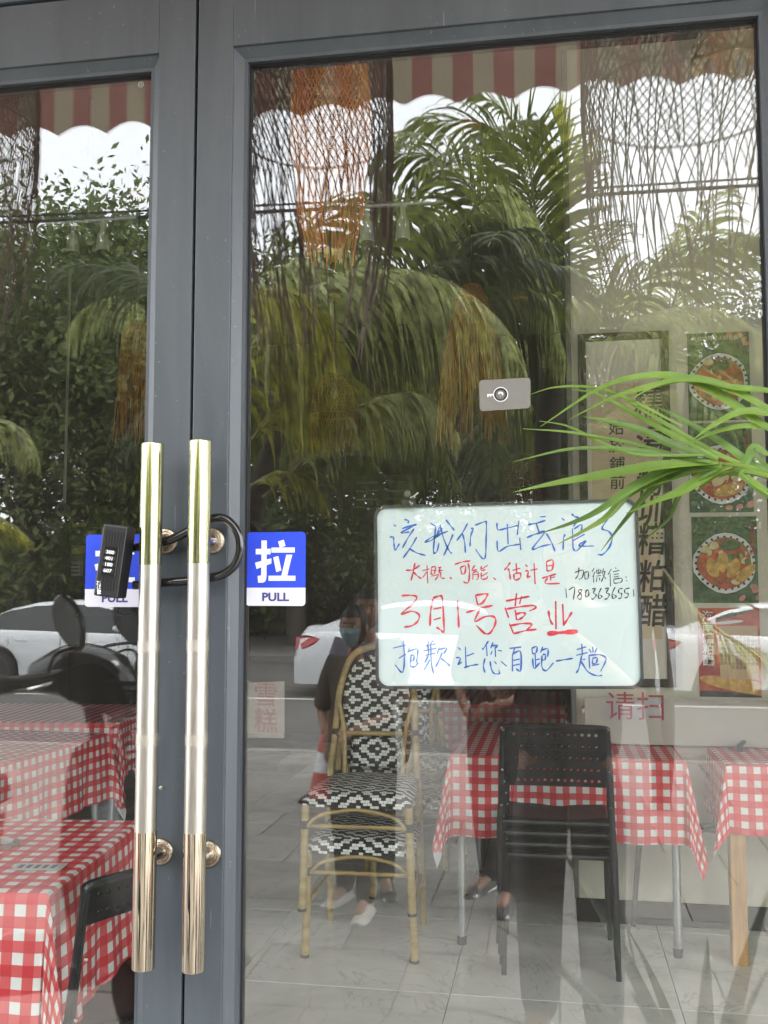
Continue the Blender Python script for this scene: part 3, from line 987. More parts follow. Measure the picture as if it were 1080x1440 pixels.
palm('palm hidden by the door stiles, one pale fan shaped frond mirrored in the left leaf', (c4.x, c4.y, PAVE), c4, 3, 1.2,
     [([(240, 500, 4.2), (215, 448, 4.2), (180, 422, 4.2), (140, 424, 4.1), (112, 446, 4.1), (100, 480, 4.1)], 'pale', dict(ll=0.42, n=64, w=0.018, droop=1.7, spread=0.5, fold=0.0)),
      ([(240, 500, 4.2), (225, 420, 4.2), (200, 385, 4.2), (170, 380, 4.2)], 'dark', dict(ll=0.35, n=40, w=0.018, droop=1.2))],
     4, ['dark'], ll=0.45, droop=1.4, az_rng=(-2.0, -0.3), trunk_r=0.045)
c5 = RV(-130, 640, 3.0)
palm('short palm at the far left whose frond tips reach the edge of the left leaf', (c5.x, c5.y, PAVE), c5, 6, 1.2,
     [([(-130, 640, 3.0), (-60, 600, 3.1), (-10, 590, 3.2), (25, 600, 3.2), (52, 645, 3.1)], 'pale', dict(ll=0.35, n=60, w=0.014, droop=1.8, spread=0.5, fold=0.0)),
      ([(-130, 680, 2.8), (-60, 740, 2.6), (-15, 730, 2.6), (15, 737, 2.6), (48, 765, 2.6)], 'yellow', dict(ll=0.28, n=48, w=0.012, droop=1.2, spread=0.6, fold=0.0))],
     5, ['green', 'dark'], ll=0.45, droop=1.3, az_rng=(1.6, 4.6), trunk_r=0.05)

# ---- broadleaf trees beyond the road
TM = [leaf_mat('tree_leaf_green', (0.085, 0.115, 0.036), var=0.45), leaf_mat('tree_leaf_light', (0.16, 0.20, 0.065), var=0.35), leaf_mat('tree_leaf_dark', (0.045, 0.065, 0.026))]
M['bark'] = mat('tree_bark', (0.10, 0.085, 0.065), 0.9, var=0.3, nscale=5, bump=0.6, bscale=16, stretch=(1, 1, .3))
def tree_meshes(seed, H, Rr, n_leaf, airy=False):
    rg = np.random.default_rng(seed)
    r2 = random.Random(seed)
    tr = MB()
    tr.tube([(0.05 * math.sin(i), 0.04 * math.cos(i * 1.3), H * 0.62 * i / 8) for i in range(9)], [0.20 * (1.2 - 0.75 * i / 8) for i in range(9)], 10)
    clumps = []
    for k in range(26):
        a = r2.uniform(0, 2 * PI)
        z0 = H * r2.uniform(0.22, 0.6)
        rr = Rr * r2.uniform(0.25, 0.95)
        z1 = z0 + H * r2.uniform(0.05, 0.42)
        e = Vector((rr * math.cos(a), rr * math.sin(a), min(z1, H * (1 - 0.25 * rr / Rr))))
        b = Vector((0, 0, z0))
        mid = b.lerp(e, 0.5) + Vector((0, 0, 0.12 * H * r2.random()))
        tr.tube(smoothline([b, mid, e], 4), [0.07 * (1 - 0.85 * i / 8) for i in range(9)], 5)
        clumps.append((e, Rr * r2.uniform(0.22, 0.42)))
        clumps.append((mid, Rr * r2.uniform(0.18, 0.3)))
    for k in range(26):
        a = r2.uniform(0, 2 * PI)
        rr = Rr * math.sqrt(r2.random())
        clumps.append((Vector((rr * math.cos(a), rr * math.sin(a), H * r2.uniform(0.12, 0.96) * (1 - 0.2 * rr / Rr))), Rr * r2.uniform(0.15, 0.33)))
    out = []
    per = n_leaf // len(clumps)
    C = np.concatenate([np.array(c)[None, :] + rg.normal(size=(per, 3)) * (r * 0.55) for c, r in clumps])
    n = len(C)
    a = rg.normal(size=(n, 3)); a /= np.linalg.norm(a, axis=1)[:, None]
    b = np.cross(a, rg.normal(size=(n, 3))); b /= np.linalg.norm(b, axis=1)[:, None]
    s = rg.uniform(0.045, 0.105, size=(n, 1))
    b2 = b * s * 0.42
    a2 = a * s
    V = np.stack([C - a2, C + b2 - a2 * 0.1, C + a2, C - b2 - a2 * 0.1], axis=1).reshape(-1, 3)
    mi = rg.choice([0, 0, 1, 2] if not airy else [0, 1, 1], size=n)
    me = bpy.data.meshes.new('crown')
    me.vertices.add(4 * n); me.vertices.foreach_set('co', V.ravel())
    me.loops.add(4 * n); me.loops.foreach_set('vertex_index', np.arange(4 * n, dtype=np.int32))
    me.polygons.add(n); me.polygons.foreach_set('loop_start', np.arange(0, 4 * n, 4, dtype=np.int32)); me.polygons.foreach_set('loop_total', np.full(n, 4, dtype=np.int32))
    for m_ in TM: me.materials.append(m_)
    me.polygons.foreach_set('material_index', mi.astype(np.int32))
    me.update(); me.validate()
    return tr.mesh('trunk', M['bark'], True), me
TP = [tree_meshes(11, 7.6, 2.7, 30000, True), tree_meshes(12, 9.0, 3.1, 34000), tree_meshes(13, 6.6, 2.4, 22000)]
tree_spots = [(-2.3, 19.2, 0, .98, 'leafy tree at the left edge of the reflection beyond the parked cars'),
              (-60 / 30, 0, 0, 0, None)]
def tree_at(px, Y, kind, top_py, rz, label):
    q = RV(px, top_py, Y)
    tr, cr = TP[kind]
    H = (7.6, 9.0, 6.6)[kind]
    s = (q.z - PAVE) / H * 0.92
    t = thing('broadleaf_tree', label, 'tree', (q.x, q.y, PAVE), rz, 'trees beyond the road')
    t.scale = (max(s, .75), max(s, .75), s)
    obj('trunk', tr, None, t, world=False)
    obj('crown', cr, None, t, world=False)
for a in ((-120, 24, 1, 215, .3, 'dense tree beyond the road at the far left of the reflection'),
          (50, 25, 0, 212, 1.1, 'airy light green tree mirrored under the awning in the left leaf'),
          (185, 23, 0, 226, 2.4, 'light green tree mirrored beside the door edge in the left leaf'),
          (310, 27, 1, 250, 3.0, 'dense tree hidden half behind the door stiles'),
          (420, 24, 1, 300, 4.0, 'dark tree mirrored behind the drooping palm'),
          (560, 28, 0, 330, 5.1, 'airy tree mirrored behind the orange lamps'),
          (690, 24, 1, 360, 0.7, 'dark tree mirrored behind the upright palm'),
          (830, 27, 2, 440, 1.9, 'low tree mirrored left of the gap of sky'),
          (1100, 22, 1, 300, 2.9, 'dark tree mirrored at the right edge of the glass'),
          (960, 28, 2, 480, 3.7, 'low rounded tree mirrored behind the menu posters'),
          (1250, 24, 1, 230, 1.2, 'tall dark tree beyond the right edge of the glass')):
    tree_at(*a)
# hedge wall: one continuous mass, added to darken the horizon
rg = np.random.default_rng(5)
n = 50000
C = np.stack([rg.uniform(-26, 26, n), -30.0 + rg.normal(size=n) * 0.45, rg.uniform(-0.05, 3.6, n)], axis=1)
C[:, 2] *= 0.85 + 0.2 * np.sin(C[:, 0] * 1.3) * np.cos(C[:, 0] * 0.37)
a = rg.normal(size=(n, 3)); a /= np.linalg.norm(a, axis=1)[:, None]
b = np.cross(a, rg.normal(size=(n, 3))); b /= np.linalg.norm(b, axis=1)[:, None]
s = rg.uniform(0.09, 0.17, size=(n, 1))
V = np.stack([C - a * s, C + b * s * .5, C + a * s, C - b * s * .5], axis=1).reshape(-1, 3)
me = bpy.data.meshes.new('hedge')
me.from_pydata(V.tolist(), [], np.arange(4 * n).reshape(-1, 4).tolist())
for m_ in TM: me.materials.append(m_)
me.polygons.foreach_set('material_index', rg.choice([0, 2, 2], size=n).astype(np.int32))
hd = obj('hedge', me, None)
hd['kind'] = 'stuff'; single(hd, 'dark unclipped hedge added along the far side of the road to darken the horizon', 'hedge')
w_ = thing('dark_backdrop_wall', 'dark backdrop wall added behind the hedge to darken the horizon', 'wall', (0, -31.6, PAVE))  # added backdrop; its dark colour stands for shade under the trees
obj('wall_face', MB().box((-60, -31.8, -0.1), (60, -31.4, 3.2)), mat('dark_backdrop_concrete', (0.085, 0.075, 0.065), 0.9, var=0.4, nscale=0.8), w_)
obj('coping', MB().box((-60, -31.9, 3.2), (60, -31.3, 3.3)), mat('coping_stone', (0.12, 0.11, 0.10), 0.9), w_)

# ---- the potted palm to the right of the door; its leaf reaches into the picture
pp = thing('potted_palm', 'potted areca palm whose bright green leaflets reach in front of the white board', 'plant', (1.25, -0.55, PAVE))
obj('pot', MB().lathe([(0.13, 0), (0.15, 0.02), (0.19, 0.30), (0.20, 0.34), (0.185, 0.345), (0.17, 0.31), (0.001, 0.30)], 32, c=(1.25, -0.55, PAVE)), mat('terracotta', (0.28, 0.12, 0.07), 0.7, var=0.2), pp, True)
fm = mat('areca_leaf_bright', (0.19, 0.31, 0.05), 0.42, var=0.4, nscale=14, trans=0.45, stretch=(1, 1, 1))
def leafy(m, stops):
    n = NT(m)
    f = n.noise(n.coord(), 11, 5, 0.6)
    c = n.ramp(f, stops)
    n.base(c)
    for q in m.node_tree.nodes:
        if q.type == 'BSDF_TRANSLUCENT': m.node_tree.links.new(c, q.inputs['Color'])
leafy(fm, [(0.26, (0.26, 0.19, 0.07)), (0.36, (0.13, 0.22, 0.035)), (0.55, (0.19, 0.31, 0.05)), (0.74, (0.30, 0.40, 0.10))])
fm2 = mat('areca_leaf_deep', (0.12, 0.21, 0.04), 0.45, var=0.4, nscale=14, trans=0.35)
def leaflet(pts, w, Y0, Y1):
    """one leaflet, traced point by point and given its own depth, width and centre fold"""
    n_ = len(pts)
    q = [P(x, y, Y0 + (Y1 - Y0) * i / (n_ - 1)) for i, (x, y) in enumerate(pts)]
    q = smoothline(q, 5)
    vs, fs = [], []
    m_ = len(q)
    for i, c in enumerate(q):
        t_ = i / (m_ - 1)
        ww = w * (0.45 + 1.1 * min(t_ / .3, 1) * .5 if t_ < .3 else (1 - ((t_ - .3) / .7) ** 1.5)) * 0.5 + 0.0003
        d = (q[min(i + 1, m_ - 1)] - q[max(i - 1, 0)]).normalized()
        sdv = d.cross(Vector((0.12, -0.9, 0.42))).normalized()
        nn = sdv.cross(d).normalized()
        vs += [c - sdv * ww + nn * ww * .35, c, c + sdv * ww + nn * ww * .35]
    for i in range(m_ - 1):
        fs += [(3 * i, 3 * i + 1, 3 * i + 4, 3 * i + 3), (3 * i + 1, 3 * i + 2, 3 * i + 5, 3 * i + 4)]
    return MB().add(vs, fs)
LEAF = [
    ([(1010, 650), (930, 655), (850, 668), (780, 680), (722, 692)], 13, 0, .0),
    ([(1015, 655), (960, 655), (900, 680), (830, 725), (755, 752)], 13, 1, .0),
    ([(1015, 655), (960, 665), (890, 690), (850, 730), (785, 765)], 14, 0, .02),
    ([(1015, 655), (950, 668), (915, 690), (880, 730), (845, 775)], 9, 1, .02),
    ([(1030, 655), (1000, 665), (960, 690), (930, 702), (880, 722)], 13, 0, -.02),
    ([(1080, 690), (1045, 670), (1010, 668), (975, 695)], 7, 0, -.03),
    ([(1000, 650), (930, 640), (870, 632), (800, 632), (720, 650)], 8, 1, .02),
    ([(1000, 650), (935, 637), (880, 622), (800, 608), (735, 603)], 6, 0, .03),
    ([(1010, 645), (950, 628), (900, 605), (850, 592), (820, 586)], 11, 1, .0),
    ([(1010, 645), (950, 615), (905, 590), (840, 555), (800, 548)], 8, 0, .03),
    ([(1080, 665), (1010, 640), (950, 605), (900, 575), (870, 560)], 7, 0, .0),
    ([(1120, 680), (1060, 655), (1010, 620), (950, 585), (920, 572)], 10, 1, -.02),
    ([(1110, 620), (1060, 590), (1010, 555), (960, 532), (900, 530), (840, 548), (760, 600)], 13, 0, -.03),
    ([(1120, 600), (1070, 570), (1020, 545), (970, 533), (910, 545), (860, 560), (800, 590)], 11, 0, -.04),
    ([(1120, 560), (1080, 550), (1030, 545), (980, 535), (930, 540), (880, 565)], 8, 0, -.05),
    ([(1120, 600), (1080, 582), (1040, 580), (1000, 600), (975, 618)], 9, 0, -.06),
    ([(1120, 595), (1080, 600), (1040, 600), (1000, 610), (968, 625)], 7, 0, -.05),
    ([(1130, 690), (1100, 680), (1080, 660), (1060, 640), (1040, 640)], 8, 1, -.03),
    ([(990, 640), (900, 640), (850, 625), (800, 600), (758, 592)], 5, 0, .04),
    ([(960, 600), (880, 560), (830, 545), (780, 545), (745, 555)], 5, 0, .05),
    ([(1010, 660), (960, 690), (940, 730), (905, 760)], 6, 1, .03),
    ([(1080, 640), (1060, 630), (1045, 655), (1010, 672)], 10, 1, -.05),
]

rach = smoothline([Vector((1.25, -0.55, PAVE + 0.3)), Vector((1.2, -0.62, 0.9)), P(1180, 760, -0.60), P(1080, 668, -0.55), P(1005, 652, -0.52), P(955, 655, -0.50)], 8)
fr = obj('frond', MB().tube(rach, [0.0042 - 0.003 * i / len(rach) for i in range(len(rach))], 6), fm, pp, True)
for pts, w, k, dy in LEAF:
    o = obj('leaflet', leaflet(pts, w / F * 1.3, -0.53, -0.47 + dy), fm if k == 0 else fm2, fr, True)
# its other fronds stand outside the frame and show as reflections
rg2 = random.Random(8)
for k, (az, el, L) in enumerate(((0.3, 1.2, 1.5), (1.2, 0.9, 1.2), (-0.9, 1.1, 1.3), (-2.2, 1.25, 1.1), (-1.5, 0.6, 0.9), (0.2, 0.7, 1.0))):
    pts = free_frond((1.25, -0.55, PAVE + 0.3), az, el, L, 0.35)
    obj('frond', frond_mesh(pts, 0.3, 26, 0.022, 0.5, seed=90 + k, start=0.3), [fm2, M['rachis']], pp)
# low spiky plant standing at the foot of the right side, mirrored over the lower right tiles
sp = thing('spiky_plant', 'pot plant with long dark strap leaves mirrored over the tiles at the lower right', 'plant', RV(985, 1300, 0.95))
b_ = RV(985, 1330, 0.95); b_.z = PAVE
obj('pot', MB().lathe([(0.10, 0), (0.14, 0.18), (0.145, 0.22), (0.12, 0.22), (0.001, 0.2)], 24, c=b_), M['black_plastic'], sp, True)
stm = leaf_mat('strap_leaf_dark', (0.05, 0.07, 0.03))
for k in range(16):
    az = 2 * PI * k / 16 + rg2.uniform(-.2, .2)
    el = rg2.uniform(0.55, 1.3)
    pts = free_frond((b_.x, b_.y, PAVE + 0.2), az, el, rg2.uniform(0.45, 0.85), 0.25)
    vs, fs = [], []
    for i, c in enumerate(pts):
        wv = 0.06 * (1 - (i / 9) ** 1.6) * 0.5 + 0.001
        s_ = Vector((-math.sin(az), math.cos(az), 0))
        vs += [c - s_ * wv + Vector((0, 0, wv * .5)), c, c + s_ * wv + Vector((0, 0, wv * .5))]
    for i in range(9): fs += [(3 * i, 3 * i + 1, 3 * i + 4, 3 * i + 3), (3 * i + 1, 3 * i + 2, 3 * i + 5, 3 * i + 4)]
    obj('strap_leaf', MB().add(vs, fs), stm, sp, True)
# ================================================================== SIGNS ON AND BEHIND THE DOOR
INK = {'blue': mat('blue_marker', (0.02, 0.13, 0.55), 0.5, var=0.3, nscale=60), 'red': mat('red_marker', (0.72, 0.025, 0.06), 0.5, var=0.25, nscale=60),
       'black': mat('black_marker', (0.015, 0.015, 0.03), 0.5)}
BY = 0.022
def rquad(cs, rad, Y, n=8):
    """rounded outline through four picture corners on the plane y = Y, as 3D points"""
    c = [P(x, y, Y) for x, y in cs]
    out = []
    for i in range(4):
        a, b, d = c[i], c[(i - 1) % 4], c[(i + 1) % 4]
        u = (b - a).normalized() * rad
        v = (d - a).normalized() * rad
        ctr = a + u + v
        for k in range(n + 1):
            w = PI / 2 * k / n
            out.append(ctr - v * math.cos(w) - u * math.sin(w))
    return out
def plate(outline, y0_, y1_):
    n_ = len(outline)
    vs = [(p.x, y0_, p.z) for p in outline] + [(p.x, y1_, p.z) for p in outline]
    return MB().add(vs, [tuple(range(n_)), tuple(range(n_, 2 * n_))[::-1]] + [(i, (i + 1) % n_, (i + 1) % n_ + n_, i + n_) for i in range(n_)])
def insets(cs, d):
    cx_ = sum(c[0] for c in cs) / 4; cy_ = sum(c[1] for c in cs) / 4
    return [(x - d * (1 if x > cx_ else -1), y - d * (1 if y > cy_ else -1)) for x, y in cs]
BC = [(526.5, 711), (896, 701), (905.5, 968.5), (529, 968.5)]
ctr = P(715, 838, BY)
wb = thing('whiteboard', 'white board with blue, red and black handwriting hanging behind the glass of the right leaf', 'whiteboard', (ctr.x, BY, ctr.z))
o_ = rquad(BC, 0.020, BY)
i_ = rquad(insets(BC, 4.2), 0.017, BY)
n_ = len(o_)
fm_ = MB()
vs = [(p.x, BY - 0.006, p.z) for p in o_] + [(p.x, BY - 0.006, p.z) for p in i_] + [(p.x, BY - 0.001, p.z) for p in i_] + [(p.x, BY + 0.012, p.z) for p in o_]
fs = []
for i in range(n_):
    j = (i + 1) % n_
    fs += [(i, j, n_ + j, n_ + i), (n_ + i, n_ + j, 2 * n_ + j, 2 * n_ + i), (i, 3 * n_ + i, 3 * n_ + j, j)]
fs.append(tuple(range(3 * n_, 4 * n_)))
obj('board_frame', fm_.add(vs, fs), mat('charcoal_board_edge', (0.04, 0.042, 0.045), 0.5), wb, smooth=False)
obj('writing_surface', plate(i_, BY - 0.0022, BY + 0.004), mat('white_enamel', (0.69, 0.75, 0.765), 0.18, var=0.03, nscale=6, coat=0.4), wb)
S_ = 1080 / 220.0
def strokes(name, ink, origin, lines, wpx=1.45):
    mb = MB()
    rg_ = random.Random(hash(name) % 1000 if False else len(lines))
    for ln in lines:
        wl_ = wpx
        if isinstance(ln, tuple): ln, wl_ = ln
        q = [P(origin[0] + x / S_, origin[1] + y / S_, BY - 0.0026) for x, y in ln]
        q = smoothline(q, 5)
        k = len(q)
        vs, fs = [], []
        for i, c in enumerate(q):
            d = (q[min(i + 1, k - 1)] - q[max(i - 1, 0)]).normalized()
            s_ = Vector((-d.z, 0, d.x))
            hw = wl_ * 1.55 / F * 1.62 * 0.5 * (0.85 + 0.3 * math.sin(i * 0.9 + rg_.random())) * (0.7 if i in (0, k - 1) else 1)
            vs += [c - s_ * hw, c + s_ * hw]
        fs = [(2 * i, 2 * i + 1, 2 * i + 3, 2 * i + 2) for i in range(k - 1)]
        mb.add(vs, fs)
    obj(name, mb, INK[ink], wb)
A_, B_, C_, D_ = (520, 690), (700, 690), (520, 830), (700, 830)
CH = 'handwritten_character'
strokes(CH, 'blue', A_, [[(165, 235), (182, 247)], [(138, 322), (158, 318), (165, 335), (168, 380), (172, 408), (185, 398), (205, 365)], [(238, 198), (268, 208), (262, 225)], [(222, 262), (326, 230), (215, 290), (275, 285)], [(305, 262), (262, 330), (225, 395)], [(325, 320), (280, 395), (230, 465)], [(270, 398), (325, 430), (385, 447)]])
strokes(CH, 'blue', A_, [[(418, 225), (455, 245)], [(378, 358), (430, 320), (540, 280)], [(455, 250), (447, 330), (440, 400), (445, 432), (465, 415), (478, 360)], [(380, 355), (420, 345), (490, 300)], [(480, 250), (465, 300)], [(485, 235), (510, 330), (545, 410), (568, 435)], [(575, 300), (550, 360), (510, 450)], [(525, 200), (560, 245), (585, 275)], [(440, 330), (500, 260)]])
strokes(CH, 'blue', A_, [[(675, 225), (640, 290), (600, 345)], [(640, 295), (655, 360), (660, 430)], [(698, 262), (715, 262), (698, 310), (692, 385)], [(725, 240), (790, 215), (805, 225), (803, 340), (800, 440), (790, 470), (770, 460), (730, 405)]])
strokes(CH, 'blue', A_, [[(878, 222), (885, 270), (950, 258), (1025, 240)], [(1030, 205), (1018, 305)], [(950, 230), (955, 370)], [(878, 345), (888, 418), (950, 385), (1035, 370)], [(1035, 325), (1042, 410)]])
strokes(CH, 'blue', B_, [[(205, 235), (265, 225), (330, 205)], [(290, 180), (330, 178)], [(265, 225), (285, 285)], [(200, 325), (260, 300), (325, 285), (238, 402), (300, 385), (365, 370)], [(335, 295), (370, 355), (395, 418)]], 1.6)
strokes(CH, 'blue', B_, [[(440, 190), (460, 205)], [(440, 240), (458, 255)], [(450, 410), (455, 330), (465, 300)], [(510, 160), (530, 178), (560, 185)], [(480, 240), (560, 190), (520, 250)], [(515, 260), (520, 400)], [(525, 265), (580, 235), (565, 300), (520, 320)], [(520, 345), (600, 300)], [(520, 400), (545, 415), (610, 345), (560, 380), (665, 382)]])
strokes(CH, 'blue', B_, [[(690, 205), (755, 190), (745, 215), (720, 262), (765, 280), (790, 325), (770, 390), (725, 440), (690, 440)]], 1.6)
strokes(CH, 'red', A_, [[(248, 550), (300, 545), (345, 515)], [(312, 498), (300, 560), (285, 622)], [(300, 560), (330, 590), (358, 608)]])
strokes(CH, 'red', A_, [[(362, 552), (412, 540)], [(395, 515), (400, 640)], [(395, 560), (365, 600)], [(425, 530), (455, 525), (445, 570), (425, 575), (425, 530)], [(425, 550), (450, 550)], [(425, 590), (470, 580)], [(470, 530), (495, 528)], [(470, 555), (505, 550)], [(485, 530), (475, 580), (450, 620)], [(490, 560), (492, 600), (520, 605)]], 1.2)
strokes('comma_mark', 'red', A_, [[(552, 598), (566, 610)], [(852, 600), (870, 615)]], 1.8)
strokes(CH, 'red', A_, [[(585, 510), (640, 492), (695, 485)], [(680, 500), (688, 560), (682, 630), (660, 635), (645, 625)], [(625, 530), (635, 575)], [(625, 530), (660, 520), (655, 570), (635, 575)]])
strokes(CH, 'red', A_, [[(725, 515), (705, 550), (740, 545)], [(712, 565), (712, 615)], [(712, 565), (745, 560), (748, 605), (735, 615)], [(715, 580), (745, 578)], [(770, 520), (770, 550), (800, 545)], [(815, 515), (775, 540)], [(770, 565), (772, 610), (810, 605), (812, 590)], [(815, 565), (775, 590)]], 1.2)
strokes(CH, 'red', A_, [[(970, 495), (950, 525), (928, 550)], [(955, 535), (965, 565), (970, 615)], [(985, 550), (1040, 535)], [(1010, 500), (1015, 570)], [(995, 575), (1000, 615), (1035, 605), (1040, 570), (995, 575)]])
strokes(CH, 'red', B_, [[(190, 510), (205, 525)], [(190, 555), (210, 555), (205, 600), (225, 590)], [(225, 550), (275, 540)], [(250, 500), (258, 645)]])
strokes(CH, 'red', B_, [[(335, 490), (340, 555)], [(335, 490), (380, 480), (375, 545), (340, 555)], [(340, 520), (375, 515)], [(305, 605), (350, 590), (405, 575)], [(365, 580), (365, 620)], [(365, 600), (395, 595)], [(345, 600), (330, 640), (430, 640)]])
strokes(CH, 'red', C_, [[(218, 38), (290, 35), (325, 50), (290, 100), (215, 165), (290, 145), (340, 170), (330, 215), (290, 245), (235, 255)]], 1.9)
strokes(CH, 'red', C_, [[(435, 60), (420, 150), (415, 248)], [(435, 55), (480, 40), (500, 55), (510, 200), (512, 285), (490, 275), (460, 255)], [(440, 130), (495, 120)], [(440, 205), (490, 190)]], 1.9)
strokes(CH, 'red', C_, [[(605, 70), (610, 160), (615, 260)]], 1.9)
strokes(CH, 'red', C_, [[(730, 35), (745, 100)], [(730, 35), (800, 25), (812, 35), (780, 85), (745, 100)], [(665, 155), (760, 125), (850, 105)], [(760, 130), (725, 215), (790, 185), (850, 180), (870, 210), (855, 260), (825, 298), (790, 295), (735, 240)]], 1.9)
strokes(CH, 'red', D_, [[(55, 75), (140, 58), (220, 42)], [(130, 20), (120, 110)], [(165, 40), (150, 95)], [(50, 120), (75, 190)], [(60, 130), (150, 115), (240, 105), (262, 120), (215, 145)], [(120, 135), (130, 205)], [(125, 165), (170, 155), (190, 165), (160, 195), (130, 205)], [(80, 230), (110, 300)], [(85, 245), (170, 230), (235, 235), (200, 275)], [(110, 300), (190, 280), (268, 270)]], 1.8)
strokes(CH, 'red', D_, [[(400, 75), (402, 270)], [(448, 95), (455, 245)], [(350, 140), (360, 200), (380, 240)], [(512, 150), (485, 195), (455, 240)], ([(340, 300), (440, 292), (552, 285)], 4.0)], 1.9)
strokes(CH, 'blue', C_, [[(160, 400), (250, 378)], [(232, 345), (238, 440), (235, 540), (218, 565), (175, 515)], [(200, 470), (250, 440)], [(275, 395), (262, 430)], [(262, 425), (325, 405), (330, 440), (322, 500)], [(280, 450), (305, 450), (300, 485), (280, 488)], [(285, 450), (280, 520), (310, 528), (335, 500)]])
strokes(CH, 'blue', C_, [[(400, 350), (410, 370)], [(440, 345), (420, 370)], [(385, 385), (455, 370)], [(370, 420), (460, 400)], [(400, 370), (405, 440), (380, 500)], [(420, 370), (425, 500), (440, 575)], [(385, 450), (450, 435)], [(375, 550), (415, 480)], [(480, 395), (465, 440)], [(475, 410), (530, 400), (510, 440)], [(500, 430), (480, 480), (455, 530)], [(490, 470), (530, 500), (555, 525)]])
strokes(CH, 'blue', C_, [[(610, 395), (628, 412)], [(595, 465), (625, 470), (610, 515), (635, 495)], [(660, 390), (665, 530)], [(668, 455), (720, 435)], [(650, 535), (700, 520), (750, 512)]])
strokes(CH, 'blue', C_, [[(820, 350), (790, 395), (775, 410)], [(805, 380), (810, 455)], [(850, 360), (835, 400)], [(840, 385), (880, 378), (870, 400)], [(865, 385), (868, 460)], [(845, 420), (835, 445)], [(885, 415), (912, 420)], [(795, 470), (785, 525), (795, 570)], [(830, 490), (840, 545), (860, 575), (895, 575), (890, 550)], [(860, 490), (875, 510)], [(905, 490), (945, 525)]])
strokes(CH, 'blue', C_, [[(965, 402), (1045, 392)], [(1000, 400), (985, 450)], [(985, 440), (985, 560)], [(985, 440), (1040, 425), (1042, 550), (1020, 550), (1010, 540)], [(990, 485), (1035, 475)], [(990, 520), (1035, 510)]], 1.7)
strokes(CH, 'blue', D_, [[(235, 400), (240, 440)], [(235, 400), (270, 390), (265, 430), (240, 440)], [(258, 440), (262, 530)], [(262, 480), (290, 475)], [(240, 470), (250, 540), (290, 500)], [(310, 390), (295, 430)], [(300, 415), (345, 405), (345, 460)], [(310, 445), (330, 445), (325, 480), (305, 480)], [(305, 450), (305, 530), (335, 555), (385, 500)]])
strokes(CH, 'blue', D_, [[(400, 490), (460, 480), (520, 470)]])
strokes(CH, 'blue', D_, [[(545, 410), (610, 390)], [(580, 370), (585, 450)], [(540, 450), (620, 430)], [(580, 450), (560, 540), (540, 572)], [(585, 480), (605, 475)], [(575, 490), (620, 560), (680, 590), (722, 588)], [(655, 390), (658, 430)], [(630, 405), (645, 430)], [(685, 400), (670, 430)], [(630, 450), (635, 540)], [(630, 450), (700, 445), (745, 465), (740, 500), (710, 560)], [(655, 470), (685, 465), (680, 500), (655, 505), (655, 470)], [(650, 520), (700, 510)]])
strokes(CH, 'black', B_, [[(530, 565), (590, 550), (582, 600), (560, 612)], [(560, 530), (555, 580), (535, 610)], [(600, 565), (602, 610)], [(600, 565), (625, 560), (622, 605), (602, 610)]], 1.0)
strokes(CH, 'black', B_, [[(665, 535), (650, 560)], [(672, 560), (655, 595)], [(662, 590), (662, 635)], [(685, 545), (685, 570), (710, 565), (710, 545)], [(697, 540), (697, 570)], [(680, 590), (712, 585)], [(685, 600), (680, 630)], [(700, 600), (705, 620)], [(730, 535), (720, 575)], [(722, 560), (745, 555)], [(740, 560), (730, 595), (715, 630)], [(725, 580), (748, 610)]], 1.0)
strokes(CH, 'black', B_, [[(785, 540), (760, 580)], [(775, 570), (778, 660)], [(810, 530), (818, 540)], [(795, 560), (840, 550)], [(800, 580), (835, 573)], [(800, 597), (835, 590)], [(800, 612), (803, 640)], [(800, 612), (855, 605), (850, 632), (803, 640)]], 1.0)
strokes('colon_mark', 'black', B_, [[(883, 594), (888, 599)], [(888, 619), (893, 624)]], 1.3)
for dg in ([(470, 675), (475, 740)], [(490, 685), (530, 668), (522, 755)], [(575, 680), (555, 695), (578, 720), (570, 750), (550, 735), (575, 700), (580, 680)], [(612, 685), (605, 715), (612, 735), (628, 720), (625, 690), (612, 685)],
           [(650, 680), (675, 675), (660, 705), (680, 720), (660, 748), (645, 745)], [(715, 670), (695, 715), (700, 745), (720, 730), (700, 718)], [(740, 678), (765, 672), (750, 705), (770, 715), (755, 745), (735, 748)], [(810, 665), (790, 710), (795, 745), (818, 730), (795, 715)], [(862, 675), (838, 680), (835, 705), (855, 710), (850, 740), (830, 745)],
           [(910, 672), (880, 680), (877, 705), (900, 710), (895, 735), (875, 740)], [(935, 680), (940, 730)]):
    strokes('handwritten_digit', 'black', B_, [dg], 1.05)
# suction hook and clip holding the board
hp = P(573, 706, 0.006)
hk = thing('suction_hook', 'small clear suction hook with a black clip on top of the white board', 'hook', hp)
obj('clip', MB().box((hp.x - 0.010, 0.008, hp.z - 0.008), (hp.x + 0.010, BY + 0.014, hp.z + 0.005), bev=0.001), M['black_plastic'], hk)
obj('suction_cup', MB().lathe([(0.0055, 0), (0.005, 0.002), (0.002, 0.004), (0.002, 0.008)], 20, M=Matrix.Translation((hp.x, 0.0035, hp.z + 0.014)) @ Matrix.Rotation(R(-90), 4, 'X')), mat('clear_vinyl', (0.12, 0.12, 0.12), 0.15), hk, True)
obj('hook_wire', MB().tube([P(577, 700, 0.016), P(583, 697, 0.012), P(588, 693, 0.010)], 0.0012, 6), M['white'], hk, True)

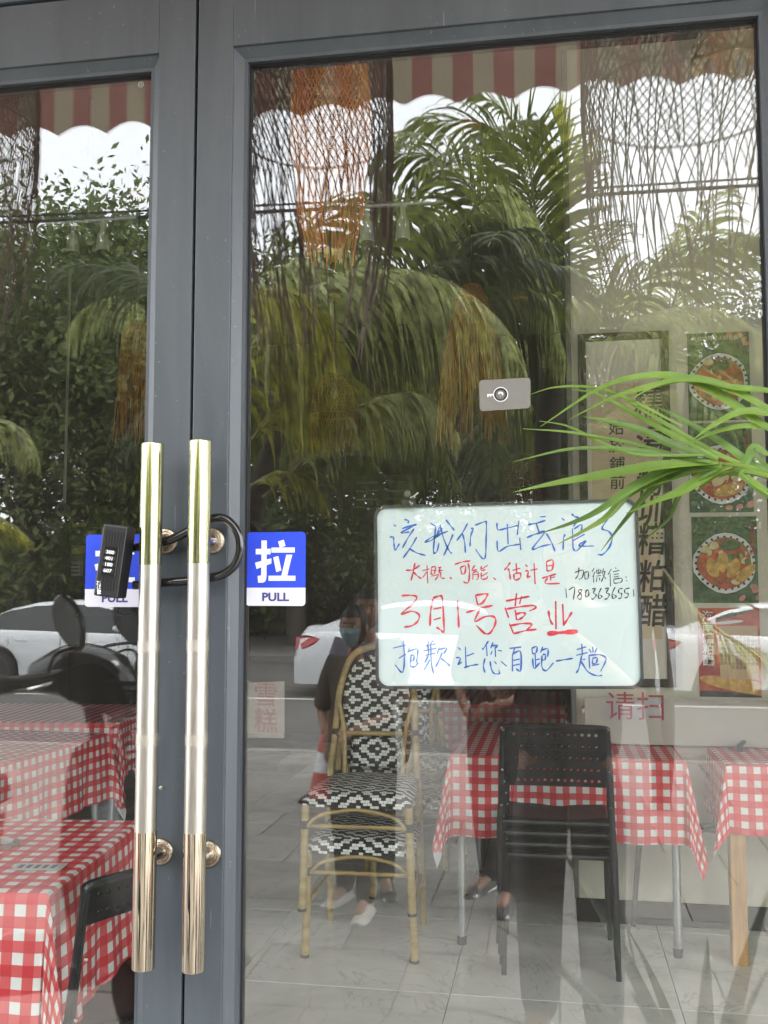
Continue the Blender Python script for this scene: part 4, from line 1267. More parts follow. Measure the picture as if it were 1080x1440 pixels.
# ---- PULL stickers
sb = mat('sign_blue', (0.035, 0.075, 0.66), 0.35, spec=0.3)
sw = mat('sign_white', (0.72, 0.71, 0.80), 0.35, spec=0.3)
sn = mat('sign_navy_ink', (0.05, 0.05, 0.22), 0.4)
lw_ = mat('sign_letter_white', (0.85, 0.86, 0.88), 0.4)
def pull(cs, label):
    SY = -0.0038
    c = [P(x, y, SY) for x, y in cs]
    cx_ = (c[0].x + c[1].x) / 2
    w = c[1].x - c[0].x
    zt_, zb_ = (c[0].z + c[1].z) / 2, (c[2].z + c[3].z) / 2
    h = zt_ - zb_
    t = thing('pull_sticker', label, 'sign', (cx_, SY, zb_))
    r = 0.0065
    def rr(z_0, z_1, top, bot):
        pts = []
        for (sx, sz) in ((-1, -1), (1, -1), (1, 1), (-1, 1)):
            rd = (top if sz > 0 else bot)
            px_, pz_ = cx_ + sx * w / 2, (z_1 if sz > 0 else z_0)
            if rd == 0: pts.append((px_, pz_)); continue
            k0 = {(-1, -1): PI, (1, -1): 1.5 * PI, (1, 1): 0, (-1, 1): PI / 2}[sx, sz]
            for k in range(7):
                a = k0 + PI / 2 * k / 6
                pts.append((px_ - sx * rd + rd * math.cos(a), pz_ - sz * rd + rd * math.sin(a)))
        return pts
    zs = zb_ + 0.245 * h
    M0 = Matrix.Translation((0, SY - 0.0006, 0))
    obj('white_panel', MB().prism(rr(zb_, zs, 0, r), 0.0008, M=M0), sw, t)
    obj('blue_panel', MB().prism(rr(zs, zt_, r, 0), 0.0008, M=M0), sb, t)
    # the heavy character is built stroke by stroke
    def bar(pts):
        q = [(cx_ - w / 2 + w * x, zt_ - h * 0.755 * y) for x, y in pts]
        return q
    g = MB()
    MM = Matrix.Translation((0, SY - 0.0011, 0))
    k = 0.0004
    for i, st in enumerate(([(.165, .30), (.415, .30), (.415, .40), (.165, .40)], [(.26, .15), (.35, .15), (.35, .80), (.26, .80)], [(.20, .79), (.35, .76), (.345, .84), (.33, .885), (.29, .91), (.21, .91)],
               [(.155, .55), (.43, .47), (.43, .565), (.18, .665)], [(.54, .17), (.635, .14), (.665, .25), (.57, .28)], [(.43, .28), (.82, .28), (.82, .37), (.43, .37)],
               [(.46, .455), (.545, .43), (.60, .69), (.515, .72)], [(.68, .41), (.78, .41), (.695, .79), (.60, .79)], [(.385, .785), (.835, .785), (.835, .875), (.385, .875)])):
        g.prism(bar(st)[::-1], 0.0003, M=Matrix.Translation((0, SY - 0.0010 - 0.00003 * i, 0)))
    obj('character', g, lw_, t)
    text('lettering', 'PULL', h * 0.155, sn, (cx_, SY - 0.0009, zb_ + 0.115 * h), t, off=0.0006, ext=0.0002, sx=1.12)
    return t
pull([(346.5, 749), (430, 747.5), (429, 852.5), (346, 851.5)], 'blue and white PULL sticker on the right leaf, fully visible beside the stile')
pull([(121.5, 752), (205, 751), (203, 853.5), (119, 853.5)], 'blue and white PULL sticker on the left leaf, half hidden by the black lock')

# ---- key sticker
ko = rquad([(673.5, 535), (746, 531), (746, 574), (675, 578.5)], 0.006, -0.004)
ks = thing('key_sticker', 'translucent grey sticker with a round lock and key mark on the glass', 'sign', P(710, 555, -0.004))
km = mat('frosted_grey_film', (0.24, 0.23, 0.21), 0.5)
nt = km.node_tree
tr_ = nt.nodes.new('ShaderNodeBsdfTransparent'); mx_ = nt.nodes.new('ShaderNodeMixShader'); mx_.inputs[0].default_value = 0.62
nt.links.new(tr_.outputs[0], mx_.inputs[1]); nt.links.new(nt.nodes['Principled BSDF'].outputs[0], mx_.inputs[2]); nt.links.new(mx_.outputs[0], nt.nodes['Material Output'].inputs['Surface'])
obj('film', plate(ko, -0.0045, -0.0036), km, ks)
kc = P(704, 554.5, -0.006)
RXk = Matrix.Translation((kc.x, -0.0046, kc.z)) @ Matrix.Rotation(R(90), 4, 'X')
def annulus(ri, ro, z_0, z_1): return MB().lathe([(ri, z_0), (ro, z_0), (ro, z_1), (ri, z_1), (ri, z_0)], 32, M=RXk, cap=False)
obj('ring_mark', annulus(0.0078, 0.0108, 0.0003, 0.0008), M['rubber'], ks)
obj('ring_mark', annulus(0.0108, 0.0120, 0.0003, 0.0007), M['white'], ks)
obj('lock_core', MB().lathe([(0.0040, 0.0002), (0.0040, 0.001), (0.003, 0.0013)], 20, M=RXk), M['chrome'], ks, True)
obj('key_bit', MB().box((kc.x - 0.0215, -0.0056, kc.z - 0.0012), (kc.x - 0.0122, -0.0050, kc.z + 0.0012)).box((kc.x - 0.0215, -0.0056, kc.z - 0.0036), (kc.x - 0.0195, -0.0050, kc.z - 0.0013)).box((kc.x - 0.0172, -0.0056, kc.z - 0.0032), (kc.x - 0.0155, -0.0050, kc.z - 0.0013)), M['white'], ks)

# ---- CCC mark in the top corner of the left pane
p_ = P(198, 119, -0.0034)
cm_ = thing('glass_mark', 'tiny etched safety mark in the top corner of the left pane', 'sign', p_)
ring_ = MB().lathe([(0.0045, 0), (0.0052, 0), (0.0052, 0.0003), (0.0045, 0.0003), (0.0045, 0)], 24, M=Matrix.Translation((p_.x, -0.0034, p_.z)) @ Matrix.Rotation(R(90), 4, 'X'), cap=False)
etch = mat('etched_white', (0.5, 0.5, 0.5), 0.7)
obj('ring_mark', ring_, etch, cm_)
text('lettering', 'CC', 0.006, etch, (p_.x, -0.0036, p_.z), cm_)

# ---- faded paper sign behind the glass, lower left of the right pane
def film(name, col, alpha):
    m = mat(name, col, 0.6)
    nt = m.node_tree
    a = nt.nodes.new('ShaderNodeBsdfTransparent'); b = nt.nodes.new('ShaderNodeMixShader'); b.inputs[0].default_value = alpha
    nt.links.new(a.outputs[0], b.inputs[1]); nt.links.new(nt.nodes['Principled BSDF'].outputs[0], b.inputs[2]); nt.links.new(b.outputs[0], nt.nodes['Material Output'].inputs['Surface'])
    return m
fo = rquad([(347, 960), (400, 958), (400, 1038), (347, 1037)], 0.001, 0.006)
ic = thing('ice_cream_sign', 'faded translucent sign with red characters low on the glass beside the stile', 'sign', P(373, 998, 0.006))
obj('film', plate(fo, 0.0055, 0.0062), film('faded_film', (0.50, 0.42, 0.36), 0.25), ic)
rf = film('faded_red_ink', (0.30, 0.06, 0.06), 0.4)
for k, ch_ in enumerate('雪糕'):
    q_ = P(374, 979 + 37 * k, 0.005)
    text('lettering', ch_, 0.042, rf, (q_.x, 0.0048, q_.z), ic, off=0.0, ext=0.0001)

# ---- the black shackle lock through both handles
lk = thing('shackle_lock', 'black combination lock with a long U shackle looped through both door handles', 'lock', P(165, 790, -0.13))
LM = M['black_plastic']
sh = [(186, 771.5), (215, 764), (245, 757), (290, 730), (305, 727), (322, 735), (334, 752), (337, 773), (330, 796), (312, 811), (290, 813), (255, 818), (225, 821), (190, 822)]
yy = [-0.128, -0.126, -0.122, -0.066, -0.060, -0.056, -0.054, -0.054, -0.056, -0.060, -0.066, -0.122, -0.126, -0.128]
sh = [(186, 771), (212, 766.5), (240, 760.5), (262, 748), (284, 731), (306, 726), (324, 734), (336, 753), (338, 775), (330, 796), (312, 810), (290, 812.5), (262, 816), (240, 819), (212, 821.5), (188, 823)]
# behind the bars the shackle runs between handle and door
yy = [-0.070, -0.069, -0.067, -0.064, -0.062, -0.060, -0.058, -0.057, -0.057, -0.058, -0.060, -0.062, -0.064, -0.066, -0.068, -0.070]
sh = [(186, 771), (214, 765), (245, 757), (276, 741), (298, 729.5), (314, 729), (327, 738), (336.5, 755), (337.5, 776), (330, 795), (314, 807.5), (292, 813), (262, 817), (235, 819), (212, 821.5), (188, 823)]
obj('shackle', MB().tube(smoothline([P(x, y, d) for (x, y), d in zip(sh, yy)], 6), 0.0073, 14), M['gloss_black'], lk, True)
# lock body, slightly tilted
c0 = P(167.5, 789.5, -0.085)
hw, hh = 0.0205, 0.0575
tilt = R(-7.5)
MBd = Matrix.Translation((c0.x, -0.118, c0.z)) @ Matrix.Rotation(tilt, 4, 'Y').inverted()
body = obj('lock_body', MB().box((-hw, 0, -hh), (hw, 0.036, hh), M=MBd), LM, lk)
bevel(body, 0.003, 3)
for z_ in (-1, 1):
    for k in range(7):
        x_ = -0.014 + 0.0047 * k
        obj('grip_rib', MB().box((x_, -0.0009, z_ * 0.034 - 0.013), (x_ + 0.0022, 0.0005, z_ * 0.034 + 0.013), M=MBd), LM, body) if z_ > 0 or k < 6 else None
obj('dial_window', MB().box((-0.0125, -0.0022, -0.0245), (0.0125, 0.0004, 0.0225), M=MBd, bev=0.0008), M['gloss_black'], body)
for k in range(4):
    obj('number_wheel', MB().lathe([(0.0046, -0.0095), (0.0052, -0.0085), (0.0052, 0.0085), (0.0046, 0.0095)], 12, M=MBd @ Matrix.Translation((0, 0.0012, 0.0135 - 0.0098 * k)) @ Matrix.Rotation(R(90), 4, 'Y')), M['rubber'], body, False)
    text('lettering', ('300', '401', '180', '607')[k], 0.0078, lw_, MBd @ Vector((0, -0.0045, 0.0135 - 0.0098 * k)), body, off=0.0001, rot=(PI / 2, -tilt, 0), sx=1.2)
text('lettering', 'KRSBI', 0.0085, lw_, MBd @ Vector((-0.0125, -0.0006, -0.044)), body, off=0.0002, rot=(PI / 2, -tilt + R(78), 0))
# ================================================================== INSIDE: TABLES, CHAIRS, POSTERS
def gingham():
    m = mat('red_gingham_cloth', (0.6, 0.05, 0.05), 0.62, bump=0.55, bscale=16)
    n = NT(m)
    uv = n.sep(n.coord('UV'))
    cell = 0.052
    a = n.m('LESS_THAN', n.m('FRACT', n.m('MULTIPLY_ADD', uv[0], 1 / cell, 40.25)), 0.5)
    b = n.m('LESS_THAN', n.m('FRACT', n.m('MULTIPLY_ADD', uv[1], 1 / cell, 40.25)), 0.5)
    s = n.m('ADD', a, b)
    no = n.noise(n.coord(), 5)
    red = n.mix(no, (0.60, 0.020, 0.035), (0.70, 0.035, 0.05))
    mid = n.mix(no, (0.66, 0.075, 0.085), (0.76, 0.12, 0.12))
    c1_ = n.mix(n.m('GREATER_THAN', s, 0.5), (0.80, 0.77, 0.75), mid)
    c2_ = n.mix(n.m('GREATER_THAN', s, 1.5), c1_, red)
    n.base(c2_)
    return m
GM = gingham()
CW = mat('cloth_underside_white', (0.70, 0.69, 0.71), 0.8, bump=0.1, bscale=300)
def cloth_mesh(a, b, h, e, seed, tips=(0,), N=None):
    rg_ = random.Random(seed)
    ph_ = [rg_.uniform(0, 6) for _ in range(8)]
    st = 0.013
    nu, nv = int((a + 2 * e) / st), int((b + 2 * e) / st)
    vs, uv, keys = [], [], []
    for j in range(nv + 1):
        for i in range(nu + 1):
            s = -(a / 2 + e) + (a + 2 * e) * i / nu
            t = -(b / 2 + e) + (b + 2 * e) * j / nv
            os_, ot = max(0, abs(s) - a / 2), max(0, abs(t) - b / 2)
            d = math.hypot(os_, ot)
            sx, sy = (1 if s > 0 else -1), (1 if t > 0 else -1)
            bx, by = min(abs(s), a / 2) * sx, min(abs(t), b / 2) * sy
            z = h + 0.0015 * math.sin(s * 9 + ph_[0]) * math.sin(t * 7 + ph_[1])
            k = 0
            if d > 0:
                fi = math.atan2(ot, os_)
                along = (t if ot == 0 else (s if os_ == 0 else 0.0))
                corner = math.sin(2 * fi) if (os_ > 0 and ot > 0) else 0
                fl = 0.008 + 0.016 * (d / e) + (0.013 * math.sin(along * 17 + ph_[2] + sx) + 0.007 * math.sin(along * 41 + ph_[3] + sy)) * (d / e) * (1 - corner)
                fl += corner * (0.045 * d / e + 0.018 * math.cos(6 * fi + ph_[4]) * d / e)
                if d < 0.012: fl *= d / 0.012
                bx += sx * math.cos(fi) * fl
                by += sy * math.sin(fi) * fl
                z = h - max(0, d - 0.004) * (0.985 - 0.02 * corner)
                if corner > 0.5 and d > 1.18 * e: k = 1 + (sx > 0) + 2 * (sy > 0)
            vs.append((bx, by, z)); uv.append((s, t)); keys.append(k)
    mb = MB()
    fs, mi = [], []
    for j in range(nv):
        for i in range(nu):
            q = (j * (nu + 1) + i, j * (nu + 1) + i + 1, (j + 1) * (nu + 1) + i + 1, (j + 1) * (nu + 1) + i)
            fs.append(q); mi.append(1 if all(keys[x] in tips and keys[x] for x in q) else 0)
    mb.v, mb.f, mb.m, mb.uv = vs, fs, mi, uv
    return mb
def table(label, clabel, cx_, cy_, a, b, rz, seed, e=0.30, legs='steel', tips=(), h=0.765):
    t = thing('dining_table', label, 'table', (cx_, cy_, 0), rz, 'tables in the dining room')
    lm_ = M['leg_steel'] if legs == 'steel' else M['wood']
    obj('tabletop', MB().box((-a / 2, -b / 2, h - 0.03), (a / 2, b / 2, h - 0.004), bev=0.003), M['wood'], t, world=False)
    for sx in (-1, 1):
        for sy in (-1, 1):
            x, y = sx * (a / 2 - 0.035), sy * (b / 2 - 0.035)
            if legs == 'steel':
                l_ = obj('leg', MB().tube([(x, y, 0.03), (x, y, h - 0.03)], 0.0165, 14), lm_, t, True, world=False)
                obj('foot_cap', MB().lathe([(0.018, 0.0), (0.019, 0.03), (0.017, 0.034)], 14, c=(x, y, 0)), M['rubber'], l_, True, world=False)
            else:
                obj('leg', MB().box((x - 0.03, y - 0.03, 0), (x + 0.03, y + 0.03, h - 0.03), bev=0.003), lm_, t, world=False)
    obj('apron', MB().box((-a / 2 + .05, -b / 2 + .03, h - 0.08), (a / 2 - .05, b / 2 - .03, h - 0.03)), M['black_plastic'] if legs == 'steel' else M['wood'], t, world=False)
    c = obj('tablecloth', cloth_mesh(a, b, h, e, seed, tips), [GM, CW], None, True)
    c.location = (cx_, cy_, 0); c.rotation_euler = (0, 0, rz)
    single(c, clabel, 'tablecloth', 'red checked tablecloths')
    return t
H_ = 0.765
fl_, fr_ = PF(641, 1066, H_), PF(957, 1066, H_)
ay = (fl_.y + fr_.y) / 2
table('steel legged table in the middle behind the black chair stack', 'red checked cloth on the middle table behind the black chairs', (fl_.x + fr_.x) / 2 - 0.01, ay + 0.52, fr_.x - fl_.x + 0.03, 1.04, R(0), 3, 0.33, tips=(1,))
q1 = PF(1045, 1072, H_)
table('wooden legged table at the right edge of the glass', 'red checked cloth with a folded white corner on the table at the right edge', q1.x + 0.43, q1.y + 0.42, 1.0, 0.94, R(0), 4, 0.27, 'wood', tips=(1,))
ca, cb = PF(187, 1162, H_), PF(83, 1243, H_)           # right edge of the near left table
dr_ = (ca - cb); Ln = dr_.length
ang = math.atan2(dr_.y, dr_.x) - PI / 2
mid_ = (ca + cb) / 2
lft = Vector((math.cos(ang + PI), math.sin(ang + PI), 0))
cc_ = mid_ + lft * 0.55
table('nearest table at the lower left corner of the picture', 'red checked cloth hanging low on the nearest table at the lower left', cc_.x, cc_.y, 1.1, max(Ln, 0.7), ang, 5, 0.34)
ca, cb = PF(150, 1031, H_), PF(0, 1074, H_)
d2 = (cb - ca).normalized()
ang = math.atan2(-d2.y, -d2.x)
bk = Vector((-math.sin(ang), math.cos(ang), 0))
cc_ = ca + d2 * 0.6 + bk * 0.36
table('second table at the left, behind the nearest one', 'red checked cloth with a white drooping corner on the second table at the left', cc_.x, cc_.y, 1.2, 0.72, ang, 6, 0.31, tips=(2,))
cc_ = PF(20, 1012, H_)
table('third table far back at the left edge', 'red checked cloth on the far table at the left edge', cc_.x - 0.1, cc_.y + 0.3, 1.3, 0.8, 0.1, 8, 0.28)
cc_ = PF(640, 985, H_)
table('far table behind the white board', 'red checked cloth on the far table showing between rattan chairs and board', cc_.x + 0.2, cc_.y + 0.25, 0.9, 0.8, 0.0, 9, 0.28)

# things on the near table
p_ = PF(55, 1219, H_ + 0.004)
nt_ = obj('table_card', MB().box((-0.062, -0.03, 0), (0.062, 0.03, 0.0008)), mat('printed_card', (0.55, 0.50, 0.50), 0.6), None)
nt_.location = p_; nt_.rotation_euler = (0, 0, 0.15)
for k in range(5): obj('card_print', MB().box((-0.05 + 0.02 * k, -0.015, 0.0009), (-0.038 + 0.02 * k, 0.015, 0.0014)), mat('card_ink', (0.10, 0.06, 0.07), 0.6), nt_, world=False)
single(nt_, 'small printed card lying on the nearest red checked cloth', 'card')
p_ = PF(8, 1188, H_ + 0.004)
ch = thing('ashtray', 'small grey flower shaped dish on the nearest red checked cloth', 'dish', p_)
for k in range(6):
    a = 2 * PI * k / 6
    obj('petal', MB().lathe([(0.014, 0.0), (0.018, 0.008), (0.016, 0.009), (0.002, 0.006)], 12, c=(0.02 * math.cos(a), 0.02 * math.sin(a), 0)), M['leg_steel'], ch, True, world=False)
obj('well', MB().lathe([(0.018, 0.001), (0.02, 0.012), (0.017, 0.012), (0.002, 0.006)], 16), M['lampgrey'], ch, True, world=False)

# ---- rattan chairs
def weave_mat():
    m = mat('black_white_weave', (0.5, 0.5, 0.5), 0.45)
    n = NT(m)
    uv = n.sep(n.coord('UV'))
    cw_, chh = 0.018, 0.0115
    j = n.m('FLOOR', n.m('MULTIPLY', uv[1], 1 / chh))
    i = n.m('FLOOR', n.m('ADD', n.m('MULTIPLY', uv[0], 1 / cw_), n.m('MULTIPLY', n.m('MODULO', n.m('ADD', j, 200), 2.0), 0.5)))
    Pp = 12.0
    di = n.m('ABSOLUTE', n.m('SUBTRACT', n.m('MODULO', n.m('ADD', i, 1200), Pp), Pp / 2))
    dj = n.m('ABSOLUTE', n.m('SUBTRACT', n.m('MODULO', n.m('ADD', j, 1200), Pp), Pp / 2))
    v = n.m('MODULO', n.m('ADD', di, dj), 4.0)
    w = n.m('LESS_THAN', v, 1.5)
    fx = n.m('FRACT', n.m('ADD', n.m('MULTIPLY', uv[0], 1 / cw_), n.m('MULTIPLY', n.m('MODULO', n.m('ADD', j, 200), 2.0), 0.5)))
    fy = n.m('FRACT', n.m('MULTIPLY', uv[1], 1 / chh))
    ex = n.m('MULTIPLY', n.m('MULTIPLY', fx, n.m('SUBTRACT', 1.0, fx)), 4.0)
    ey = n.m('MULTIPLY', n.m('MULTIPLY', fy, n.m('SUBTRACT', 1.0, fy)), 4.0)
    hgt = n.m('POWER', n.m('MULTIPLY', ex, ey), 0.35)
    gap = n.m('LESS_THAN', hgt, 0.42)
    c = n.mix(w, (0.012, 0.012, 0.014), (0.80, 0.79, 0.76))
    c = n.mix(gap, c, (0.02, 0.018, 0.015))
    n.base(c)
    n.bump(hgt, 0.8, 0.003)
    return m
M['weave'] = weave_mat()
M['binding'] = mat('black_cane_binding', (0.018, 0.017, 0.016), 0.45, bump=0.6, bscale=220)
def bistro():
    t = thing('rattan_chair', 'x', 'chair', (0, 0, 0), 0, 'stacked black and white rattan chairs')
    w, d, hs = 0.205, 0.20, 0.46
    # seat: soft edged cushion of woven strands with a deep front band
    def section(u):            # across depth: front bottom -> front top -> rear top -> rear bottom
        pr = [(-d - 0.015, hs - 0.055), (-d - 0.022, hs - 0.03), (-d - 0.018, hs - 0.006), (-d + 0.005, hs + 0.006), (-d * .5, hs + 0.010), (0, hs + 0.009), (d * .6, hs + 0.008), (d, hs + 0.004), (d + 0.012, hs - 0.012), (d + 0.01, hs - 0.05)]
        return pr
    mb = MB(); vs = []; uv = []; NU = 22
    pr = section(0)
    Ls = [0]
    for a, b in zip(pr, pr[1:]): Ls.append(Ls[-1] + math.dist(a, b))
    for i in range(NU + 1):
        u = -1 + 2 * i / NU
        e = 1 - abs(u) ** 6 * 0.35
        for (y, z), L_ in zip(pr, Ls):
            cw2 = w + 0.012 - 0.02 * max(0, y / d)
            zz = z - 0.028 * abs(u) ** 8 if z > hs - 0.02 else z
            vs.append((u * cw2, y * (1 - 0.05 * abs(u) ** 6), zz)); uv.append((u * cw2, L_))
    k = len(pr)
    fs = [(i * k + j, (i + 1) * k + j, (i + 1) * k + j + 1, i * k + j + 1) for i in range(NU) for j in range(k - 1)]
    fs.append(tuple(range(k))); fs.append(tuple(NU * k + j for j in range(k))[::-1])
    mb.v, mb.f, mb.m, mb.uv = vs, fs, [0] * len(fs), uv
    s_ = obj('seat', mb, M['weave'], t, True, world=False)
    mb = MB().box((-w + .005, -d + .002, hs - 0.054), (w - .005, d, hs - 0.012))
    obj('seat_frame', mb, M['binding'], t, world=False)
    # backrest: rounded woven panel, gently curved and leaning
    def bp(x, z):               # a point of the back surface
        return (x, d + 0.005 + (z - hs) * 0.20 + 0.05 - 0.35 * x * x, z)
    mb = MB(); vs = []; uv = []
    zb_, zt_ = hs + 0.16, hs + 0.50
    NB = 20
    for j in range(NB + 1):
        v = j / NB
        z = zb_ + (zt_ - zb_) * v
        hwid = 0.150 * math.sqrt(max(0.0, 1 - ((v - 0.42) / 0.585) ** 2 * 1.0)) ** 0.75
        for i in range(15):
            x = hwid * (-1 + 2 * i / 14)
            for_ = bp(x, z)
            vs.append(for_); uv.append((x, z))
    fs = [(j * 15 + i, j * 15 + i + 1, (j + 1) * 15 + i + 1, (j + 1) * 15 + i) for j in range(NB) for i in range(14)]
    mb.v, mb.f, mb.m, mb.uv = vs, fs, [0] * len(fs), uv
    bo = obj('backrest', mb, M['weave'], t, True, world=False)
    so = bo.modifiers.new('thick', 'SOLIDIFY'); so.thickness = 0.016; so.offset = -1
    mb = MB(); vs = []; uv = []                     # lower woven panel between the back posts
    for j in range(6):
        z = hs + 0.02 + 0.125 * j / 5
        for i in range(9):
            x = 0.105 * (-1 + 2 * i / 8); vs.append(bp(x, z)); uv.append((x, z))
    mb.v, mb.uv = vs, uv
    mb.f = [(j * 9 + i, j * 9 + i + 1, (j + 1) * 9 + i + 1, (j + 1) * 9 + i) for j in range(5) for i in range(8)]; mb.m = [0] * 40
    lo = obj('lower_back_panel', mb, M['weave'], t, True, world=False)
    so = lo.modifiers.new('thick', 'SOLIDIFY'); so.thickness = 0.012; so.offset = -1
    for sx in (-1, 1):
        x = sx * w
        l_ = obj('leg', MB().tube([(x * 1.06, -d, 0.0), (x * 1.02, -d - .002, 0.24), (x, -d - 0.004, hs - 0.05)], [0.0165, 0.0155, 0.0155], 12), M['bamboo'], t, True, world=False)
        for z in (0.09, 0.30):
            obj('node_ring', MB().lathe([(0.0166, -0.003), (0.0182, 0), (0.0166, 0.003)], 12, c=(x * (1.06 - .04 * z / .24), -d - .001, z), cap=False), M['bamboo'], l_, True, world=False)
        obj('foot_cap', MB().lathe([(0.0155, 0), (0.0175, 0.002), (0.0175, 0.012), (0.0165, 0.013)], 12, c=(x * 1.06, -d, 0)), M['rubber'], l_, True, world=False)
        obj('binding', MB().lathe([(0.0172, -0.016), (0.0185, -0.008), (0.0185, 0.01), (0.0172, 0.016)], 12, c=(x * 1.01, -d - .003, 0.335)), M['binding'], l_, True, world=False)
        post = smoothline([(x * 1.0, d + 0.05, 0.0), (x * 0.97, d + 0.03, 0.25), (x * 0.93, d + 0.03, hs), (x * 0.86, d + 0.075, hs + 0.20), (x * 0.80, d + 0.115, hs + 0.36), (x * 0.55, d + 0.145, hs + 0.50), (0, d + 0.155, hs + 0.548)], 5)
        p2 = obj('leg', MB().tube(post, 0.0150, 12), M['bamboo'], t, True, world=False)
        obj('binding', MB().lathe([(0.0172, -0.02), (0.0185, -0.01), (0.0185, 0.01), (0.0172, 0.02)], 12, c=(x * 0.87, d + 0.068, hs + 0.165)), M['binding'], p2, True, world=False)
        obj('inner_post', MB().tube(smoothline([(x * .62, d + .02, hs - .02), (x * .66, d + .055, hs + .17), (x * .8, d + .08, hs + .3)], 4), 0.010, 8), M['bamboo'], t, True, world=False)
        obj('side_stretcher', MB().tube([(x * 1.03, -d, 0.20), (x * .98, d + .035, 0.22)], 0.0095, 8), M['bamboo'], t, True, world=False)
        obj('curved_brace', MB().tube(smoothline([(x * .98, -d - .01, 0.325), (x * .72, -d - .012, 0.372), (x * .3, -d - .012, 0.392), (0, -d - .012, 0.40)], 4), 0.0075, 8), M['bamboo'], t, True, world=False)
    obj('front_stretcher', MB().tube([(-w * 1.02, -d, 0.33), (w * 1.02, -d, 0.33)], 0.0085, 8), M['bamboo'], t, True, world=False)
    obj('back_rail', MB().tube([(-w * .88, d + 0.066, hs + 0.165), (w * .88, d + 0.066, hs + 0.165)], 0.0105, 10), M['bamboo'], t, True, world=False)
    return t
ch0 = bistro()
pa, pb = PF(431, 1347), PF(577, 1354)
cx_, cy_ = (pa.x + pb.x) / 2, (pa.y + pb.y) / 2
rzc = math.atan2(pb.y - pa.y, pb.x - pa.x) * 0.6
ch0.location = (cx_, cy_ + 0.20, 0); ch0.rotation_euler = (0, 0, rzc)
ch0['label'] = 'lower rattan chair of the front stack, black and white weave, feet on the tiles'
dup(ch0, 'upper rattan chair of the front stack, its whole woven seat and oval back showing', (cx_ - 0.005, cy_ + 0.17, 0.186), rzc)
pc = PF(640, 1290)
dup(ch0, 'lower rattan chair of the rear stack, partly hidden behind the front stack', (pc.x - 0.25, pc.y + 0.45, 0), rzc + 0.25)
dup(ch0, 'upper rattan chair of the rear stack, bamboo frame showing right of the oval back', (pc.x - 0.25, pc.y + 0.42, 0.186), rzc + 0.25)

# ---- black perforated chairs
M['chair_black'] = mat('black_chair_plastic', (0.004, 0.0043, 0.005), 0.5, spec=0.25, bump=0.03, bscale=200)
M['chair_leg'] = mat('black_leg_paint', (0.006, 0.0065, 0.008), 0.25, spec=0.5)
def perforated(w, zrows, ncol, y0_, thick):
    """a curved plate with two rows of real round holes"""
    mb = MB()
    hr = 0.0065
    cells = []
    dx = w / ncol
    for (za, zb_, hole) in zrows:
        for i in range(ncol):
            xa, xb = -w / 2 + i * dx, -w / 2 + (i + 1) * dx
            f = lambda x: y0_ - 0.25 * x * x * 1.2
            if not hole or i in (0, ncol - 1):
                for yo in (0, thick):
                    vs = [(xa, f(xa) + yo, za), (xb, f(xb) + yo, za), (xb, f(xb) + yo, zb_), (xa, f(xa) + yo, zb_)]
                    mb.add(vs, [(0, 1, 2, 3)])
            else:
                xc, zc_ = (xa + xb) / 2, (za + zb_) / 2
                n8 = 8
                out, inn = [], []
                for k in range(n8):
                    a = 2 * PI * k / n8 + PI / 8
                    cx2, sz2 = math.cos(a), math.sin(a)
                    m8 = max(abs(cx2), abs(sz2))
                    out.append((xc + cx2 / m8 * dx / 2 * 1.0, zc_ + sz2 / m8 * (zb_ - za) / 2))
                    inn.append((xc + hr * cx2, zc_ + hr * sz2))
                corners = [(xb, zb_), (xa, zb_), (xa, za), (xb, za)]
                for yo in (0, thick):
                    vs = [(x, f(x) + yo, z) for x, z in out + inn + corners]
                    fs = [(k, (k + 1) % 8, 8 + (k + 1) % 8, 8 + k) for k in range(8)] + [(0, 16, 1), (2, 17, 3), (4, 18, 5), (6, 19, 7)]
                    mb.add(vs, fs)
                vs = [(x, f(x), z) for x, z in inn] + [(x, f(x) + thick, z) for x, z in inn]
                mb.add(vs, [(k, (k + 1) % 8, 8 + (k + 1) % 8, 8 + k) for k in range(8)])
    z0_, z1_ = zrows[0][0], zrows[-1][1]
    f = lambda x: y0_ - 0.3 * x * x
    for zz in (z0_, z1_):
        for i in range(ncol):
            xa, xb = -w / 2 + i * dx, -w / 2 + (i + 1) * dx
            mb.add([(xa, f(xa), zz), (xb, f(xb), zz), (xb, f(xb) + thick, zz), (xa, f(xa) + thick, zz)], [(0, 1, 2, 3)])
    return mb
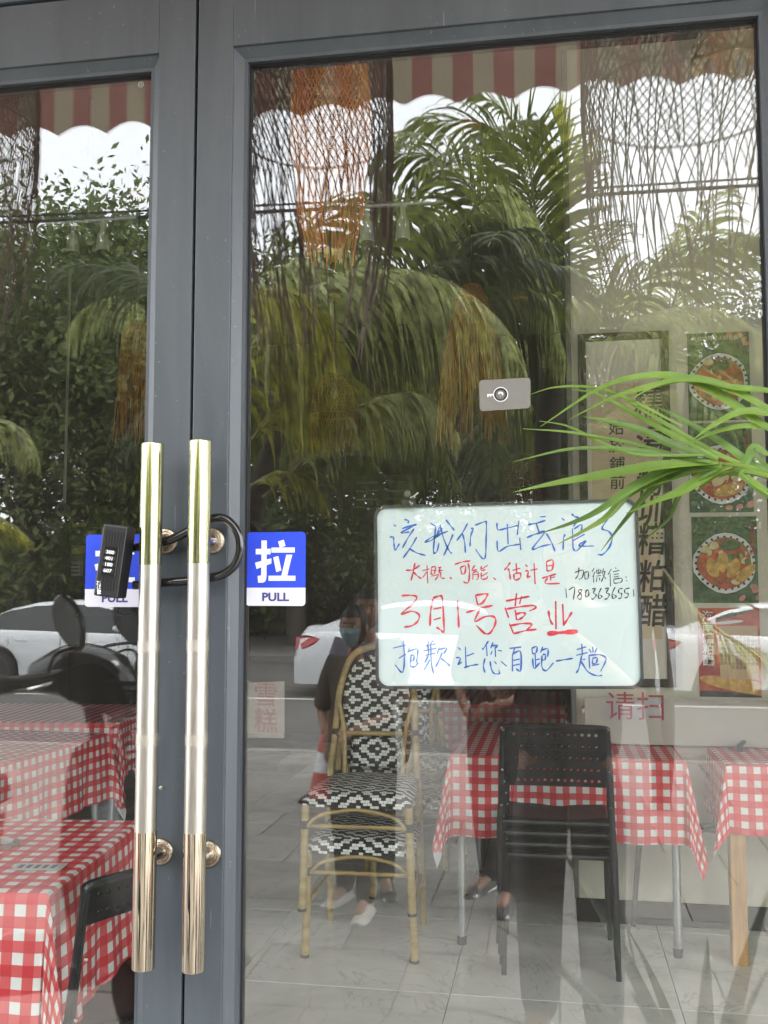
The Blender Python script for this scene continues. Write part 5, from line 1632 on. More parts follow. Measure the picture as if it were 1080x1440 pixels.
def black_chair():
    t = thing('black_chair', 'x', 'chair', (0, 0, 0), 0, 'stacked black chairs with perforated backs')
    w, d, hs = 0.205, 0.19, 0.455
    # local +y is the front of the chair; the back stands at -y
    bz = hs + 0.248
    obj('backrest', perforated(0.375, [(bz, bz + 0.008, 0), (bz + 0.008, bz + 0.032, 1), (bz + 0.032, bz + 0.048, 0), (bz + 0.048, bz + 0.072, 1), (bz + 0.072, bz + 0.080, 0)], 15, -d - 0.035, 0.014), M['chair_black'], t, world=False)
    def seat(u, v):
        x = (-1 + 2 * u) * (w - 0.008)
        y = -d + 0.01 + 2 * d * v
        return (x, y, hs - 0.012 * math.cos((-1 + 2 * u) * 1.4) - 0.01 * math.sin(v * PI) + (-0.02 * (v - 0.85) / 0.15 if v > 0.85 else 0))
    mb = MB().grid(seat, 12, 12)
    s_ = obj('seat', mb, M['chair_black'], t, True, world=False)
    m_ = s_.modifiers.new('thick', 'SOLIDIFY'); m_.thickness = 0.016
    for sx in (-1, 1):
        x = sx * w
        obj('leg', MB().tube([(x * 1.03, -d - 0.03, 0), (x * 1.0, -d + 0.0, hs - 0.01), (x * .97, -d - 0.008, hs + 0.05), (x * .95, -d - 0.03, hs + 0.2), (x * .93, -d - 0.045, hs + 0.322)], [0.0105, 0.0125, 0.0125, 0.0115, 0.011], 10), M['chair_leg'], t, True, world=False)
        obj('leg', MB().tube([(x * 1.04, d + 0.03, 0), (x * 1.0, d - 0.01, hs - 0.02)], [0.0105, 0.0125], 10), M['chair_leg'], t, True, world=False)
        obj('side_rail', MB().tube([(x, -d, hs - 0.02), (x, d - .01, hs - 0.022)], 0.011, 8), M['chair_leg'], t, True, world=False)
        for q in ((x * .965, -d - .018, hs + .045), (x * .94, -d - 0.045, hs + .18)):
            obj('screw', MB().lathe([(0.005, 0), (0.004, 0.0025)], 10, M=Matrix.Translation((q[0], q[1] - 0.011, q[2])) @ Matrix.Rotation(R(90), 4, 'X')), M['chrome'], t, True, world=False)
    obj('top_rail', MB().tube(smoothline([(-w * .93, -d - .045, hs + .318), (-w * .85, -d - .045, hs + .336), (0, -d - .055, hs + .339), (w * .85, -d - .045, hs + .336), (w * .93, -d - .045, hs + .318)], 5), 0.0105, 8), M['chair_leg'], t, True, world=False)
    obj('back_rail', MB().tube([(-w * 1.0, -d + .004, hs - .022), (w * 1.0, -d + .004, hs - .022)], 0.010, 8), M['chair_leg'], t, True, world=False)
    return t
bc = black_chair()
ql, qr = PF(714, 1370), PF(861, 1377)
bx_, by_ = (ql.x + qr.x) / 2, (ql.y + qr.y) / 2 + 0.21
rzb = math.atan2(qr.y - ql.y, qr.x - ql.x) * 0.5
for k, lab in enumerate(('bottom black chair of the stack in front of the middle table, feet on the tiles', 'second black chair from the bottom of the stack', 'third black chair from the bottom of the stack', 'top black chair of the stack, its perforated back highest')):
    loc_ = (bx_ - 0.004 * k, by_ - 0.030 * k, 0.048 * k)
    if k == 0:
        bc.location = loc_; bc.rotation_euler = (0, 0, rzb); bc['label'] = lab
    else: dup(bc, lab, loc_, rzb)
# chairs at the left tables: dark chair seen past the near table; grey legs
nc = PF(125, 1290, 0.0)
c_ = dup(bc, 'single black chair tucked beside the nearest table at the left', (ca.x, 0, 0), 0)
pz = PF(150, 1218, 0.80)
c_.location = (pz.x - 0.10, pz.y + 0.16, 0); c_.rotation_euler = (0, 0, R(60))
c_ = dup(bc, 'black chair standing between the middle table and the right table', (0, 0, 0), 0)
pz = PF(985, 1180, 0.45)
c_.location = (pz.x + 0.02, pz.y + 0.45, 0); c_.rotation_euler = (0, 0, R(75))

# ---- framed calligraphy and menu posters on the cream wall
def wq(x0_, y0_, x1_, y1_, Y=WR):
    a, b = P(x0_, y0_, Y), P(x1_, y1_, Y)
    return a.x, b.x, min(a.z, b.z), max(a.z, b.z)
xa, xb, za, zb_ = wq(812, 472, 950, 966)
fr_t = thing('calligraphy_panel', 'tall dark framed panel with brushed black characters on the cream wall', 'framed panel', ((xa + xb) / 2, WR, za))
fw = 0.035
Y0 = WR - 0.03
for q in (((xa, za), (xa + fw, zb_)), ((xb - fw, za), (xb, zb_)), ((xa + fw, za), (xb - fw, za + fw)), ((xa + fw, zb_ - fw), (xb - fw, zb_))):
    obj('frame_side', MB().box((q[0][0], Y0, q[0][1]), (q[1][0], WR - 0.002, q[1][1]), bev=0.002), M['dark_wood'], fr_t)
paper = mat('tan_rice_paper', (0.60, 0.47, 0.30), 0.85, var=0.10, nscale=3)
obj('mount', MB().box((xa + fw, Y0 + 0.012, za + fw), (xb - fw, Y0 + 0.016, zb_ - fw)), mat('cream_mount', (0.70, 0.64, 0.54), 0.85, var=0.04), fr_t)
pw = (xb - xa)
za2, zb2 = P(900, 898, WR).z, P(900, 540, WR).z
obj('paper', MB().box((xa + fw + .14 * pw * .35, Y0 + 0.009, za2), (xb - fw - .14 * pw * .35, Y0 + 0.0118, zb2)), paper, fr_t)
inkm = mat('brush_ink', (0.015, 0.013, 0.012), 0.6)
xc_ = P(913, 700, WR).x
for k, ch_ in enumerate('糯湯粉圳糟粕醋'):
    zc_ = P(913, (572, 628, 681, 731, 762, 814, 862)[k] if k > 3 else (570, 625, 680, 722)[k], WR).z
    text('lettering', ch_, 0.150, inkm, (xc_, Y0 + 0.0085, zc_), fr_t, off=0.002, ext=0.0004, shear=0.12, sx=0.85)
xc2 = P(867, 650, WR).x
for k, ch_ in enumerate('始於鋪前'):
    zc_ = P(867, (604, 629, 655, 680)[k], WR).z
    text('lettering', ch_, 0.07, inkm, (xc2, Y0 + 0.0085, zc_), fr_t, off=0.0006, ext=0.0004, shear=0.05)

# menu posters: flat prints, built as flat printed shapes
def pm_(name, c, **k): return mat(name, tuple(min(.8, v * 1.4) for v in c), 0.42, **k)
PC = {'rim': pm_('print_rim_white', (0.55, 0.54, 0.52)), 'bg': pm_('print_leaf_green', (0.045, 0.085, 0.035), var=0.7, nscale=14, stretch=(1, 1, 3)), 'soup': pm_('print_broth_red', (0.36, 0.07, 0.025), var=0.4, nscale=30),
      'gold': pm_('print_fried_gold', (0.45, 0.25, 0.06), var=0.35, nscale=40), 'egg': pm_('print_egg_cream', (0.52, 0.42, 0.22), var=0.15, nscale=30), 'herb': pm_('print_herb', (0.06, 0.09, 0.03), var=0.6, nscale=60),
      'brown': pm_('print_brown', (0.20, 0.09, 0.04), var=0.4, nscale=50), 'red': pm_('print_red', (0.42, 0.05, 0.03), var=0.3, nscale=25), 'maroon': pm_('print_maroon', (0.28, 0.035, 0.035), var=0.2), 'dark': pm_('print_dark_edge', (0.03, 0.03, 0.03)),
      'pale': pm_('print_pale_text', (0.50, 0.44, 0.38)), 'tan': pm_('print_tan', (0.45, 0.30, 0.17), var=0.15), 'pink': pm_('print_pink', (0.45, 0.18, 0.16), var=0.3)}
def poster(label, x0_, y0_, x1_, y1_, kind):
    xa, xb, za, zb_ = wq(x0_, y0_, x1_, y1_)
    Y = WR - 0.004
    t = thing('menu_poster', label, 'poster', ((xa + xb) / 2, WR, za), 0, 'menu posters on the cream wall')
    obj('sheet', MB().box((xa, Y, za), (xb, WR - 0.001, zb_)), PC['bg' if kind < 3 else 'soup'], t)
    W2, H2 = xb - xa, zb_ - za
    lay = [0]
    def ell(name, c, u, v, a, b, rot=0.0, n=20):
        lay[0] += 1
        yy_ = Y - 0.0002 * lay[0] - 0.0002
        pts = []
        for k in range(n):
            w = 2 * PI * k / n
            x, z = a * math.cos(w) * (1 + .06 * math.sin(3 * w + u * 9)), b * math.sin(w) * (1 + .06 * math.cos(2 * w + v * 7))
            X, Z = x * math.cos(rot) - z * math.sin(rot), x * math.sin(rot) + z * math.cos(rot)
            pts.append((xa + W2 * u + X * W2, yy_, za + H2 * v + Z * W2))
        pts = [(min(max(p[0], xa + .0005), xb - .0005), p[1], min(max(p[2], za + .0005), zb_ - .0005)) for p in pts]
        mb.setdefault((name, c), MB()).add(pts, [tuple(range(n))])
    mb = {}
    rg_ = random.Random(kind * 7 + 3)
    if kind < 3:
        for k in range(9):
            ell('leaf_print', 'herb', rg_.random(), rg_.uniform(.6, 1), .35, .02, rg_.uniform(.5, 1.4))
        for k in range(5): ell('flower_print', 'pink', rg_.uniform(.6, 1), (rg_.uniform(.85, .98) if kind == 0 else rg_.uniform(.05, .2)), .06, .04, rg_.random())
        v0 = (.44, .42, .46)[kind]
        ell('plate_rim', 'dark', .5, v0, .505, .475)
        ell('plate_rim', 'rim', .5, v0, .49, .46)
        for k in range(28):
            w = 2 * PI * k / 28
            ell('rim_scallop', 'dark', .5 + .445 * math.cos(w), v0 + .415 * math.sin(w) * W2 / H2, .025, .02, w)
        ell('broth', 'brown', .5, v0, .42, .39)
        ell('broth', 'soup', .5, v0 - .02, .40, .36)
        for k in range(26):
            a = rg_.uniform(0, 2 * PI); r = .34 * math.sqrt(rg_.random())
            c = rg_.choice(['gold', 'egg', 'brown', 'red', 'herb'] if kind == 0 else ['brown', 'herb', 'soup', 'egg'])
            ell('topping', c, .5 + r * math.cos(a), v0 + r * math.sin(a) * W2 / H2, rg_.uniform(.03, .07), rg_.uniform(.025, .05), rg_.uniform(0, 3))
        if kind == 2:
            for (u, v, a, b, r_, c) in ((.30, .40, .16, .09, 1.9, 'gold'), (.46, .47, .16, .085, 1.5, 'gold'), (.62, .40, .17, .085, 1.1, 'gold'), (.80, .34, .20, .075, .75, 'gold'), (.33, .66, .075, .065, 0, 'egg'), (.20, .62, .07, .06, 0, 'egg'), (.58, .66, .16, .08, 0, 'herb'), (.5, .2, .12, .04, 0, 'red')):
                ell('topping', c, u, v, a, b, r_)
        elif kind == 1:
            for (u, v, a, b, r_, c) in ((.62, .25, .24, .10, .35, 'gold'), (.45, .36, .12, .09, .8, 'egg'), (.75, .38, .10, .06, .2, 'egg')): ell('topping', c, u, v, a, b, r_)
        else:
            for (u, v, a, b, r_, c) in ((.55, .62, .13, .09, 0, 'herb'), (.74, .36, .15, .11, .5, 'gold'), (.60, .40, .12, .07, .2, 'gold'), (.27, .50, .12, .10, 0, 'red'), (.33, .66, .08, .06, 0, 'egg')): ell('topping', c, u, v, a, b, r_)
    else:
        ell('bowl_print', 'red', .62, .28, .75, .30)
        ell('bowl_edge', 'gold', .70, .13, .70, .12, -.15)
        ell('bowl_edge', 'dark', .5, -.02, .9, .12, -.08)
        ell('leaf_print', 'herb', .6, .95, .4, .06, .3)
        ell('leaf_print', 'rim', .5, .84, .25, .03, .1)
        a_ = MB(); lay[0] += 1
        mb['name_strip', 'maroon'] = a_.prism([(xa + W2 * .03, za + H2 * .24), (xa + W2 * .28, za + H2 * .24), (xa + W2 * .28, za + H2 * .93), (xa + W2 * .24, za + H2 * .98), (xa + W2 * .05, za + H2 * .98), (xa + W2 * .03, za + H2 * .93)], 0.0003, M=Matrix.Translation((0, Y - 0.0030, 0)))
        mb['text_field', 'tan'] = MB().box((xa + W2 * .34, Y - 0.0030, za + H2 * .20), (xa + W2 * .96, Y - 0.0026, za + H2 * .80))
    for (nm, c), m_ in mb.items(): obj(nm, m_, PC[c], t)
    if kind == 3:
        for k, c in enumerate('海南糟粕醋'):
            text('lettering', c, .17 * W2 * 1.15, PC['rim'], (xa + W2 * .155, Y - 0.0034, za + H2 * (.90 - .125 * k)), t, off=0.0008, ext=0.0002)
        body = ['糟粕醋是海南文昌地方', '的傳統風味以酒糟發酵', '而成湯底酸辣開胃香氣', '濃郁配以牛雜海鮮蔬菜', '口感豐富回味悠長深受', '食客喜愛始於鋪前傳遍', '全島老少皆宜四季可食', '趁熱吃最佳配米粉更香', '歡迎品嘗']
        text('lettering', '\n'.join(body), .062 * W2 * 1.02, PC['dark'], (xa + W2 * .65, Y - 0.0034, za + H2 * .50), t, ext=0.0001)
    else:
        text('lettering', ('海鮮糟粕醋火鍋套餐', '牛雜糟粕醋', '雞翅糟粕醋')[kind] if kind == 0 else '\n'.join(('', '牛雜糟粕醋', '雞翅糟粕醋')[kind]), (.085 if kind == 0 else .10) * W2, PC['pale'] if kind == 0 else PC['maroon'], (xa + W2 * (.45 if kind == 0 else .92), Y - 0.0092, za + H2 * (.93 if kind == 0 else .72)), t, ext=0.0002)
    return t
poster('top menu poster showing a patterned bowl of red soup and seafood', 966, 470, 1056, 590, 0)
poster('second menu poster, bowl with fried cutlet, behind the green leaflets', 967, 596, 1060, 720, 1)
poster('third menu poster, bowl with chicken wings and a golden roll', 972, 727, 1067, 848, 2)
poster('lowest menu poster with a maroon name strip and a block of text', 981, 855, 1071, 981, 3)
xa, xb, za, zb_ = wq(822, 979, 1100, 1050, WR - 0.012)
ss = thing('scan_sign', 'pale paper strip with two red characters on the wall under the framed panel', 'sign', ((xa + xb) / 2, WR - 0.012, za))
obj('strip', MB().box((xa, WR - 0.050, za), (xb, WR - 0.0465, zb_)), mat('pale_paper', (0.50, 0.46, 0.40), 0.8), ss)
xa2, xb2, za2, zb2 = wq(852, 980, 936, 1014, WR - 0.05)
obj('label', MB().box((xa2, WR - 0.053, za2), (xb2, WR - 0.0505, zb2)), mat('pale_grey_card', (0.46, 0.45, 0.46), 0.7), ss)
q_ = P(894, 996, WR - 0.05)
text('lettering', '请扫', 0.130, mat('red_sign_ink', (0.40, 0.045, 0.05), 0.6), (q_.x, WR - 0.0536, q_.z), ss, off=0.0)

# ---- the counter and shelves at the back left
BYk = 6.6
pa = P(40, 735, BYk); pb = P(215, 1000, BYk)
ck = thing('counter_shelf', 'black kitchen counter with shelves at the back of the left side', 'shelf', (pa.x, BYk, 0))
bl = M['black_plastic']
dk = mat('shelf_dark_steel', (0.03, 0.03, 0.03), 0.35, 0.5)
X0, X1 = pa.x - 1.2, pb.x + 0.3
obj('cabinet', MB().box((X0, BYk, 0), (X1, BYk + 0.6, 0.88), bev=0.004), dk, ck)
for z in (1.2, 1.45): obj('shelf_board', MB().box((X0, BYk + 0.1, z), (X1, BYk + 0.5, z + 0.025)), dk, ck)
for x in np.linspace(X0, X1, 5): obj('shelf_post', MB().box((x - .015, BYk + .1, .88), (x + .015, BYk + .13, 1.95)), dk, ck)
obj('canopy_hood', MB().box((X0 + .4, BYk - .05, 1.82), (X1, BYk + .5, 1.98), bev=0.01), bl, ck)
def stand(label, px, py0, py1, wpx, col, name, cat, Y=BYk, bottle=False):
    a, b = P(px, py0, Y), P(px, py1, Y)
    w = wpx / F * (Y + 1.6)
    if bottle:
        o = obj(name, MB().lathe([(w / 2, 0), (w / 2, (a.z - b.z) * .72), (w * .3, (a.z - b.z) * .8), (w * .32, a.z - b.z)], 14), mat(name + '_' + cat, col, 0.35, var=.2), None, True)
    else:
        o = obj(name, MB().box((-w / 2, 0, 0), (w / 2, w * .5, a.z - b.z), bev=0.004), mat(name + '_face', col, 0.5, var=0.25, nscale=12), None)
        for k in range(3):
            obj('print_band', MB().box((-w * .36, -0.002, (a.z - b.z) * (.18 + .26 * k)), (w * .36, 0.001, (a.z - b.z) * (.30 + .26 * k))), mat('band_print', [c * .35 for c in col], 0.6), o, world=False)
    o.location = (b.x, Y, b.z)
    single(o, label, cat)
    return o
stand('yellow notice hanging over the back counter', 104, 735, 778, 26, (0.45, 0.33, 0.05), 'notice_board', 'notice')
stand('tan box on the upper shelf of the back counter', 61, 750, 789, 24, (0.42, 0.28, 0.13), 'storage_box', 'box')
stand('pale printed label board below the tan box', 62, 796, 830, 26, (0.30, 0.32, 0.30), 'label_board', 'notice')
stand('red brown storage jar at the left of the back counter', 30, 815, 850, 24, (0.35, 0.08, 0.03), 'storage_jar', 'jar', bottle=True)
stand('white bottle standing on the back shelf at the left edge', 14, 775, 815, 9, (0.55, 0.55, 0.55), 'white_bottle', 'bottle', bottle=True)
stand('second white bottle on the back shelf, nearer the tan box', 27, 778, 815, 8, (0.50, 0.48, 0.50), 'white_bottle', 'bottle', bottle=True)
stand('pale tin on the back counter right of the tan box', 105, 790, 810, 18, (0.40, 0.38, 0.36), 'storage_tin', 'tin')
p_ = P(86, 716, 5.5)
cmr = thing('security_camera', 'round pale security camera in the dark part of the left leaf', 'camera', p_)
obj('housing', MB().lathe([(0.045, 0), (0.055, 0.02), (0.05, 0.05), (0.025, 0.07)], 20, M=Matrix.Rotation(R(-90), 4, 'X')), mat('camera_grey', (0.20, 0.19, 0.18), 0.4), cmr, True, world=False)
obj('lens', MB().lathe([(0.026, -0.012), (0.024, -0.02), (0.003, -0.014)], 20, M=Matrix.Rotation(R(-90), 4, 'X')), M['gloss_black'], cmr, True, world=False)
obj('bracket', MB().tube([(0, 0.05, 0), (0, 0.05, ROOM[3] - p_.z - .001)], 0.012, 8), M['lampgrey'], cmr, True, world=False)
# dark green menu display at the back centre
a, b = P(494, 668, 7.6), P(580, 712, 7.6)
ds = thing('menu_display', 'dark green board with small pale lines at the back above the white board', 'display', ((a.x + b.x) / 2, 7.6, b.z))
obj('panel', MB().box((a.x, 7.6, b.z), (b.x, 7.66, a.z), bev=0.004), mat('dark_green_board', (0.012, 0.03, 0.022), 0.4), ds)
for i in range(2):
    for j in range(3):
        x = a.x + (b.x - a.x) * (.08 + .5 * i); z = b.z + (a.z - b.z) * (.2 + .26 * j)
        obj('text_line', MB().box((x, 7.596, z), (x + (b.x - a.x) * .36, 7.5995, z + 0.018)), mat('pale_chalk', (0.25, 0.32, 0.30), 0.7), ds)
obj('bracket', MB().box((a.x + .1, 7.62, a.z), (a.x + .13, 7.65, ROOM[3] - .001)).box((b.x - .13, 7.62, a.z), (b.x - .1, 7.65, ROOM[3] - .001)), dk, ds)
# ================================================================== REFLECTED STREET: CARS, SCOOTER, PEOPLE
CWh = mat('white_car_paint', (0.70, 0.71, 0.72), 0.22, coat=0.8, spec=0.5)
CGl = mat('tinted_car_glass', (0.012, 0.014, 0.016), 0.06, spec=0.8)
CBk = mat('car_black_trim', (0.012, 0.012, 0.012), 0.5)
CRd = mat('tail_lamp_red', (0.42, 0.01, 0.015), 0.15, coat=1.0)
CTy = mat('tyre_rubber', (0.016, 0.016, 0.017), 0.8)
CRm = mat('alloy_rim', (0.50, 0.51, 0.53), 0.3, 0.9)
CHd = mat('head_lamp_clear', (0.45, 0.48, 0.5), 0.1, coat=1.0)
def interp(tab, x):
    for (a, va), (b, vb) in zip(tab, tab[1:]):
        if x <= b:
            u = (x - a) / (b - a); u = max(0, min(1, u)); u = u * u * (3 - 2 * u) * .5 + u * .5
            return va + (vb - va) * u
    return tab[-1][1]
def sedan():
    t = thing('white_sedan', 'x', 'car', (0, 0, 0), 0, 'white cars parked along the far side of the road')
    WX = (-1.32, 1.38); WRd = 0.325
    top = [(-2.32, .66), (-2.27, .93), (-2.15, 1.06), (-1.75, 1.075), (-1.4, 1.07), (1.0, 1.02), (1.6, .93), (2.05, .82), (2.27, .68), (2.34, .55)]
    shd = [(-2.32, .62), (-2.25, .88), (-1.9, .97), (-1.2, .96), (0, .93), (1.0, .90), (1.7, .82), (2.15, .70), (2.34, .52)]
    wid = [(-2.34, .70), (-2.2, .82), (-1.7, .885), (0, .895), (1.5, .885), (2.1, .80), (2.34, .62)]
    xs = sorted(set([round(v, 3) for v in np.linspace(-2.32, 2.34, 84)]))
    mb = MB()
    prev = None
    rows = []
    for x in xs:
        w, zs_, zt_ = interp(wid, x), interp(shd, x), interp(top, x)
        zl = 0.19
        for wx_ in WX:
            dx = abs(x - wx_)
            if dx < 0.385: zl = max(zl, WRd + math.sqrt(0.385 ** 2 - dx ** 2) - 0.0)
        zl = min(zl, zs_ - 0.12)
        end = 1 if abs(x) > 2.2 else 0
        half = [(w * .97, zl), (w * 1.0, max(zl + .02, .42)), (w * 1.005, max(zl + .04, .60)), (w * .985, max(zl + .06, zs_ - .14)), (w * .955, zs_ - .03), (w * .90, zs_ + .01), (w * .62, zt_ - .012), (w * .3, zt_), (0, zt_ + .004)]
        rows.append([(x, y, z) for y, z in half] + [(x, -y, z) for y, z in half[-2::-1]])
    k = len(rows[0])
    vs = [p for r in rows for p in r]
    fs = [(i * k + j, i * k + j + 1, (i + 1) * k + j + 1, (i + 1) * k + j) for i in range(len(rows) - 1) for j in range(k - 1)]
    fs.append(tuple(range(k))[::-1]); fs.append(tuple((len(rows) - 1) * k + j for j in range(k)))
    mb.add(vs, fs)
    body = obj('body', mb, CWh, t, True, world=False)
    obj('underbody', MB().box((-2.1, -.74, .17), (2.1, .74, .5)), CBk, t, world=False)
    # cabin
    roof = [(-1.98, 1.06), (-1.55, 1.20), (-1.15, 1.345), (-.75, 1.425), (-.25, 1.455), (.15, 1.445), (.5, 1.37), (.95, 1.17), (1.32, 1.00)]
    xs2 = np.linspace(-1.98, 1.32, 45)
    rows = []
    for x in xs2:
        zr = interp(roof, x); zb_ = interp(shd, x) - 0.01
        w = interp(wid, x)
        lean = (zr - zb_) / .5
        ys = w * .90 - .17 * max(0, min(1, lean))
        zs_ = zb_ + max(0.0, (zr - zb_)) * .86
        rows.append([(x, w * .90, zb_), (x, ys, zs_), (x, ys * .88, zr - .012), (x, ys * .45, zr), (x, 0, zr + .004), (x, -ys * .45, zr), (x, -ys * .88, zr - .012), (x, -ys, zs_), (x, -w * .90, zb_)])
    k = 9
    vs = [p for r in rows for p in r]
    fs, mi = [], []
    for i in range(44):
        xm = (xs2[i] + xs2[i + 1]) / 2
        for j in range(8):
            fs.append((i * k + j, i * k + j + 1, (i + 1) * k + j + 1, (i + 1) * k + j))
            side = j in (0, 7)
            if side: g = 1 if -1.38 < xm < 1.02 else 0
            elif j in (1, 6): g = 0
            else: g = 0 if -1.02 < xm < .42 else 1
            if xm < -1.9 or xm > 1.27: g = 0
            mi.append(g)
    mb = MB(); mb.v, mb.f, mb.m = vs, fs, mi
    obj('cabin', mb, [CWh, CGl], t, True, world=False)
    for s in (-1, 1):
        # pillars and door lines
        obj('pillar', MB().tube([(-.22, s * .79, .95), (-.24, s * .655, 1.38)], .03, 6, flat=.4), CBk, t, True, world=False)
        for x in (-1.12, -.22, .92):
            obj('door_seam', MB().tube([(x, s * (interp(wid, x) * 1.003 + .001), .30), (x, s * (interp(wid, x) * 1.006 + .001), .62), (x - .01, s * (interp(wid, x) * .985 + .002), .84)], .005, 4), CBk, t, world=False)
        for x in (-.98, -.08):
            obj('door_handle', MB().box((x, s * .885 - .012, .80), (x + .18, s * .885 + .012, .825), bev=.004), CWh, t, world=False)
        obj('sill_trim', MB().box((-.9, s * .86 - .01, .17), (.95, s * .86 + .01, .22)), CBk, t, world=False)
        mr = obj('door_mirror', MB().lathe([(.01, -.1), (.055, -.08), (.075, 0), (.06, .07), (.02, .1)], 14, M=Matrix.Translation((.78, s * .98, 1.02)) @ Matrix.Rotation(R(90), 4, 'X') @ Matrix.Scale(.75, 4, (0, 1, 0))), CWh, t, True, world=False)
        obj('mirror_arm', MB().tube([(.80, s * .80, .95), (.78, s * .92, .98)], .02, 6), CBk, mr, world=False)
        mb = MB()
        pts = [(-2.30, .70), (-2.28, .90), (-2.10, .93), (-1.88, .88), (-1.95, .80), (-2.15, .72)]
        vs = [(x, s * (interp(wid, x) * (1.0 if z < .8 else .975) + .008), z) for x, z in pts] + [(x, s * (interp(wid, x) * .9), z) for x, z in pts]
        mb.add(vs, [tuple(range(6)), tuple(range(6, 12))[::-1]] + [(i, (i + 1) % 6, (i + 1) % 6 + 6, i + 6) for i in range(6)])
        obj('tail_lamp', mb, CRd, t, world=False)
        pts = [(2.28, .58), (2.22, .68), (2.0, .74), (1.75, .73), (1.95, .62)]
        vs = [(x, s * (interp(wid, x) * .985 + .01), z) for x, z in pts] + [(x, s * (interp(wid, x) * .85), z) for x, z in pts]
        obj('head_lamp', MB().add(vs, [tuple(range(5)), tuple(range(5, 10))[::-1]] + [(i, (i + 1) % 5, (i + 1) % 5 + 5, i + 5) for i in range(5)]), CHd, t, world=False)
        for wx_ in WX:
            MW = Matrix.Translation((wx_, s * .80, WRd)) @ Matrix.Rotation(R(90), 4, 'X')
            wh = obj('wheel', MB().lathe([(.225, -.10), (.30, -.105), (.322, -.08), (.325, 0), (.322, .08), (.30, .105), (.225, .10)], 36, M=MW), CTy, t, True, world=False)
            rm = MB().lathe([(.20, -.08), (.228, -.102), (.232, -.098), (.232, .098), (.228, .102), (.20, .08)], 36, M=MW, cap=False)
            for q in range(10):
                a = 2 * PI * q / 10 + (.09 if q % 2 else -.09)
                rm.box((.03, -.012, -.012), (.215, .012, .012), M=MW @ Matrix.Rotation(a, 4, 'Z') @ Matrix.Translation((0, 0, -s * .085)))
            rm.lathe([(.05, -.10), (.055, 0), (.05, .10)], 16, M=MW)
            obj('rim', rm, CRm, wh, world=False)
            obj('brake_disc', MB().lathe([(.19, -.02), (.19, .02)], 24, M=MW), CBk, wh, world=False)
            obj('wheel_arch', MB().lathe([(.38, -.12), (.38, .06)], 30, M=MW @ Matrix.Translation((0, 0, s * .10)), cap=True), CBk, t, world=False)
    obj('rear_window_frame', MB().box((-2.335, -.55, .74), (-2.30, .55, .84), bev=.005), mat('plate_blue', (0.05, 0.10, 0.40), 0.4), t, world=False)
    obj('bumper_slot', MB().box((2.30, -.6, .28), (2.36, .6, .46), bev=.01), CBk, t, world=False)
    return t
c1_ = sedan()
YV = 13.2
q_ = RV(408, 960, YV)
c1_.location = (q_.x + 2.33, q_.y - 0.9, ROAD); c1_['label'] = 'white sedan with a red tail lamp, mirrored between the PULL sticker and the white board'
q2 = RV(168, 905, YV)
c2_ = dup(c1_, 'white sedan with its door mirror showing, mirrored in the left leaf behind the scooter', (q2.x - 0.78, q2.y - 0.9, ROAD))
c3_ = dup(c1_, 'third white sedan parked beyond the right edge of the reflection', (q_.x + 2.33 + 5.3, q_.y - 0.9, ROAD))

# ---- scooter, mirrored in the lower left
hx = RV(112, 945, 1.55)
sx0, sy0 = hx.x, hx.y
st_ = thing('electric_scooter', 'black scooter with tall round mirrors and red panel mirrored in the left leaf', 'scooter', (sx0 - .3, sy0, PAVE))
Sb = M['gloss_black']; Sp = M['black_plastic']
Srd = mat('scooter_red', (0.42, 0.02, 0.02), 0.3, coat=0.5)
for wx_, nm in ((sx0 + .36, 'front'), (sx0 - .86, 'rear')):
    MW = Matrix.Translation((wx_, sy0, PAVE + .225)) @ Matrix.Rotation(R(90), 4, 'X')
    wh = obj('wheel', MB().lathe([(.14, -.04), (.20, -.045), (.225, 0), (.20, .045), (.14, .04)], 32, M=MW), CTy, st_, True)
    rm = MB().lathe([(.13, -.035), (.145, -.04), (.145, .04), (.13, .035)], 28, M=MW, cap=False).lathe([(.04, -.05), (.04, .05)], 14, M=MW)
    for q in range(6): rm.box((.03, -.01, -.01), (.135, .01, .01), M=MW @ Matrix.Rotation(2 * PI * q / 6, 4, 'Z'))
    obj('rim', rm, CRm, wh)
H0 = hx.z
obj('fork', MB().tube([(sx0 + .36, sy0 - .07, PAVE + .225), (sx0 + .22, sy0 - .07, .45)], .018, 8).tube([(sx0 + .36, sy0 + .07, PAVE + .225), (sx0 + .22, sy0 + .07, .45)], .018, 8).tube([(sx0 + .22, sy0, .42), (sx0 + .02, sy0, H0 - .02)], .03, 10), Sp, st_, True)
obj('front_fender', MB().grid(lambda u, v: (sx0 + .36 + .25 * math.cos(R(20 + 130 * u)), sy0 + .06 * (2 * v - 1), PAVE + .225 + .25 * math.sin(R(20 + 130 * u)) - .02 * (2 * v - 1) ** 2), 14, 4), Sb, st_, True)
def blob(name, pts, radii, m_, flat=1.0, parent=None, n=14):
    return obj(name, MB().tube(smoothline(pts, 5), [radii[min(int(i / 5), len(radii) - 1)] + (radii[min(int(i / 5) + 1, len(radii) - 1)] - radii[min(int(i / 5), len(radii) - 1)]) * ((i % 5) / 5) for i in range(len(smoothline(pts, 5)))], n, flat=flat), m_, parent or st_, True)
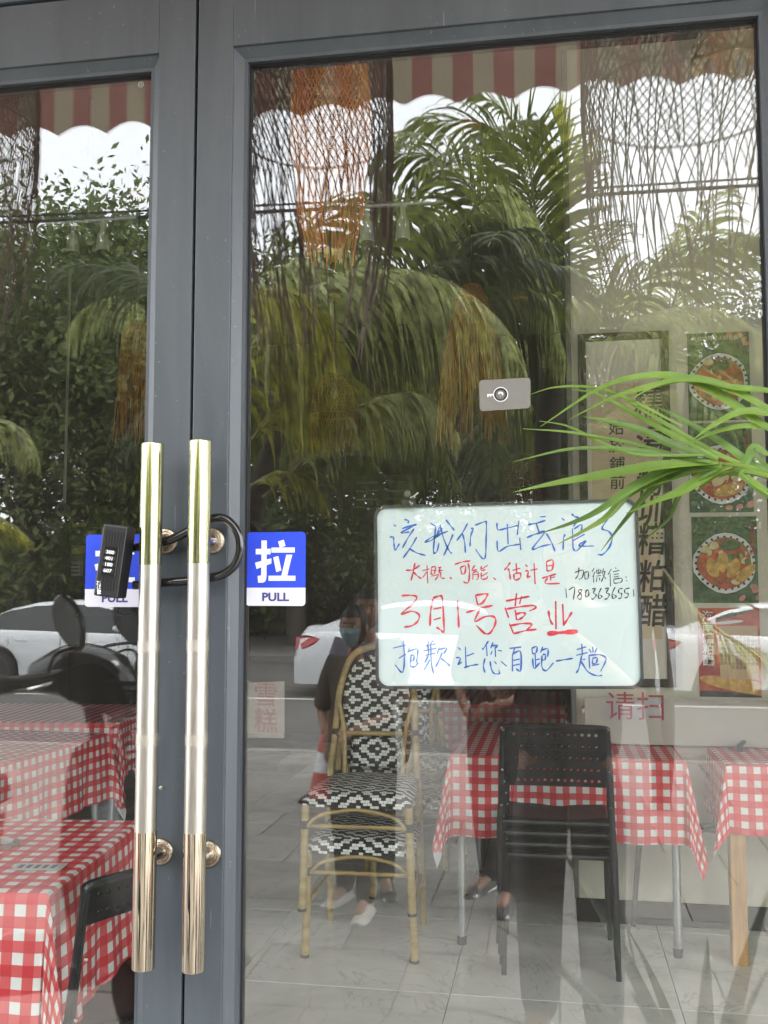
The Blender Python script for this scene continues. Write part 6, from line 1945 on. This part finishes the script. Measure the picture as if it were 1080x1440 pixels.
def lum(prof, y_half, m_, name, par=None):       # side outline given a rounded thickness
    n_ = len(prof)
    mb = MB()
    ys = [-1, -.7, 0, .7, 1]; sc_ = [.82, .97, 1.0, .97, .82]
    cx_ = sum(p[0] for p in prof) / n_; cz_ = sum(p[1] for p in prof) / n_
    vs = [(cx_ + (x - cx_) * s_, sy0 + y_half * yy_, cz_ + (z - cz_) * s_) for yy_, s_ in zip(ys, sc_) for x, z in prof]
    fs = [(k * n_ + i, k * n_ + (i + 1) % n_, (k + 1) * n_ + (i + 1) % n_, (k + 1) * n_ + i) for k in range(4) for i in range(n_)]
    fs += [tuple(range(n_))[::-1], tuple(4 * n_ + i for i in range(n_))]
    return obj(name, mb.add(vs, fs), m_, par or st_, True)
lum([(sx0 + .05, .95), (sx0 + .16, .80), (sx0 + .26, .42), (sx0 + .20, .25), (sx0 + .10, .24), (sx0 + .02, .6)], .20, Sb, 'leg_shield')
lum([(sx0 + .15, .28), (sx0 + .15, .20), (sx0 - .35, .12), (sx0 - .40, .22), (sx0 - .30, .26)], .15, Sp, 'floorboard')
lum([(sx0 - .34, .26), (sx0 - .30, .68), (sx0 - .45, .74), (sx0 - 1.10, .80), (sx0 - 1.16, .66), (sx0 - .85, .42), (sx0 - .55, .22)], .14, Srd, 'rear_body')
lum([(sx0 - .28, .72), (sx0 - .30, .80), (sx0 - .50, .83), (sx0 - .72, .86), (sx0 - 1.12, .92), (sx0 - 1.14, .83), (sx0 - .70, .76)], .15, M['black_plastic'], 'saddle')
lum([(sx0 - 1.1, .95), (sx0 - 1.1, 1.2), (sx0 - 1.4, 1.22), (sx0 - 1.42, .93)], .17, Sp, 'top_box')
cow = blob('headstock_cowl', [(sx0 - .16, sy0, H0 - .02), (sx0 - .02, sy0, H0 + .0), (sx0 + .10, sy0, H0 - .04), (sx0 + .17, sy0, H0 - .12)], [.05, .10, .11, .05], Sb)
obj('handlebar', MB().tube(smoothline([(sx0 - .14, sy0 - .34, H0 - .01), (sx0 - .04, sy0 - .18, H0), (sx0, sy0, H0 + .01), (sx0 - .04, sy0 + .18, H0), (sx0 - .14, sy0 + .34, H0 - .01)], 5), .014, 10), Sp, st_, True)
for s in (-1, 1):
    obj('grip', MB().tube([(sx0 - .20, sy0 + s * .40, H0 - .015), (sx0 - .10, sy0 + s * .28, H0 - .005)], .019, 10), M['rubber'], st_, True)
    obj('brake_lever', MB().tube(smoothline([(sx0 + .0, sy0 + s * .2, H0 - .02), (sx0 - .03, sy0 + s * .3, H0 - .03), (sx0 - .12, sy0 + s * .38, H0 - .04)], 4), .007, 6), M['chrome'], st_, True)
mtop = RV(97, 876, 1.40)
ms = {0: mtop, 1: Vector((mtop.x - .02, sy0 - .34, mtop.z - .01))}
for k in (0, 1):
    m_ = ms[k]
    bpt = (sx0 - .03, sy0 + (.16 if k == 0 else -.16), H0)
    ar = obj('mirror_arm', MB().tube(smoothline([bpt, (bpt[0] + .03, bpt[1], H0 + .07), (m_.x + .045, m_.y, m_.z - .075)], 5), .006, 8), Sp, st_, True)
    MM = Matrix.Translation(m_) @ Matrix.Rotation(R(-24), 4, 'Y') @ Matrix.Rotation(R(18), 4, 'Z') @ Matrix.Rotation(R(90), 4, 'X')
    vs = []
    prof = []
    for q in range(28):
        a = 2 * PI * q / 28
        r_ = 1.0 - .22 * max(0, -math.sin(a)) * abs(math.cos(a)) * 2
        prof.append((.058 * math.cos(a) * (1 - .18 * (math.sin(a) < 0) * -math.sin(a)), .098 * math.sin(a)))
    mb = MB()
    for (s_, z) in ((.9, -.008), (1.0, .0), (.97, .012), (.7, .028), (.3, .036)):
        vs += [MM @ Vector((x * s_, y * s_, z)) for x, y in prof]
    fs = [(i * 28 + q, i * 28 + (q + 1) % 28, (i + 1) * 28 + (q + 1) % 28, (i + 1) * 28 + q) for i in range(4) for q in range(28)]
    fs += [tuple(4 * 28 + q for q in range(28))]
    mh = obj('mirror_housing', mb.add(vs, fs), Sb, st_, True)
    obj('mirror_glass', MB().add([MM @ Vector((x * .9, y * .9, -.006)) for x, y in prof], [tuple(range(28))]), M['chrome'], mh)
# front basket of black mesh
bk = MB()
for i in range(13):
    y = -.15 + .3 * i / 12
    bk.tube([(sx0 + .16, sy0 + y, H0 - .02), (sx0 + .20, sy0 + y, H0 - .28), (sx0 + .42, sy0 + y, H0 - .28), (sx0 + .48, sy0 + y, H0 - .02)], .003, 4)
for j in range(12):
    z = H0 - .28 + .26 * j / 11; e_ = j / 11
    xa_, xb_ = sx0 + .20 - .04 * e_, sx0 + .42 + .06 * e_
    bk.tube([(xa_, sy0 - .15, z), (xb_, sy0 - .15, z), (xb_, sy0 + .15, z), (xa_, sy0 + .15, z), (xa_, sy0 - .15, z)], .003 if j < 11 else .007, 4)
for i in range(10):
    x = sx0 + .2 + .24 * i / 9
    bk.tube([(x - .01, sy0 - .15, H0 - .02), (x, sy0 - .15, H0 - .28), (x, sy0 + .15, H0 - .28), (x - .01, sy0 + .15, H0 - .02)], .003, 4)
obj('wire_basket', bk, Sp, st_)
for k in range(3):
    obj('brake_cable', MB().tube(smoothline([(sx0 - .02, sy0 + .14 - .1 * k, H0), (sx0 + .10 + .02 * k, sy0 + .1 - .1 * k, H0 + .04 + .015 * k), (sx0 + .19, sy0 + .06 - .05 * k, H0 - .06), (sx0 + .17, sy0 + .03, H0 - .3)], 6), .0045, 6), Sp, st_, True)
obj('side_stand', MB().tube([(sx0 - .5, sy0 + .1, .22), (sx0 - .55, sy0 + .2, PAVE + .01)], .012, 8), Sp, st_, True)
# red warning cone on the road, seen small between rattan chair legs
q_ = RV(462, 1085, 5.5)
cn = thing('traffic_cone', 'small red and white traffic cone mirrored beside the rattan chair', 'traffic cone', (q_.x, q_.y, PAVE))
cr = mat('cone_red', (0.50, 0.05, 0.03), 0.5)
obj('cone_body', MB().lathe([(.14, .02), (.115, .16), (.105, .2)], 24), cr, cn, True, world=False)
obj('white_band', MB().lathe([(.105, .2), (.08, .34)], 24), M['white'], cn, True, world=False)
obj('cone_tip', MB().lathe([(.08, .34), (.03, .6), (.02, .61)], 24), cr, cn, True, world=False)
obj('base', MB().box((-.18, -.18, 0), (.18, .18, .025), bev=.005), M['rubber'], cn, world=False)

# ---- people
def skin_obj(name, joints, edges, m_, parent, root=0, sub=2):
    me = bpy.data.meshes.new(name)
    me.from_pydata([j[0] for j in joints], edges, [])
    me.materials.append(m_)
    o = bpy.data.objects.new(name, me)
    COL.objects.link(o)
    o.parent = parent
    md = o.modifiers.new('skin', 'SKIN')
    md.use_smooth_shade = True
    for i, j in enumerate(joints):
        r = j[1]
        me.skin_vertices[0].data[i].radius = r if isinstance(r, tuple) else (r, r)
        me.skin_vertices[0].data[i].use_root = (i == root)
    s = o.modifiers.new('sub', 'SUBSURF')
    s.levels = sub; s.render_levels = sub
    return o
def person(label, loc, rz, H, top_m, leg_m, shoe_m, arms='down', mask=False, stride=0.10, slim=1.0, bag=False, head_turn=0.0):
    k = H / 1.70
    t = thing('person', label, 'person', loc, rz)
    V3 = lambda x, y, z: (x * k, y * k, z * k)
    J = {}
    J['pelvis'] = V3(0, 0, .93); J['waist'] = V3(0, .01, 1.06); J['chest'] = V3(0, -.01, 1.27); J['neck'] = V3(0, 0, 1.44); J['head0'] = V3(0, .015, 1.52)
    for s, n_ in ((-1, 'l'), (1, 'r')):
        st = stride * s
        J[n_ + 'hip'] = V3(s * .09, 0, .90); J[n_ + 'knee'] = V3(s * .10, st * .55 + .03, .50); J[n_ + 'ank'] = V3(s * .105, st, .085)
        J[n_ + 'toe'] = V3(s * .125, st + .15, .03)
        J[n_ + 'sho'] = V3(s * .165 * slim, 0, 1.39)
        if arms == 'down':
            J[n_ + 'elb'] = V3(s * .215, -.01, 1.10); J[n_ + 'wri'] = V3(s * .23, .07, .87)
        elif arms == 'phone':
            J[n_ + 'elb'] = V3(s * .22, .07, 1.13); J[n_ + 'wri'] = V3(s * .07 - .03, .27, 1.33)
        else:
            J[n_ + 'elb'] = V3(s * .21, .02, 1.10); J[n_ + 'wri'] = V3(s * .10, .22, 1.05)
    # body: one continuous skinned surface with hands
    names = list(J)
    rad = {'pelvis': (.135, .10), 'waist': (.125, .09), 'chest': (.15, .105), 'neck': (.052, .055), 'head0': (.05, .055)}
    jt, ed = [], []
    def R_(n_):
        for a, r in (('hip', .078), ('knee', .052), ('ank', .036), ('toe', .030), ('sho', .052), ('elb', .038), ('wri', .025)):
            if n_.endswith(a): return (r * k * slim, r * k * slim)
        return tuple(v * k * slim for v in rad[n_])
    for n_ in names: jt.append((J[n_], R_(n_)))
    ix = {n_: i for i, n_ in enumerate(names)}
    for a, b in (('pelvis', 'waist'), ('waist', 'chest'), ('chest', 'neck'), ('neck', 'head0')): ed.append((ix[a], ix[b]))
    for s in 'lr':
        for a, b in (('pelvis', s + 'hip'), (s + 'hip', s + 'knee'), (s + 'knee', s + 'ank'), (s + 'ank', s + 'toe'), ('chest', s + 'sho'), (s + 'sho', s + 'elb'), (s + 'elb', s + 'wri')): ed.append((ix[a], ix[b]))
        w = Vector(J[s + 'wri']); e = Vector(J[s + 'elb'])
        d = (w - e).normalized()
        sgn = -1 if s == 'l' else 1
        side = d.cross(Vector((sgn, 0.2, 0))).normalized() if arms == 'down' else Vector((sgn * .3, 0, 1)).normalized()
        palm = w + d * .055 * k
        jt.append((tuple(palm), (.026 * k, .014 * k))); pi_ = len(jt) - 1; ed.append((ix[s + 'wri'], pi_))
        for f in range(4):
            o_ = side * ((f - 1.5) * .019 * k)
            L_ = (.062, .072, .067, .052)[f] * k
            curl = Vector((-sgn * .35, 0, -.2)) if arms != 'down' else Vector((-sgn * .4, .1, 0))
            a1 = palm + o_ + d * .028 * k; a2 = a1 + (d + curl * .4).normalized() * L_ * .5; a3 = a2 + (d * .6 + curl).normalized() * L_ * .45
            prev = pi_
            for q, r in ((a1, .0095), (a2, .0085), (a3, .007)):
                jt.append((tuple(q), (r * k, r * k))); ed.append((prev, len(jt) - 1)); prev = len(jt) - 1
        th = w + d * .02 * k - side * .025 * k
        t2 = th - side * .02 * k + d * .03 * k
        jt.append((tuple(th), (.011 * k, .011 * k))); ed.append((ix[s + 'wri'], len(jt) - 1))
        jt.append((tuple(t2), (.009 * k, .009 * k))); ed.append((len(jt) - 2, len(jt) - 1))
    body = skin_obj('body', jt, ed, M['skin'], t)
    # clothes follow the same joints, a little wider
    def sub(keys, eds, grow, name, m_, over=None):
        ids = {n_: i for i, n_ in enumerate(keys)}
        jj = []
        for n_ in keys:
            pos = (over or {}).get(n_, J.get(n_))
            base = R_(n_) if n_ in J else (over[n_ + '_r'])
            jj.append((pos, tuple(b + grow * k for b in base)))
        return skin_obj(name, jj, [(ids[a], ids[b]) for a, b in eds], m_, t)
    lerp3 = lambda a, b, u: tuple(a[i] + (b[i] - a[i]) * u for i in range(3))
    o2 = {s + 'ank': lerp3(J[s + 'ank'], J[s + 'knee'], -.12) for s in 'lr'}
    sub(['pelvis', 'waist', 'lhip', 'lknee', 'lank', 'rhip', 'rknee', 'rank'], [('pelvis', 'waist'), ('pelvis', 'lhip'), ('lhip', 'lknee'), ('lknee', 'lank'), ('pelvis', 'rhip'), ('rhip', 'rknee'), ('rknee', 'rank')], .022, 'trousers', leg_m, o2)
    o3 = {s + 'elb': lerp3(J[s + 'sho'], J[s + 'elb'], .75 if arms == 'down' else .98) for s in 'lr'}
    o3['pelvis'] = lerp3(J['pelvis'], J['waist'], -.7); o3['neck'] = lerp3(J['chest'], J['neck'], .72)
    sub(['pelvis', 'waist', 'chest', 'neck', 'lsho', 'lelb', 'rsho', 'relb'], [('pelvis', 'waist'), ('waist', 'chest'), ('chest', 'neck'), ('chest', 'lsho'), ('lsho', 'lelb'), ('chest', 'rsho'), ('rsho', 'relb')], .028, 'shirt', top_m, o3)
    for s in 'lr':
        a, b = Vector(J[s + 'ank']), Vector(J[s + 'toe'])
        f = MB()
        heel = Vector((a.x, a.y - .07 * k, 0)); dirn = (b - a); dirn.z = 0; dirn.normalize()
        sd_ = Vector((dirn.y, -dirn.x, 0))
        rows = []
        for (u, w, h) in ((0, .030, .055), (.04, .040, .085), (.10, .042, .09), (.16, .046, .065), (.22, .048, .045), (.26, .036, .035), (.275, .015, .02)):
            c = heel + dirn * u * k
            rows.append([c + sd_ * (w * k * math.cos(a_)) + Vector((0, 0, max(0.001, h * k * math.sin(a_)))) for a_ in np.linspace(0, PI, 9)])
        vs = [p for r_ in rows for p in r_]
        f.add(vs, [(i * 9 + j, i * 9 + j + 1, (i + 1) * 9 + j + 1, (i + 1) * 9 + j) for i in range(6) for j in range(8)] + [tuple(range(9)), tuple(54 + j for j in range(9))[::-1]])
        sh_ = obj('shoe', f, shoe_m, t, True, world=False)
        obj('sole', MB().box((-.043 * k, 0, 0), (.043 * k, .265 * k, .018), M=Matrix.Translation(heel) @ Matrix.Rotation(math.atan2(-dirn.x, dirn.y), 4, 'Z'), bev=.006), M['white'], sh_, world=False)
    # head
    hc = Vector(V3(0, .025, 1.605))
    HR = Matrix.Translation(hc) @ Matrix.Rotation(head_turn, 4, 'Z') @ Matrix.Scale(k, 4)
    def headpt(a, b, g=1.0):
        x, y, z = math.cos(b) * math.sin(a), math.cos(b) * math.cos(a), math.sin(b)
        X, Y, Z = x * .076, y * .096, z * .118
        if z < 0: X *= 1 - .33 * (-z) ** 1.5; Y *= 1 - .12 * (-z)
        if y > .75:
            fr_ = (y - .75) / .25
            Y += fr_ * (.004 * math.exp(-((z + .35) / .2) ** 2))
            nose = math.exp(-(x / .16) ** 2) * math.exp(-((z + .14) / .17) ** 2)
            Y += .022 * nose
            eye = math.exp(-((abs(x) - .40) / .17) ** 2) * math.exp(-((z - .05) / .12) ** 2)
            Y -= .010 * eye
            Y += .005 * math.exp(-(x / .3) ** 2) * math.exp(-((z + .48) / .07) ** 2)
            Y += .006 * math.exp(-((z + .85) / .15) ** 2)
        return Vector((X * g, Y * g, Z * g))
    mb = MB().grid(lambda u, v: HR @ headpt(-PI + 2 * PI * u, -PI / 2 + .02 + (PI - .04) * v), 44, 30)
    hd_ = obj('head', mb, M['skin'], t, True, world=False)
    def hair(u, v):
        a = -PI + 2 * PI * u
        low = (-.95 if abs(a) > 1.1 else .52) if not mask else (-1.0 if abs(a) > .95 else .45)
        b = low + (PI / 2 - .01 - low) * v
        g = 1.075 + .02 * math.sin(9 * a + 5 * b)
        return HR @ (headpt(a, b, g) + Vector((0, -.004, .006)))
    obj('hair', MB().grid(hair, 60, 16), M['hair'], hd_, True, world=False)
    for s in (-1, 1):
        e0 = headpt(s * .40, .06)
        obj('eye', MB().lathe([(.0015, -.007), (.009, -.004), (.0125, 0), (.009, .004), (.0015, .007)], 12, M=HR @ Matrix.Translation(e0 + Vector((0, -.002, 0))) @ Matrix.Scale(.55, 4, (0, 0, 1)) @ Matrix.Rotation(R(90), 4, 'X')), M['white'], hd_, True, world=False)
        obj('iris', MB().lathe([(.0055, -.002), (.0055, .002)], 10, M=HR @ Matrix.Translation(e0 + Vector((0, .0045, 0))) @ Matrix.Rotation(R(90), 4, 'X')), M['hair'], hd_, True, world=False)
        bp_ = [HR @ (headpt(s * q, .26 - .10 * abs(q - .4)) + Vector((0, .002, 0))) for q in (.18, .32, .46, .60)]
        obj('eyebrow', MB().tube(bp_, .0035 * k, 6), M['hair'], hd_, True, world=False)
        obj('ear', MB().lathe([(.003, -.006), (.014, -.004), (.017, .003), (.010, .007)], 14, M=HR @ Matrix.Translation((s * .078, -.005, -.005)) @ Matrix.Scale(1.7, 4, (0, 0, 1)) @ Matrix.Rotation(R(90), 4, 'Y')), M['skin'], hd_, True, world=False)
    if not mask:
        obj('lips', MB().tube([HR @ (headpt(q, -.50) + Vector((0, .001, 0))) for q in (-.22, -.1, 0, .1, .22)], [.002 * k, .0045 * k, .005 * k, .0045 * k, .002 * k], 8), mat('lip', (0.30, 0.11, 0.09), 0.5), hd_, True, world=False)
    else:
        mm_ = mat('surgical_mask_blue', (0.30, 0.45, 0.50), 0.8, bump=.2, bscale=200)
        def mk(u, v):
            a = -.95 + 1.9 * u; b = -1.08 + 1.06 * v
            return HR @ (headpt(a, b, 1.05) + Vector((0, .008 * math.cos(a), 0)) + Vector((0, .002 * math.sin(v * 19), 0)))
        mko = obj('face_mask', MB().grid(mk, 18, 16), mm_, hd_, True, world=False)
        for s in (-1, 1):
            for b_ in (-.1, -.75):
                obj('ear_loop', MB().tube([HR @ headpt(s * .93, b_, 1.05), HR @ Vector((s * .082, -.015, -.005))], .0012 * k, 5), M['white'], mko, world=False)
    return t
CT = {
    'grey': mat('grey_trouser_cloth', (0.085, 0.085, 0.09), 0.85, var=.15, bump=.3, bscale=60), 'navy': mat('navy_shirt_cloth', (0.03, 0.033, 0.045), 0.85, var=.15, bump=.3, bscale=60),
    'black': mat('black_trouser_cloth', (0.018, 0.018, 0.02), 0.85, var=.2), 'lilac': mat('pale_lilac_shirt', (0.30, 0.28, 0.36), 0.85, var=.1, bump=.3, bscale=50),
    'tan': mat('tan_jacket_cloth', (0.11, 0.085, 0.065), 0.85, var=.15), 'whites': mat('white_sneaker', (0.62, 0.58, 0.54), 0.6, var=.1), 'blacks': mat('black_sneaker', (0.02, 0.02, 0.022), 0.5),
    'stripe': mat('dark_wine_shirt', (0.05, 0.015, 0.02), 0.8),
}
q_ = RV(802, 1300, 1.9)
ph_ = person('person in grey trousers holding up a phone, legs mirrored over the tiles', (q_.x, q_.y, PAVE), R(4), 1.72, CT['navy'], CT['grey'], CT['blacks'], 'phone', stride=.035, slim=1.28)
phone = thing('phone', 'dark phone held upright by the person in grey trousers', 'phone', (CAM.x, CAM.y - 0.03, CAM.z))
obj('phone_body', MB().box((-.037, -.012, -.10), (.037, -.003, .06), bev=.002), M['gloss_black'], phone, world=False)
obj('camera_bump', MB().box((-.018, -.003, -.012), (.018, .0, .012), bev=.0008), M['gloss_black'], phone, world=False)
q_ = RV(517, 858, 3.45)
person('man in a pale lilac shirt mirrored at the left edge of the white board', (q_.x, q_.y, PAVE), R(-8), (q_.z - PAVE) / 1.605 * 1.70, CT['lilac'], CT['black'], CT['blacks'], 'down', stride=.06)
q_ = RV(500, 882, 3.15)
person('woman in a blue face mask and tan jacket, mirrored just left of the white board', (q_.x, q_.y, PAVE), R(12), (q_.z - PAVE) / 1.605 * 1.70, CT['tan'], CT['black'], CT['whites'], 'front', mask=True, stride=.10, slim=.88)
q_ = RV(714, 1270, 3.3)
person('person in black clothes and black sneakers, mirrored behind the black chair stack', (q_.x - 0.05, q_.y - .1, PAVE), R(20), 1.56, CT['stripe'], CT['black'], CT['blacks'], 'front', stride=.12)
